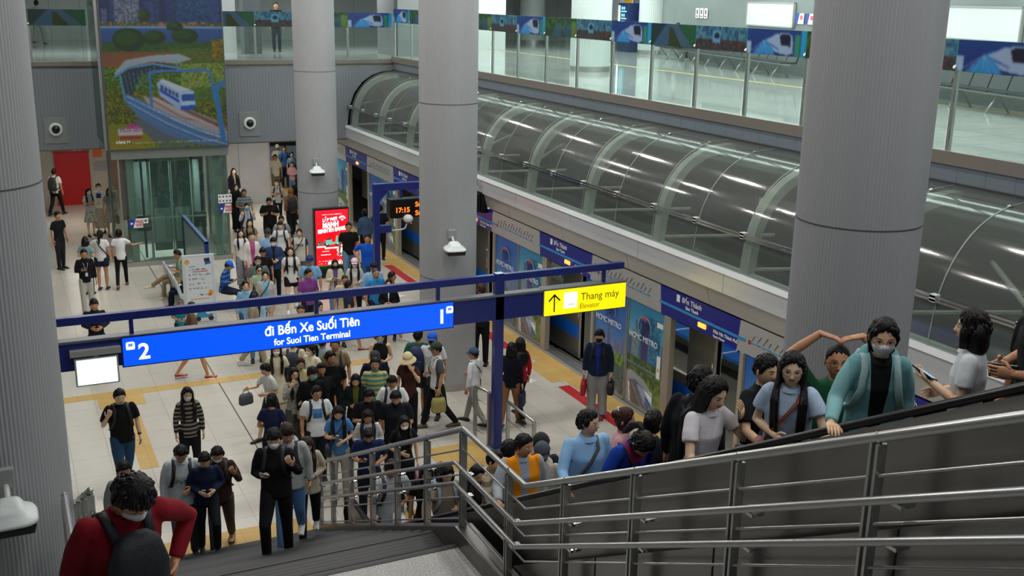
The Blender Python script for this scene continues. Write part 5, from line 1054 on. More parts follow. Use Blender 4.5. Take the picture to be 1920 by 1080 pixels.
    if hk not in ('bald', 'hijab'):
        if hk in ('long', 'bob', 'pony', 'bun'): hl = np.interp(A, [0, .35, .8, 1.25, 1.6, 3.2], [.072, .066, .035, -.01, -.12, -.12]); off = .017
        elif hk == 'buzz': hl = np.interp(A, [0, .6, 1.1, 1.5, 3.2], [.07, .066, .03, .0, -.06]); off = .007
        elif hk == 'fringe': hl = np.interp(A, [0, .7, 1.0, 1.45, 1.9, 3.2], [.036, .034, .02, -.02, -.045, -.075]); off = .022
        else: hl = np.interp(A, [0, .5, .9, 1.3, 1.6, 3.2], [.062, .055, .045, -.005, -.03, -.07]); off = .016
        lum = .0016*np.sin(az*9+z_*40)+.0012*np.sin(az*21-z_*50+sk)
        side = np.clip(1-(z_-.02)/.1, 0, 1); ofs = (off*(1-.35*side)+lum*(hk != 'buzz')); hl = hl+.004*np.sin(az*13+sk)+.003*np.sin(az*29); w_ = sst(-.006, .008, z_-hl); ofs = ofs*w_-.02*(1-w_)
        Hm = MB(); grid_mb(Hm, x_+nx*ofs, y_+ny*ofs, z_+nz*ofs, HT)
        if mid and hk != 'buzz' and 'cap' not in extras and 'bucket' not in extras:     # loose locks over the crown
            rg = random.Random(int(x*100)+sk); nl = 90 if near else 45; flow = hk in ('long', 'bob', 'pony', 'bun')
            def surf(a, zz, o_):
                cp_ = math.sqrt(max(.02, 1-(zz/.118)**2)); t_ = max(0, -zz/.118); sx_ = .075*(1-.25*t_**1.6)*(1+.04*min(1, max(0, (zz-.02)/.06))); yy_ = -.094*math.cos(a)*cp_; yy_ *= (.95-.04*t_) if yy_ < 0 else (1-.42*t_)
                q_ = V((sx_*math.sin(a)*cp_, yy_, zz)); return q_+q_.normalized()*o_
            for _ in range(nl):
                a = rg.uniform(-3.14, 3.14); hln = float(np.interp(abs(a), *(([0, .7, 1.0, 1.45, 1.9, 3.2], [.034, .032, .02, -.02, -.045, -.075]) if hk == 'fringe' else ([0, .35, .8, 1.25, 1.6, 3.2], [.072, .066, .035, -.01, -.1, -.1]) if flow else ([0, .5, .9, 1.3, 1.6, 3.2], [.06, .053, .043, -.01, -.03, -.07]))))
                z1 = rg.uniform(hln-.004, .085) if hk != 'bun' else rg.uniform(hln+.01, .09); z0_ = min(.112, z1+rg.uniform(.03, .06)); da = (rg.uniform(-.1, .1) if not flow else .12*(1 if a > 0 else -1)); o0 = off*.75; o1 = off*(.93 if flow else rg.uniform(.92, 1.12)); w0 = rg.uniform(.007, .012)
                Hm.tube([HT(surf(a-da, z0_, o0)), HT(surf(a-da*.4, (z0_+z1)/2+.004, o1)), HT(surf(a, z1, o0*.9))], [(.004*s, w0*s), (.005*s, w0*s), (.0015*s, .003*s)], 5, ref=tuple(HR @ V((math.sin(a), -math.cos(a), .3))))
        ln = float(extras.get('len', .40))
        UH = lambda p: S(U(p))
        if hk == 'long':
            front = 'backhair' not in extras; HM = MB()
            rows = [[HT((math.cos(a)*rx, yy+math.sin(a)*ry, zz)) for a in [2*math.pi*j/16 for j in range(16)]] for zz, rx, ry, yy in ((.09, .06, .06, .02), (.04, .08, .066, .035), (-.03, .086, .062, .045), (-.1, .088, .05, .055))]
            rows += [[UH((math.cos(a)*rx, yy+math.sin(a)*ry, zz)) for a in [2*math.pi*j/16 for j in range(16)]] for zz, rx, ry, yy in ((1.43, .10, .04, .09), (1.42-ln*.45, .10, .032, .128), (1.42-ln*.8, .085, .026, .13), (1.42-ln, .055, .015, .13))]
            HM.rings(rows)
            for sd in (-1, 1):
                for q, (ax_, ay_, tx, ty, f) in enumerate(((.072, -.03, .085, -.128, .78), (.082, .0, .115, -.10, .9), (.082, .03, .125, .05, .7), (.07, .06, .09, .12, .95))):
                    if q < 2 and not front: tx, ty = tx+.01, .07+.02*q
                    HM.tube([HT((ax_*.75, ay_*.9, .075)) if sd > 0 else HT((-ax_*.75, ay_*.9, .075)), HT((sd*(ax_+.006), ay_, .01)), HT((sd*(ax_+.004), ay_+.004, -.085)), UH((sd*(tx*.5+.045), ty*.45, 1.43)), UH((sd*tx, ty, 1.36)), UH((sd*(tx-.006), ty*1.04, 1.42-ln*.55*f)), UH((sd*(tx-.02), ty*1.04, 1.42-ln*f))],
                            [(.012*s, .02*s), (.015*s, .028*s), (.017*s, .03*s), (.018*s, .032*s), (.019*s, .034*s), (.018*s, .032*s), (.006*s, .012*s)], 8, ref=(1, 0, 0))
            hm2 = remesh(HM, max(vox*.85, .008), 1); bm = bmesh.new(); bm.from_mesh(hm2); t_ = Hm.mesh('t', []); bm.from_mesh(t_); Hm = bpy.data.meshes.new('hair')
            for f_ in bm.faces: f_.smooth = True
            bm.to_mesh(Hm); bm.free(); bpy.data.meshes.remove(t_); bpy.data.meshes.remove(hm2); Hm.materials.append(hairm(hc))
        elif hk == 'bob':
            rows = [[HT((math.cos(a)*rx, yy+math.sin(a)*ry, zz)) for a in [2*math.pi*j/16 for j in range(16)]] for zz, rx, ry, yy in ((.05, .078, .06, .035), (-.03, .09, .07, .035), (-.1, .096, .07, .035), (-.135, .085, .06, .035))]; Hm.rings(rows)
            for sd in (-1, 1): Hm.tube([HT((sd*.06, -.04, .05)), HT((sd*.084, -.035, -.02)), HT((sd*.084, -.03, -.11))], [(.012*s, .02*s), (.014*s, .03*s), (.012*s, .026*s)], 8, ref=(1, 0, 0))
        elif hk == 'pony': Hm.tube([HT((0, .09, .05)), HT((0, .14, .03)), HT((0, .155, -.06)), HT((0, .13, -.17)), HT((0, .12, -.24))], [.02*s, .03*s, .035*s, .028*s, .008*s], 10, round_ends=True)
        elif hk == 'bun': Hm.ell(HT((0, .1, .04)), (.045*s, .04*s, .045*s), 12, 8)
        obj('hair', Hm, hairm(hc), root, True)
    if hk == 'hijab':
        hl = np.interp(A, [0, .55, .8, 1.0, 3.2], [.07, .06, -.05, -.2, -.2]); w_ = sst(-.006, .008, z_-hl); w_ = np.where(A < .75, np.where(z_ < -.09, 1, w_), w_); ofs = .02*w_-.02*(1-w_)
        Hm = MB(); grid_mb(Hm, x_+nx*ofs, y_+ny*ofs, z_+nz*ofs, HT); rows = [[S(U((math.cos(a)*rx, math.sin(a)*ry+.0, zz))) for a in [2*math.pi*j/16 for j in range(16)]] for zz, rx, ry in ((1.53, .075, .085), (1.45, .11, .10), (1.36, .17, .13), (1.25, .19, .14))]; Hm.rings(rows)
        obj('headscarf', Hm, gmat(hc), root, True)
    if 'mask' in extras:
        zt = -.004-.012*np.clip(A-.2, 0, 1)
        w_ = sst(0, .01, zt-z_+.012*np.exp(-(x_/.016)**2))*sst(0, .01, z_+.108)*sst(0, .12, 1.12-A); ofs = .0095*w_-.015*(1-w_)
        bx, by, bz, _ = head_base(nu, nv, False); Mm = MB(); grid_mb(Mm, bx+nx*ofs*.7, by+ny*ofs-.016*w_*np.exp(-(x_/.03)**2)*np.exp(-((z_+.03)/.04)**2), bz, HT)
        for sd in (-1, 1): Mm.tube([HT((sd*.058, -.05, -.03)), HT((sd*.079, -.01, -.005)), HT((sd*.08, .012, .012))], .0018*s, 5)
        obj('face_mask', Mm, mat('mask_'+extras['mask'], extras['mask'], .8, bump=(30, .2, (.2, 1, 3))), root, True)
    if 'glasses' in extras or 'sunglasses' in extras:
        g = MB(); yy = fy(.031, .006)-.012
        for sd in (-1, 1):
            n = 16; g.tube([HT((sd*.032+.024*math.cos(a), yy+.004*abs(math.cos(a)), .004+.019*math.sin(a))) for a in [2*math.pi*j/n for j in range(n+1)]], .0016*s, 6); g.tube([HT((sd*.056, yy+.004, .008)), HT((sd*.08, yy+.03, .01)), HT((sd*.081, .0, .012))], .0015*s, 5)
        g.tube([HT((-.009, yy, .007)), HT((.009, yy, .007))], .0016*s, 5); gg = obj('glasses', g, mat('glasses_frame', '2a2224', .3, .3), root, True)
        if 'sunglasses' in extras:
            ls = MB()
            for sd in (-1, 1): ls.rings([[HT((sd*.032+.022*math.cos(a), yy+q, .004+.018*math.sin(a))) for a in [2*math.pi*j/12 for j in range(12)]] for q in (-.0005, .0005)])
            obj('lens', ls, mat('dark_lens', '08080a', .08), gg)
    for kind in ('cap', 'bucket'):
        if kind in extras:
            c_ = extras[kind]; hb = kind == 'bucket'; Cm = MB(); zc = .028; w_ = sst(-.004, .006, z_-(zc-.012*np.cos(az)*0)); ofs = .026*w_-.03*(1-w_); grid_mb(Cm, x_+nx*ofs, y_+ny*ofs, np.maximum(z_+nz*ofs*1.2, -.02), HT)
            if hb:
                n = 24; Cm.rings([[HT((math.cos(a)*r1, math.sin(a)*r1*1.12, zz)) for a in [2*math.pi*j/n for j in range(n)]] for r1, zz in ((.088, .045), (.105, .02), (.15, -.012), (.152, -.018), (.1, .012), (.085, .03))], cap=False)
            else:
                back = 'backcap' in extras; q = 1 if back else -1; top_, bot = [], []
                for i in range(9):
                    a = -1.0+2.0*i/8; top_.append((math.sin(a)*.085, q*(.075+.075*math.cos(a)), .034-.016*abs(math.sin(a))))
                inn = [(math.sin(-1.0+2*i/8)*.088, q*.085*math.cos(-1.0+2*i/8), .046) for i in range(9)]
                Cm.rings([[HT(p) for p in inn], [HT(p) for p in top_], [HT((p[0], p[1], p[2]-.006)) for p in top_], [HT((p[0], p[1], p[2]-.01)) for p in inn]], cap=False, closed=False)
            obj('cap' if kind == 'cap' else 'bucket_hat', Cm, mat('cap_'+c_, c_, .8, bump=(40, .1)), root, True)
    if 'headphones' in extras: g = MB(); g.tube([HT((math.sin(a)*.098, .0, math.cos(a)*.142)) for a in [-1.5+3.0*i/12 for i in range(13)]], .008*s, 8).ell(HT((.093, 0, 0)), (.018*s, .035*s, .038*s), 10, 8).ell(HT((-.093, 0, 0)), (.018*s, .035*s, .038*s), 10, 8); obj('headphones', g, BLACK, root, True)
    if 'clip' in extras: obj('hair_clip', MB().tube([HT((-.05, .06, .1)), HT((0, .08, .115)), HT((.05, .06, .1))], .008*s, 6), mat('clip_'+extras['clip'], extras['clip'], .4), root, True)
    if 'lanyard' in extras: g = MB().tube([S(U((-.06, .02, 1.45))), S(U((-.05, -.12, 1.33))), S(U((0, -.145, 1.1))), S(U((.05, -.12, 1.33))), S(U((.06, .02, 1.45)))], .005*s, 5).box(tuple(S(U((-.03, -.165, 1.02)))), tuple(S(U((.03, -.15, 1.11))))); obj('lanyard', g, mat('lanyard_'+extras['lanyard'], extras['lanyard'], .6), root)
    if 'watch' in extras: P2, P1 = arm[1][2], arm[1][1]; obj('watch', MB().tube([S(P2.lerp(P1, .06)), S(P2.lerp(P1, .17))], .031*s, 10), mat('watch_dark', '1a1d22', .3), root, True)
    # ---- things carried: objects of their own
    M = Matrix.Translation((x, y, z)) @ Matrix.Rotation(rot, 4, 'Z'); who = label.replace('person in ', 'the person in ') if label.startswith('person') else label
    who = ' '.join(who.split()[:11])
    def carried(name, lab, cat, mb, m_, smooth=True, subs=(), bev=0):
        o = obj(name, mb, m_, None, smooth, bevel=bev); cs = [V(c) for c in o.bound_box]; c = V((sum(q.x for q in cs)/8, sum(q.y for q in cs)/8, min(q.z for q in cs)))
        o.data.transform(Matrix.Translation(-c)); o.matrix_world = M @ Matrix.Translation(c); tag(o, lab, cat)
        for n2, mb2, m2 in subs: o2 = obj(n2, mb2, m2, o, True); o2.data.transform(Matrix.Translation(-c))
        return o
    for kk in ('pack', 'fpack'):
        if kk in extras:
            c_ = extras[kk]; q = 1 if kk == 'pack' else -1; bm_ = MB()
            ty = .105*k*loose; R_ = []
            for zz, rx, d_ in ((.93, .10, .05), (.96, .145, .12), (1.1, .155, .15), (1.27, .145, .13), (1.38, .11, .09), (1.415, .06, .04)):
                R_.append([S(U((math.copysign(abs(math.cos(a))**.6, math.cos(a))*rx, q*(ty+d_/2+.01)+math.copysign(abs(math.sin(a))**.6, math.sin(a))*d_/2, zz))) for a in [2*math.pi*j/20 for j in range(20)]])
            bm_.rings(R_); pk = MB(); pk.rings([[S(U((math.copysign(abs(math.cos(a))**.5, math.cos(a))*rx, q*(ty+.15)+math.copysign(abs(math.sin(a))**.5, math.sin(a))*.03, zz))) for a in [2*math.pi*j/16 for j in range(16)]] for zz, rx in ((.98, .09), (1.0, .115), (1.15, .115), (1.17, .09))])
            m1 = mat('bag_'+c_, c_, .7, bump=(25, .25)); subs = [('pocket', pk, m1)]
            for sd in (-1, 1):
                xs = sd*.098
                subs.append(('strap', MB().tube([S(U((xs*.8, q*(ty+.02), 1.37))), S(U((xs, q*.05, 1.437))), S(U((xs, -q*.02, 1.44))), S(U((xs, -q*.09, 1.385))), S(U((xs*1.15, -q*(ty+.018), 1.26))), S(U((xs*1.5, -q*(ty-.02), 1.13))), S(U((xs*1.75, q*.02, 1.04))), S(U((xs*1.3, q*(ty+.02), 1.0)))], [(.024*s, .009*s)]*8, 8, ref=(1, 0, 0)), m1))
            carried('backpack', 'backpack %s of %s' % ('on the back' if q > 0 else 'worn in front', who), 'backpack', bm_, m1, True, subs)
    if 'cross' in extras:
        c_ = extras['cross']; q = -1 if 'crossleft' in extras else 1; m1 = mat('bag_'+c_, c_, .6, bump=(20, .2)); a = .125*k*loose
        bg = MB().rings([[S(U((-q*.175+math.copysign(abs(math.cos(t))**.5, math.cos(t))*.05*f, -.05+math.copysign(abs(math.sin(t))**.5, math.sin(t))*.1*f, zz))) for t in [2*math.pi*j/16 for j in range(16)]] for zz, f in ((.82, .8), (.84, 1), (.98, 1), (1.0, .8))])
        st_ = MB().tube([S(U(p)) for p in ((-q*.16, -.03, 1.0), (-q*.13, -a*.9, 1.1), (-q*.03, -a-.014, 1.24), (q*.06, -a*.85-.01, 1.37), (q*.09, -.02, 1.447), (q*.08, .06, 1.41), (0, a+.01, 1.28), (-q*.12, a*.9, 1.12), (-q*.17, .02, 1.0))], [(.016*s, .004*s)]*9, 6, ref=(0, 0, 1))
        carried('crossbody_bag', 'crossbody bag of %s' % who, 'bag', bg, m1, True, [('strap', st_, m1)])
    for kk, lab_ in (('handbag', 'handbag held by'), ('tote', 'shopping bag held by'), ('paperbag', 'brown paper bag held by'), ('plastic', 'white plastic bag held by')):
        if kk in extras:
            c_ = extras[kk] or 'b08850'; hd = hands[0 if 'rightbag' in extras or arms[1] in 'pfs' or (kk == 'tote' and 'handbag' in extras) else 1][0]; wd, hg, dp = {'handbag': (.15, .22, .06), 'tote': (.14, .28, .05), 'paperbag': (.11, .22, .05), 'plastic': (.14, .3, .08)}[kk]
            zt = hd.z-.1*s; bg = MB().rings([[V((hd.x+math.copysign(abs(math.cos(t))**.45, math.cos(t))*dp*f*s, hd.y+math.copysign(abs(math.sin(t))**.45, math.sin(t))*wd*f*s, zz)) for t in [2*math.pi*j/16 for j in range(16)]] for zz, f in ((zt-hg*s, .85), (zt-hg*.9*s, 1), (zt-hg*.3*s, .97), (zt, .8))])
            hs = MB().tube([V((hd.x, hd.y-.07*s, zt)), V((hd.x, hd.y-.045*s, hd.z-.0*s)), V((hd.x, hd.y, hd.z+.012*s)), V((hd.x, hd.y+.045*s, hd.z)), V((hd.x, hd.y+.07*s, zt))], .007*s, 6)
            m1 = mat('bag_'+c_, c_, .65, bump=(18, .3)); carried({'handbag': 'handbag', 'tote': 'shopping_bag', 'paperbag': 'paper_bag', 'plastic': 'plastic_bag'}[kk], lab_+' '+who, 'bag', bg, m1, True, [('handle', hs, m1)])
    if 'phone' in extras:
        c0, D, Nn, T = hands[0 if arms[0] in 'pg' else 1]; c = c0+Nn*.026*s; q = MB(); e1, e2, e3 = D*.072, T*.036, Nn*.005
        q.add([c+a*e1+b*e2+d*e3 for d in (-1, 1) for a, b in ((-1, -1), (1, -1), (1, 1), (-1, 1))], [(0, 3, 2, 1), (4, 5, 6, 7), (0, 1, 5, 4), (1, 2, 6, 5), (2, 3, 7, 6), (3, 0, 4, 7)])
        sc_ = MB().add([c+a*e1*.94+b*e2*.9+e3*1.1 for a, b in ((-1, -1), (1, -1), (1, 1), (-1, 1))], [(0, 1, 2, 3)])
        carried('phone', 'phone held by %s' % who, 'phone', q, mat('phone_body', '15161a', .3), False, [('screen', sc_, mat('phone_screen', extras['phone'] or '6f8ab0', .2, emit=.7))])
    return root

PEOPLE = [
 (1.63, 40.7, 0.0, 2.58, 1.68, 41.3, 1, 0, 1, 'tee:c8c8c0', 'pants:16161a', 'short', {'pack': '2a2c28'}, 'dd', 'wa', 0, 0, 0, 'person in pale tee with dark backpack entering the lobby'),
 (2.44, 36.71, 0.0, 0.2, 1.58, 37.4, 2, 1, 0.95, 'tee:b8b8b8|sleeves:d0d0cc:.14', 'skirt:a8aaa0|flower:55584f:16', 'long', {'mask': 'e8e8e8', 'phone': '8ab8d8'}, 'pp', 'st', 0, 14, 0, 'person in patterned white skirt looking at a phone'),
 (2.79, 37.13, 0.0, -0.25, 1.64, 37.8, 2, 1, 1, 'tee:e0e0de|print:3a4a7a:1.18', 'lskirt:b0a898', 'short', {'mask': 'f0f0f0'}, 'db', 'st', 0, 0, 0, 'person in printed white tee with beige skirt and mask'),
 (3.04, 36.45, 0.0, 0.09, 1.58, 37.2, 1, 1, 0.95, 'tee:8f9a94|flower:5f6a64:26', 'skirt:a09a90', 'bob', {'tote': '6a3a2a', 'shoes': '2a2a2a'}, 'dd', 'st', 0, 0, 0, 'person in patterned grey top carrying a brown bag'),
 (1.28, 32.5, 0.0, 0.66, 1.66, 33.2, 1, 0, 1, 'tee:18181c', 'pants:222226', 'short', {}, 'dd', 'st', 0, 0, 0, 'person in black tee half hidden by the left column'),
 (1.76, 29.33, 0.0, 2.73, 1.55, 30.1, 2, 1, 0.95, 'tee:7f9a98', 'pants:20242c', 'bob', {}, 'bb', 'st', 0, 5, 0, 'person in teal top standing behind the black shirted man'),
 (2.16, 29.75, 0.0, 2.81, 1.6, 30.6, 1, 1, 1.12, 'tee:dcdcdc', 'shorts:1c2038', 'pony', {'cross': '1c2030', 'shoes': '2a2a3a'}, 'do', 'st', 4, 0, 0, 'person in white tee and navy shorts seen from behind'),
 (2.65, 29.82, 0.0, 2.97, 1.62, 30.7, 1, 1, 1, 'tee:e6e6e6', 'slim:121214', 'bun', {'shoes': '7a5a48'}, 'od', 'wa', 0, 0, 0, 'person in white tee and black trousers seen from behind'),
 (1.6, 27.5, 0.0, 0.12, 1.64, 28.3, 1, 0, 1, 'shirt:111114', 'pants:b8b6ac', 'short', {'glasses': '', 'lanyard': 'c8d0d8', 'phone': '1a1a1a', 'shoes': '3a3a4a'}, 'pd', 'st', 0, 6, 0, 'person in black shirt and pale trousers wearing a badge'),
 (1.43, 22.68, 0.0, 0.02, 1.66, 23.7, 1, 0, 1, 'shirt:141824', 'pants:181820', 'fringe', {}, 'bb', 'st', 0, 2, 0, 'person in navy shirt behind the left frame end'),
 (3.95, 28.1, 0.0, -1.8, 1.68, 29.1, 1, 0, 1, 'tee:7a8a6a', 'pants:8f8064', 'short', {'shoes': 'c8bea0', 'phone': '333333'}, 'pp', 'sx', 0, 20, 0, 'person in tan trousers seated with legs crossed'),
 (3.95, 27.0, 0.0, -1.89, 1.66, 28.1, 1, 0, 1, 'shirt:1c2030', 'pants:141c34', 'short', {}, 'bb', 'si', 0, 15, 0, 'person in navy trousers seated behind the information board'),
 (4.75, 26.6, 0.0, 1.05, 1.66, 27.8, 1, 0, 1, 'shirt:c8d0d8|below:1f3f7a:1.15|stripe:3f6fb0:.12', 'pants:1c2438', 'short', {'cap': '1f5fc8', 'phone': '222222'}, 'pp', 'si', 12, 18, 0, 'person in bright blue cap seated looking at a phone'),
 (3.26, 23.71, 0.0, 0.04, 1.2, 24.8, 1, 0, 1.1, 'tee:1f8fa8', 'shorts:303438', 'buzz:6a5a50', {}, 'bb', 'st', 10, 15, 0, 'person in teal tee crouching beside the information board'),
 (10.5, 44.65, 0.0, -0.14, 1.66, 46.3, 1, 0, 1, 'polo:c8c4a0', 'pants:6a6a58', 'short', {'cap': 'd8d8d0'}, 'dd', 'wa', 0, 0, 0, 'person in white cap far back in the passage'),
 (10.56, 43.69, 0.0, -0.24, 1.7, 45.4, 1, 0, 1, 'tee:2f5f9a', 'pants:2a3040', 'short', {'pack': '20304a'}, 'dd', 'st', 0, 0, 0, 'person in blue tee far back in the passage'),
 (10.66, 42.87, 0.0, -0.24, 1.6, 44.7, 2, 1, 0.95, 'tee:7f9ab8', 'jeans:5a6f8a', 'pony', {}, 'dd', 'wa', 0, 0, 0, 'person in pale blue top in the passage'),
 (9.72, 41.8, 0.0, -0.14, 1.68, 43.4, 1, 0, 1.05, 'polo:dcd8c8', 'pants:857a5c', 'short', {}, 'dd', 'wa', 0, 0, 0, 'person in white polo and khaki trousers in the passage'),
 (10.25, 41.28, 0.0, -0.33, 1.4, 43.0, 2, 1, 0.9, 'sweater:d8a8b0|print:6a3a3a:1.2', 'jeans:5f7890', 'bun', {}, 'bb', 'st', 0, 0, 0, 'child in pink sweater and jeans in the passage'),
 (9.2, 36.3, 0.0, 3.07, 1.62, 38.0, 1, 1, 1, 'cardigan:101012', 'lskirt:101012', 'hijab:101012', {}, 'dd', 'st', 0, 0, 0, 'person in long black robe beside the far column'),
 (8.5, 34.5, 0.0, 3.16, 1.62, 36.1, 1, 1, 1.08, 'shirt:7f5c38', 'wide:0e0e10', 'hijab:7a5632', {'pack': '14161a'}, 'dd', 'wa', 0, 0, 0, 'person in brown headscarf with a black backpack'),
 (8.5, 36.42, 0.0, -0.23, 1.62, 38.0, 1, 1, 1, 'tee:c4c4c0|flower:6a6a66:14', 'slim:16161c', 'short', {'mask': 'e0e4e8', 'pack': '1c1c20'}, 'pp', 'wa', 0, 0, 0, 'person in pale tee with backpack straps and a mask'),
 (7.54, 39.0, 0.0, 0.16, 1.62, 40.3, 2, 1, 1, 'cardigan:12141c|open:8f8060:.03', 'lskirt:101218', 'long', {}, 'dd', 'st', 0, 0, 0, 'person in black standing against the pale passage wall'),
 (6.97, 35.82, 0.0, 0.16, 1.6, 37.1, 2, 1, 1, 'sweater:101014', 'wide:121216', 'long', {'mask': 'e0dcdc'}, 'dd', 'st', 0, 0, 0, 'person in black top with white mask beside the lift'),
 (6.99, 34.59, 0.0, -0.11, 1.66, 35.9, 1, 0, 1.1, 'polo:6a7078|thin:a8acb0:.09', 'pants:3a3c40', 'short', {'glasses': ''}, 'bd', 'wa', 0, 0, 0, 'person in grey striped polo shirt walking'),
 (7.34, 32.6, 0.0, -0.22, 1.74, 34.1, 1, 0, 1.25, 'tee:0e0f11', 'pants:101216', 'short', {'phone': 'c84030'}, 'pp', 'wa', 0, 22, 0, 'broad person in black looking down at a phone'),
 (6.59, 32.31, 0.0, -0.03, 1.6, 33.6, 2, 1, 1, 'shirt:c8c8d0|open:8fa0b0:.05', 'pants:3a3f48', 'short', {'mask': '5fb0d8', 'pack': '1a1c24'}, 'ss', 'st', 0, 0, 0, 'person in white shirt and light blue mask'),
 (6.16, 29.89, 0.0, -0.12, 1.6, 31.2, 2, 1, 1, 'tee:8f8468', 'pants:4a4438', 'long', {}, 'dd', 'st', 0, 0, 0, 'person in olive tee with long dark hair'),
 (5.68, 28.79, 0.0, -0.11, 1.6, 30.1, 2, 1, 0.95, 'tee_loose:e0e2e0', 'wide:7f868c|flower:4a5058:30', 'long', {'shoes': '2a2a2a'}, 'dd', 'wa', 0, 0, 0, 'person in white tee and grey patterned trousers'),
 (5.8, 27.99, 0.0, -0.03, 1.68, 29.3, 4, 1, 0.95, 'cardigan:e2dad4|open:b04f86:.065', 'skirt:b04f86', 'short:3a2418', {}, 'dd', 'wa', 0, 0, 8, 'person in magenta dress under an open white shirt'),
 (6.28, 28.19, 0.0, -0.13, 1.66, 29.6, 1, 0, 1.05, 'tee:8fb8e0', 'jeans:40506a', 'short', {'cap': '2a2c2a'}, 'dd', 'st', 0, 10, 0, 'person in light blue tee and dark cap'),
 (7.05, 29.84, 0.0, -0.23, 1.66, 31.4, 1, 0, 1, 'tee:8a9098', 'pants:20242c', 'short', {'glasses': '', 'pack': '101114'}, 'dd', 'st', 0, 10, 0, 'person in grey tee with glasses and black straps'),
 (6.86, 29.19, 0.0, -0.23, 1.66, 30.7, 2, 0, 0.95, 'tee:dcdedc|text:55585c:1.2', 'slim:1a1c20', 'fringe', {'pack': '1c2230'}, 'dd', 'wa', 0, 0, 0, 'person in white tee with navy backpack straps'),
 (6.17, 27.09, 0.0, -0.22, 1.66, 28.6, 2, 0, 1, 'jacket:2c3f66|open:16181c:.03', 'pants:14161c', 'fringe', {'mask': 'dfe6ea'}, 'bb', 'st', 0, 6, 0, 'person in denim jacket and white mask'),
 (5.68, 26.17, 0.0, -0.13, 1.64, 27.6, 1, 0, 1, 'tee:101114', 'pants:16181c', 'fringe', {'glasses': ''}, 'dd', 'st', 0, 15, 0, 'person in black tee looking down'),
 (5.34, 25.19, 0.0, -0.12, 1.66, 26.6, 1, 0, 1.15, 'tee:5f706e', 'pants:2a2e30', 'short', {'mask': 'a8b8b8'}, 'dd', 'st', 0, 5, 0, 'person in grey green tee and grey mask'),
 (5.24, 24.6, 0.0, -0.04, 1.58, 26.0, 2, 1, 1, 'tee:a8b8a0', 'pants:4a5048', 'bun', {'sunglasses': '', 'cross': '202224'}, 'dd', 'st', 0, 0, 0, 'person in pale green tee and sunglasses'),
 (5.23, 23.92, 0.0, -0.22, 1.6, 25.4, 2, 1, 1, 'cardigan:b8b4b0|open:7fb8d8:.06', 'shorts:c0b4a0', 'bun', {'cross': '14161c', 'len': '.3'}, 'dd', 'st', 0, 0, 0, 'person in light grey cardigan over a blue top'),
 (4.62, 23.23, 0.0, 0.01, 1.6, 24.6, 2, 1, 0.95, 'shirt:7fb0d0', 'jeans:3f5f80', 'bun', {}, 'dd', 'st', 0, 0, 8, 'person in light blue denim shirt behind the frame'),
 (4.64, 22.39, 0.0, -0.2, 1.58, 23.8, 2, 1, 0.95, 'jacket:9fc0e0|open:d8cfb0:.05', 'jeans:7f9ab8', 'long', {}, 'dd', 'st', 0, 0, 0, 'person in pale denim jacket with long black hair'),
 (6.32, 25.92, 0.0, -0.24, 1.68, 27.5, 4, 1, 0.98, 'tee_loose:dcdcda|text:3a3a3a:1.15', 'shorts:15151a', 'long', {'shoes': 'dddddd', 'pack': '1a1c20', 'len': '.5'}, 'dd', 'wa', 0, 0, 0, 'person in long white tee and black shorts'),
 (7.13, 28.14, 0.0, -0.34, 1.64, 29.8, 2, 1, 1, 'tee_loose:c4c2ba|sleeves:26364a:.15|text:2a2a2a:1.15', 'pants:6a6c6a', 'bun', {'mask': 'c0a488', 'cross': '16181c'}, 'dd', 'wa', 0, 4, 0, 'person in grey jersey with navy sleeves and mask'),
 (8.45, 27.94, 0.0, -0.21, 1.76, 29.9, 1, 0, 1.12, 'tee:0c0d0e', 'jeans:5f7f9a', 'short', {'glasses': ''}, 'dd', 'wa', 0, 0, 0, 'person in black tee and jeans beside the red screen'),
 (8.55, 26.58, 0.0, -0.4, 1.7, 28.7, 1, 0, 1.1, 'tee:0f55c8', 'jeans:2f5078', 'short', {}, 'kd', 'wa', 0, 0, 0, 'person in bright blue tee by the display pole'),
 (9.56, 29.91, 0.0, 3.18, 1.66, 32.1, 1, 1, 1.05, 'shirt:3f5878', 'slim:121418', 'bun', {}, 'dd', 'st', 0, 0, 0, 'person in slate uniform shirt with back turned'),
 (10.12, 30.2, 0.0, 2.99, 1.7, 32.5, 1, 0, 1.05, 'tee:101420', 'pants:101218', 'short', {}, 'dd', 'st', 0, 0, 0, 'person in black standing behind the display pole'),
 (6.45, 24.55, 0.0, -0.43, 1.72, 26.2, 1, 0, 1.08, 'guard:7fb0dc', 'pants:182238', 'short', {'cap': '1f2f6a'}, 'dd', 'st', 0, 6, 0, 'guard in light blue uniform and navy cap'),
 (6.12, 23.54, 0.0, 0.27, 1.66, 25.2, 3, 0, 1.05, 'polo:7f3f8a', 'pants:20222a', 'short', {}, 'dd', 'st', 0, 4, 20, 'person in purple polo shirt beside the guard'),
 (7.08, 24.61, 0.0, -0.19, 1.6, 26.4, 2, 1, 1, 'cardigan:cfc4a4|open:5f5080:.06', 'jeans:5f7f9c', 'bob', {'mask': '17181c', 'phone': 'd0d0d0'}, 'pp', 'wa', 0, 10, 0, 'person in beige cardigan and black mask'),
 (7.51, 24.39, 0.0, -0.3, 1.62, 26.4, 2, 1, 1.05, 'shirt:d4d4d0', 'pants:1c1e24', 'long', {'cap': 'e8c8d8', 'mask': 'e8eaea'}, 'db', 'wa', 0, 0, 0, 'person in white jacket with pink and white cap'),
 (6.82, 22.95, 0.0, -0.11, 1.64, 24.8, 1, 0, 1.02, 'polo:d0bf98', 'pants:c8b48c', 'buzz:2a2826', {}, 'dd', 'wa', 0, 12, 0, 'older person in cream polo shirt looking down'),
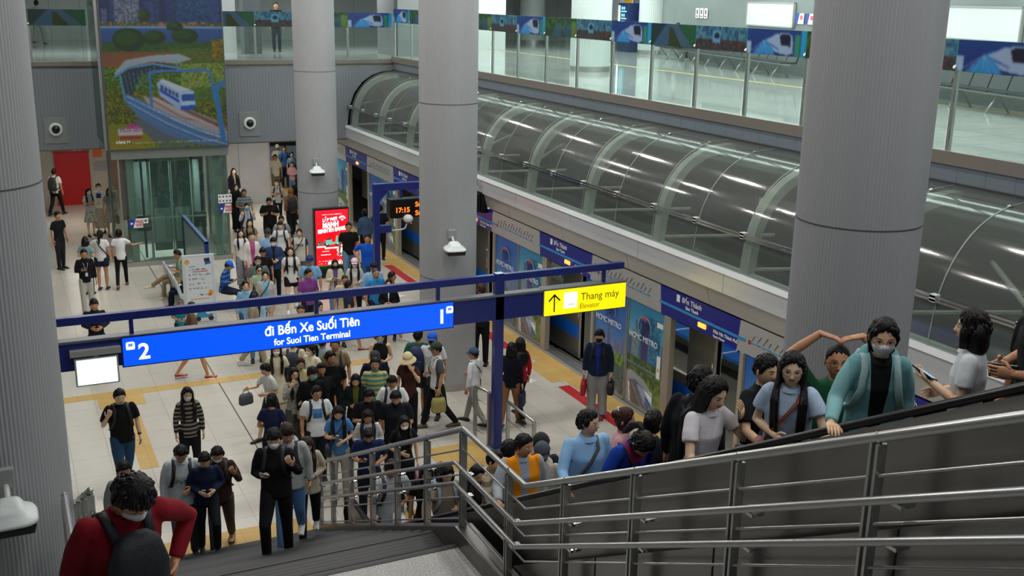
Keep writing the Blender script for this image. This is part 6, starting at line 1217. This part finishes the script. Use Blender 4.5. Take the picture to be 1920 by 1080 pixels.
 (7.63, 23.15, 0.0, 0.03, 1.66, 25.3, 1, 0, 1.05, 'polo:2f86c4', 'pants:1c2434', 'buzz:4a4440', {}, 'dd', 'wa', 0, 0, 0, 'older person in blue polo shirt behind the frame'),
 (7.71, 23.56, 0.0, -0.05, 1.68, 25.7, 1, 0, 1.05, 'shirt:8fb8e0', 'pants:1c2438', 'short', {'cap': '141c30'}, 'dd', 'st', 0, 8, 0, 'person in dark cap and pale blue shirt'),
 (7.7, 22.41, 0.0, -0.42, 1.58, 24.6, 2, 1, 1, 'cardigan:0e0f12|open:e0e0e0:.02', 'pants:14161a', 'bob', {'mask': 'f0f0f0'}, 'bb', 'wa', 0, 4, 0, 'person in black cardigan and mask by the column'),
 (5.24, 20.8, 0.0, -0.25, 1.64, 22.4, 1, 0, 1, 'tee:4a4e58', 'pants:2a2c34', 'buzz:1c1a18', {}, 'dd', 'st', 0, 12, 0, 'person with cropped hair between the beams of the frame'),
 (5.68, 21.12, 0.0, 0.09, 1.58, 22.8, 2, 1, 1, 'tee:e0dccc', 'pants:b8ac90', 'long', {'backhair': '1'}, 'dd', 'st', 0, 15, 20, 'person in cream blouse with long black hair'),
 (3.22, 21.82, 0.0, 1.6, 1.66, 23.0, 1, 0, 1, 'tee:5f4a3a', 'shorts:5a4a3c', 'short', {'sandals': 'b01828'}, 'dd', 'wa', 0, 0, 0, 'person in red sandals behind the long blue sign'),
 (4.53, 22.0, 0.0, 1.19, 1.66, 23.4, 1, 0, 1, 'shirt:8f8570', 'pants:a89a7c', 'short', {'shoes': 'd8d8d8'}, 'dd', 'wa', 0, 0, 0, 'person in beige trousers behind the long blue sign'),
 (7.87, 22.73, 0.0, 1.06, 1.66, 24.9, 1, 0, 1, 'tee:8a6a5a', 'shorts:3f4f70|plaid:8f9ab0', 'short', {'shoes': 'c8c8c8'}, 'dd', 'wa', 0, 0, 0, 'person in plaid shorts behind the long blue sign'),
 (6.73, 22.39, 0.0, 1.45, 1.64, 24.3, 1, 0, 1, 'tee:2a3040', 'shorts:22262c', 'short', {'sandals': '2a1a18'}, 'dd', 'wa', 0, 0, 0, 'person with bare calves behind the long blue sign'),
 (4.19, 18.51, 0.0, -0.22, 1.62, 20.1, 2, 1, 1, 'dress:d8d2b4', 'lskirt:d8d2b4', 'long', {'mask': 'ece8dc'}, 'dd', 'st', 0, 0, 0, 'person in long cream dress and mask'),
 (4.54, 18.68, 0.0, 2.73, 1.68, 20.3, 1, 0, 1, 'tee:cfc8ac', 'pants:4a4438', 'short', {'pack': '1e2236'}, 'dd', 'st', 0, 0, 0, 'person in cream tee with a navy backpack'),
 (4.8, 18.35, 0.0, -0.95, 1.6, 20.1, 2, 1, 1, 'tee:e6dfc8', 'pants:6a6458', 'pony', {'mask': 'f2f0ec'}, 'bb', 'st', 0, 6, -10, 'person in cream tee with ponytail and mask'),
 (5.05, 18.54, 0.0, 2.35, 1.66, 20.3, 1, 0, 1, 'tee:7fa4b0', 'pants:3a4048', 'short', {}, 'dd', 'st', 0, 0, 0, 'person in pale teal tee behind the ponytail'),
 (5.23, 18.29, 0.0, -0.37, 1.7, 20.1, 1, 0, 1.12, 'polo:8f7c58', 'pants:20242c', 'short:3a3632', {'glasses': '', 'pack': '20283c'}, 'dd', 'wa', 0, 0, 0, 'person in khaki polo with backpack straps'),
 (4.42, 17.73, 0.0, -0.07, 1.58, 19.4, 2, 1, 1, 'tee:c8bf90', 'pants:4a4438', 'bun:3a1c14', {}, 'bb', 'st', 0, 10, 0, 'person with reddish hair tied back in yellow tee'),
 (3.94, 17.98, 0.0, -1.26, 1.5, 19.6, 2, 0, 0.95, 'tee:dde0de|sleeves:cfd8d4:.2', 'shorts:22262c', 'fringe', {'handbag': '50545c', 'rightbag': '1'}, 'gb', 'wa', 6, 10, 0, 'boy in white tee holding out a grey handbag'),
 (4.16, 17.17, 0.0, 0.2, 1.6, 18.9, 2, 1, 1, 'shirt:9a9c94|flower:5f625c:24', 'pants:4f5048', 'long', {'glasses': '', 'paperbag': 'b8905c'}, 'fb', 'st', 0, 0, 0, 'person in grey patterned shirt with a paper bag'),
 (4.43, 16.99, 0.0, -0.08, 1.66, 18.8, 1, 0, 1, 'jacket:0e1014', 'pants:101216', 'fringe', {'mask': '58b4b4'}, 'dd', 'st', 4, 5, 20, 'person in black jacket and teal mask'),
 (4.65, 17.19, 0.0, -0.09, 1.62, 19.0, 1, 0, 1, 'tee:1a1c22', 'pants:1c1e24', 'short', {}, 'dd', 'st', 0, 5, 0, 'person in dark tee behind the tall black tee'),
 (4.84, 17.27, 0.0, -0.06, 1.78, 19.1, 1, 0, 1.1, 'tee:0b0c10', 'pants:101218', 'short', {}, 'dd', 'st', 0, 0, 20, 'tall person in plain black tee in the crowd'),
 (6.18, 18.54, 0.0, -0.32, 1.62, 20.6, 2, 1, 1.05, 'vest:101216', 'pants:121418', 'bun', {'mask': '8cc4b8', 'tote': 'b02a5a'}, 'pb', 'st', 0, 12, 0, 'person in black buttoned vest and green mask'),
 (5.72, 17.53, 0.0, -0.14, 1.64, 19.6, 1, 0, 1.05, 'shirt:18203a', 'pants:20242c', 'short', {'cap': '2a2e30', 'backcap': '1'}, 'dd', 'st', 6, 25, 0, 'person in navy shirt and dark cap bending forward'),
 (5.58, 17.04, 0.0, -0.32, 1.64, 19.1, 1, 0, 1.05, 'polo:c8b070|stripe:3f8c80:.085', 'pants:2a2c30', 'short:1c1a1a', {}, 'dd', 'st', 0, 0, 0, 'person in teal and tan striped polo shirt'),
 (6.24, 17.14, 0.0, -0.7, 1.62, 19.4, 2, 1, 1.05, 'tee:3a201a|thin:4f3028:.03', 'pants:141216', 'short', {'bucket': 'd8c89c', 'mask': 'd8b0d0', 'tote': 'd8d0b8'}, 'df', 'st', 0, 10, 0, 'person in cream bucket hat and brown knit top'),
 (5.09, 16.59, 0.0, -0.38, 1.58, 18.6, 2, 1, 1.05, 'cardigan:14201c|open:6a6a2a:.05', 'pants:181c1c', 'bob', {}, 'bb', 'st', 0, 22, 0, 'person in dark green cardigan looking down'),
 (4.98, 15.61, 0.0, -0.13, 1.68, 17.7, 1, 0, 1.1, 'tee:0e1014', 'pants:111318', 'short', {'headphones': '1'}, 'pd', 'st', 0, 28, 0, 'person in black tee with headphones looking down'),
 (5.56, 16.06, 0.0, -0.42, 1.68, 18.2, 1, 0, 1, 'tee:e0e4e4', 'pants:1c2028', 'short', {'glasses': '', 'pack': '1a1c26'}, 'bb', 'st', 0, 28, 0, 'person in white tee with dark backpack looking down'),
 (5.34, 15.27, 0.0, -0.34, 1.72, 17.5, 1, 0, 1.2, 'polo:10131c', 'pants:14161c', 'short', {'phone': '202020'}, 'dp', 'st', 0, 28, 0, 'broad person in dark navy polo checking a phone'),
 (3.51, 16.01, 0.0, 2.66, 1.62, 17.7, 1, 1, 1.05, 'tee:161f40', 'pants:14161e', 'bun', {'paperbag': 'b8985c'}, 'bb', 'st', 0, 10, 0, 'person in navy tee with brown envelope seen from behind'),
 (4.24, 16.02, 0.0, -0.12, 1.66, 17.8, 1, 0, 1.12, 'tee:e2e6ea|print:4a7fb4:1.15', 'slim:20242c', 'short', {'glasses': '', 'pack': '141a2a'}, 'dd', 'st', 0, 6, 15, 'person in white tee with a blue chest print'),
 (4.37, 15.21, 0.0, -0.28, 1.62, 17.1, 2, 1, 1, 'tee:4a7fb8', 'pants:a8a69c', 'long', {'cross': '2a3040', 'phone': 'c0c8d0', 'len': '.45'}, 'pb', 'st', 0, 26, 0, 'person in blue tee with very long black hair'),
 (4.76, 14.93, 0.0, -0.31, 1.6, 17.0, 1, 1, 1, 'shirt:e0e0e0|thin:202024:.028', 'pants:1a1c20', 'long:1c1210', {}, 'bb', 'st', 0, 26, 0, 'person in black and white striped shirt looking down'),
 (4.54, 14.22, 0.0, -0.31, 1.66, 16.3, 1, 0, 1.08, 'tee:17264f', 'pants:14182a', 'short', {'phone': 'e0e0e0'}, 'pb', 'st', 6, 36, 0, 'person in navy blue tee at the escalator foot'),
 (5.16, 14.41, 0.0, -0.17, 1.62, 16.7, 2, 1, 1, 'tee:0d0e11', 'pants:111318', 'long', {'mask': 'eef2f4', 'tote': 'c890a0'}, 'bd', 'st', 0, 18, 0, 'person in black with white mask near the rails'),
 (6.78, 18.1, 0.0, 2.61, 1.7, 20.4, 1, 0, 1.05, 'tee:2a5f4c', 'shorts:3a3a3c', 'short', {'pack': '1c2a50', 'shoes': '303030'}, 'dd', 'st', 0, 0, 0, 'person in green tee with navy backpack at the column'),
 (6.97, 17.83, 0.0, -0.55, 1.7, 20.2, 1, 0, 1.05, 'tee:e0e4e8', 'pants:1c2026', 'short', {'cap': '1f5fd0', 'mask': '2a2c30'}, 'dd', 'st', 0, 0, 0, 'person in bright blue cap and white tee'),
 (6.87, 17.33, 0.0, -1.69, 1.7, 19.8, 1, 0, 1.12, 'polo:dcdedc|sleeves:55585f:.15', 'pants:141619', 'short', {'cap': '2f3a28', 'cross': '2a2e30', 'shoes': '6a5f48', 'tote': 'a8a060'}, 'bd', 'wa', 0, 0, 0, 'person in dark green cap and white grey polo'),
 (7.57, 17.23, 0.0, -2.51, 1.53, 19.9, 1, 0, 0.98, 'shirt:dfe2e6', 'pants:a09e98', 'short', {'cap': '2f4a70', 'cross': '2a2c30', 'shoes': '24262a'}, 'bd', 'wa', 0, 0, 20, 'person in navy cap and white shirt by guard rail'),
 (9.03, 20.23, 0.0, 2.55, 1.84, 23.1, 1, 0, 1, 'tee:17181b', 'pants:0e0f12', 'short:3a2a1c', {'glasses': ''}, 'bd', 'st', 0, 0, 30, 'tall person in black behind the blue frame'),
 (8.17, 16.91, 0.0, 2.43, 1.66, 19.9, 2, 1, 1.02, 'sweater:0f1422', 'pants:9a6c44', 'bob', {'tote': '1c2848', 'rightbag': '1', 'shoes': '8a5a40'}, 'dd', 'wa', 0, 0, 0, 'person in navy sweater and tan trousers seen from behind'),
 (8.47, 17.13, 0.0, -3.08, 1.64, 20.2, 2, 1, 0.98, 'sweater:b0182a', 'slim:101114', 'long', {'cap': '121316', 'shoes': '18181a', 'backhair': '1', 'len': '.25'}, 'dd', 'wa', 0, 0, -30, 'person in red sweater and black cap'),
 (9.88, 16.63, 0.0, -0.62, 1.76, 20.4, 2, 0, 1.08, 'jacket:17253f|open:1f2f8a:.035', 'wide:8f8f90', 'fringe', {'mask': '0c0d0f', 'shoes': '7a1c1c', 'pack': '10141c', 'handbag': '101114', 'tote': 'b01624'}, 'dd', 'st', 0, 0, 0, 'person in navy jacket and grey trousers with black mask'),
 (1.32, 16.94, 0.0, 0.1, 1.76, 18.2, 4, 0, 1.12, 'tee:0d0e10', 'jeans:2c4c70', 'short', {'pack': '15171a', 'watch': '1'}, 'sd', 'wa', 0, 12, 0, 'bearded person in black tee and jeans walking alone'),
 (2.34, 16.82, 0.0, -0.05, 1.64, 18.2, 2, 1, 1.02, 'sweater:22201f|stripe:8f8a80:.07', 'pants:14161c', 'long', {'mask': 'e4e4e2'}, 'dd', 'st', 0, 8, 0, 'person in dark striped sweater and white mask'),
 (1.81, 13.95, 0.153, -0.13, 1.8, 15.5, 1, 0, 1.05, 'hoodie:b8c0c4|text:3f6a78:1.22', 'pants:3a3c40', 'short:0a0a0c', {'pack': '14161c'}, 'db', 'cl', 4, 30, 0, 'person in pale grey hoodie with printed letters'),
 (2.08, 13.77, 0.306, -0.06, 1.53, 15.3, 2, 0, 1.05, 'sweater:141c38', 'pants:15171f', 'fringe', {'glasses': '', 'phone': '505a66'}, 'bb', 'cr', 4, 16, 0, 'person in navy sweater and glasses on the stairs'),
 (2.35, 14.26, 0.0, -0.25, 1.73, 15.9, 1, 0, 1.05, 'shirt:35221e', 'pants:4a463e', 'short', {'mask': 'c8c8c8', 'pack': '2a2624', 'sandals': '22201f'}, 'ds', 'wa', 4, 24, 0, 'person in brown shirt and khaki trousers on stairs'),
 (2.44, 11.05, 1.529, -0.39, 1.63, 12.4, 2, 0, 1.05, 'jacket:0c0d11|sleeves:0c0d11:.3', 'pants:0c0d11', 'fringe', {'glasses': '', 'mask': 'e2e6ea', 'phone': '202020', 'pack': '121318'}, 'ps', 'cl', 4, 8, 10, 'person in black tracksuit and white mask on stairs'),
 (2.78, 11.86, 1.224, -0.32, 1.68, 13.3, 1, 0, 1.05, 'hoodie:a4a8aa', 'jeans:5f8ec0', 'fringe:2a1c14', {'pack': '1e2026', 'shoes': 'dcdcdc'}, 'dd', 'wa', 6, 14, 10, 'person in grey hoodie and light jeans on stairs'),
 (3.17, 12.5, 0.918, -0.25, 1.5, 14.1, 2, 1, 1, 'cardigan:b4a894', 'pants:17181c', 'long:2a1712', {'shoes': 'd8d8d8'}, 'db', 'wa', 4, 24, 0, 'person in beige cardigan behind the grey hoodie'),
 (1.01, 13.39, 0.459, 0.19, 1.58, 14.8, 1, 0, 1.05, 'jacket:8a9294|sleeves:7a8284:.15', 'pants:22242a', 'fringe', {'glasses': ''}, 'dd', 'cl', 4, 4, 0, 'person in grey jacket behind the dark red sweater'),
 (0.36, 5.5, 3.699, 0.27, 1.79, 6.2, 1, 0, 1.2, 'sweater:7a0f1e', 'pants:1a1c22', 'fringe', {'mask': 'c8ccd0', 'fpack': '14161e'}, 'dk', 'cl', 14, 36, 12, 'person in dark red sweater climbing towards the viewer'),
 (4.3, 12.55, 0.03, -0.07, 1.8, 14.8, 1, 0, 1.02, 'tee_loose:aab0b8', 'pants:2a2c34', 'short', {'pack': '1c2030', 'plastic': 'e0e4ec'}, 'rb', 'st', 0, 20, 0, 'person in grey tee with white plastic bag on escalator'),
 (4.76, 12.4, 0.03, -0.37, 1.71, 14.8, 1, 1, 1, 'tee:101216', 'pants:15171c', 'long', {}, 'dd', 'st', 0, 20, 0, 'person in black behind the grey tee on escalator'),
 (4.4, 10.88, 0.778, 0.05, 1.67, 13.1, 2, 1, 1.02, 'tee_loose:8f8676', 'pants:3a3832', 'bob', {'pack': '8f9cac'}, 'rb', 'st', 0, 22, 0, 'person in khaki tee with pale straps on escalator'),
 (4.81, 12.0, 0.097, -0.21, 1.8, 14.5, 2, 1, 1, 'tee:2a2420', 'pants:1c1c20', 'bun:1a1210', {'clip': 'c07838'}, 'dd', 'st', 0, 14, 0, 'person with orange hair band on the escalator'),
 (4.75, 10.72, 0.778, -0.07, 1.66, 13.1, 2, 1, 1, 'tee:30282c', 'pants:1c1c20', 'long', {}, 'dd', 'st', 0, 16, 0, 'person with long dark hair low on the escalator'),
 (4.34, 9.39, 1.686, 0.61, 1.53, 11.4, 2, 1, 1.02, 'shirt:a89c88|stripe:6a6458:.09', 'pants:2c2a28', 'short', {}, 'rb', 'st', 0, 10, 0, 'person in beige striped shirt on the escalator'),
 (4.9, 10.17, 1.232, 2.17, 1.68, 12.5, 1, 0, 1, 'tee:2a2a26', 'pants:20201e', 'short', {'pack': '2f2c20'}, 'dd', 'st', 0, 0, 0, 'person with olive backpack on the escalator'),
 (4.3, 8.63, 2.14, -0.15, 1.57, 10.6, 3, 0, 1.2, 'jacket:e08a10|open:8f9aa8:.05|sleeves:9aa2aa:.17', 'pants:2c3038', 'short', {}, 'rd', 'st', 2, 4, 35, 'person in orange and grey jacket on the escalator'),
 (4.91, 9.4, 1.686, -0.31, 1.62, 11.7, 1, 0, 1, 'tee:2a2c30', 'pants:1c1e22', 'short', {'cap': '101114'}, 'dd', 'st', 0, 10, 0, 'person in black cap with pin on the escalator'),
 (4.71, 8.97, 1.913, -0.57, 1.5, 11.2, 2, 0, 1, 'hoodie:a8a49e', 'pants:2c2c30', 'short', {'cap': '3a4250', 'mask': '0e0f12'}, 'dd', 'st', 0, 12, 0, 'person in grey cap and black mask on the escalator'),
 (4.32, 7.43, 2.821, -0.04, 1.57, 9.4, 2, 0, 1.2, 'shirt:8fbce4', 'pants:2a3040', 'short', {'glasses': '', 'cross': '3a3c44'}, 'rd', 'st', 2, -4, 42, 'person in light blue shirt on the escalator'),
 (4.72, 7.49, 2.821, 0.83, 1.5, 9.6, 1, 1, 1, 'tee:c89aa0', 'pants:3a3436', 'bun:3a1a14', {'clip': 'c8ccd8'}, 'dd', 'st', 0, 4, 0, 'person in pink top with hair clip on escalator'),
 (4.91, 7.32, 2.821, 2.03, 1.5, 9.6, 1, 1, 1, 'tee:20242c', 'pants:1c1e22', 'bun', {}, 'dd', 'st', 0, 10, 0, 'person with dark hair behind the blue jacket'),
 (4.31, 6.9, 3.048, 0.03, 1.63, 8.9, 2, 1, 1.08, 'jacket:123a9c|print:9c2a5c:1.2', 'pants:1c2230', 'pony', {'phone': '8ac0e8', 'cross': '1a1c24', 'crossleft': '1'}, 'rb', 'st', 30, 45, 0, 'person in cobalt blue jacket bending over handrail'),
 (4.81, 6.57, 3.275, 1.98, 1.7, 8.8, 1, 0, 1.12, 'jacket:0e1218', 'pants:14161c', 'fringe', {'cross': '14161c'}, 'dd', 'st', 4, 0, -10, 'person in black jacket facing away on the escalator'),
 (4.4, 5.91, 3.502, 0.22, 1.72, 8.0, 4, 1, 1.0, 'tee:d8d4da', 'pants:5a3030', 'long', {'len': '.52', 'backhair': '1'}, 'rf', 'st', 4, 16, 0, 'person in white tee with very long straight hair'),
 (4.85, 5.82, 3.729, 0.18, 1.6, 8.1, 2, 0, 1.05, 'tee:0f1216', 'pants:3a3432', 'short', {'cross': '3a3432'}, 'rd', 'st', 0, 4, 0, 'person in black tee between the two long haired riders'),
 (4.39, 4.99, 4.183, -0.76, 1.5, 7.1, 4, 1, 1, 'tee_loose:a9bcd4', 'pants:3a3c44', 'long', {'glasses': '', 'cross': '7a3a22', 'len': '.5'}, 'br', 'st', 4, 4, 4, 'person in pale blue tee with glasses facing viewer'),
 (4.35, 4.26, 4.637, -0.59, 1.5, 6.4, 2, 1, 1, 'hoodie:6fa3a8|open:0f1114:.06|sleeves:7fb0b4:.17', 'pants:2c3038', 'pony:0c0b0c', {'glasses': '', 'mask': 'c9cfd2', 'pack': '9ab8ba'}, 'rd', 'st', 10, 4, -4, 'person in teal hoodie and white mask on escalator'),
 (4.88, 5.12, 3.956, -0.62, 1.66, 7.5, 3, 0, 1, 'tee:1c5236', 'pants:20242a', 'buzz:100e0e', {'glasses': ''}, 'hh', 'st', 0, -4, 0, 'smiling person in green tee making a heart overhead'),
 (4.88, 4.07, 4.637, -2.53, 1.5, 6.6, 2, 1, 0.98, 'tee:d4d8dc', 'pants:30343c', 'bob:14100f', {'phone': '4f8ae0'}, 'bp', 'st', 0, 0, 0, 'person in white tee with short bob at the right'),
 (4.51, 3.36, 5.091, -2.15, 1.5, 5.8, 1, 0, 1.05, 'tee:101216|sleeves:a02a20:.19', 'pants:14161c', 'short', {'phone': '202028'}, 'bb', 'st', 0, 12, 0, 'person in black holding a phone at right edge'),
 (4.9, 3.67, 4.864, -1.97, 1.54, 6.4, 1, 0, 1.05, 'tee:101216', 'pants:14161c', 'short', {}, 'dd', 'st', 0, 0, 0, 'person cut by the right frame edge'),
 (9.53, 39.95, 5.7, -0.15, 1.74, 41.1, 1, 0, 1, 'tee:121620', 'pants:1a2030', 'short', {}, 'dd', 'st', 0, 0, 0, 'person in dark clothes standing on the far upper concourse'),
 (1.78, 45.99, 5.7, 2.75, 1.66, 46.0, 1, 0, 1, 'shirt:9aa09c', 'pants:7f8680', 'short', {}, 'dd', 'wa', 0, 0, 0, 'person in grey walking on the upper left concourse'),
 (22.3, 33.0, 5.7, 1.33, 1.68, 39.8, 1, 0, 1, 'tee:8a9098', 'jeans:2f5078', 'short', {'shoes': 'd8d8d8'}, 'bb', 'sx', 0, 0, 0, 'person in jeans seated on the upper concourse'),
]
for row in PEOPLE: person(*row)
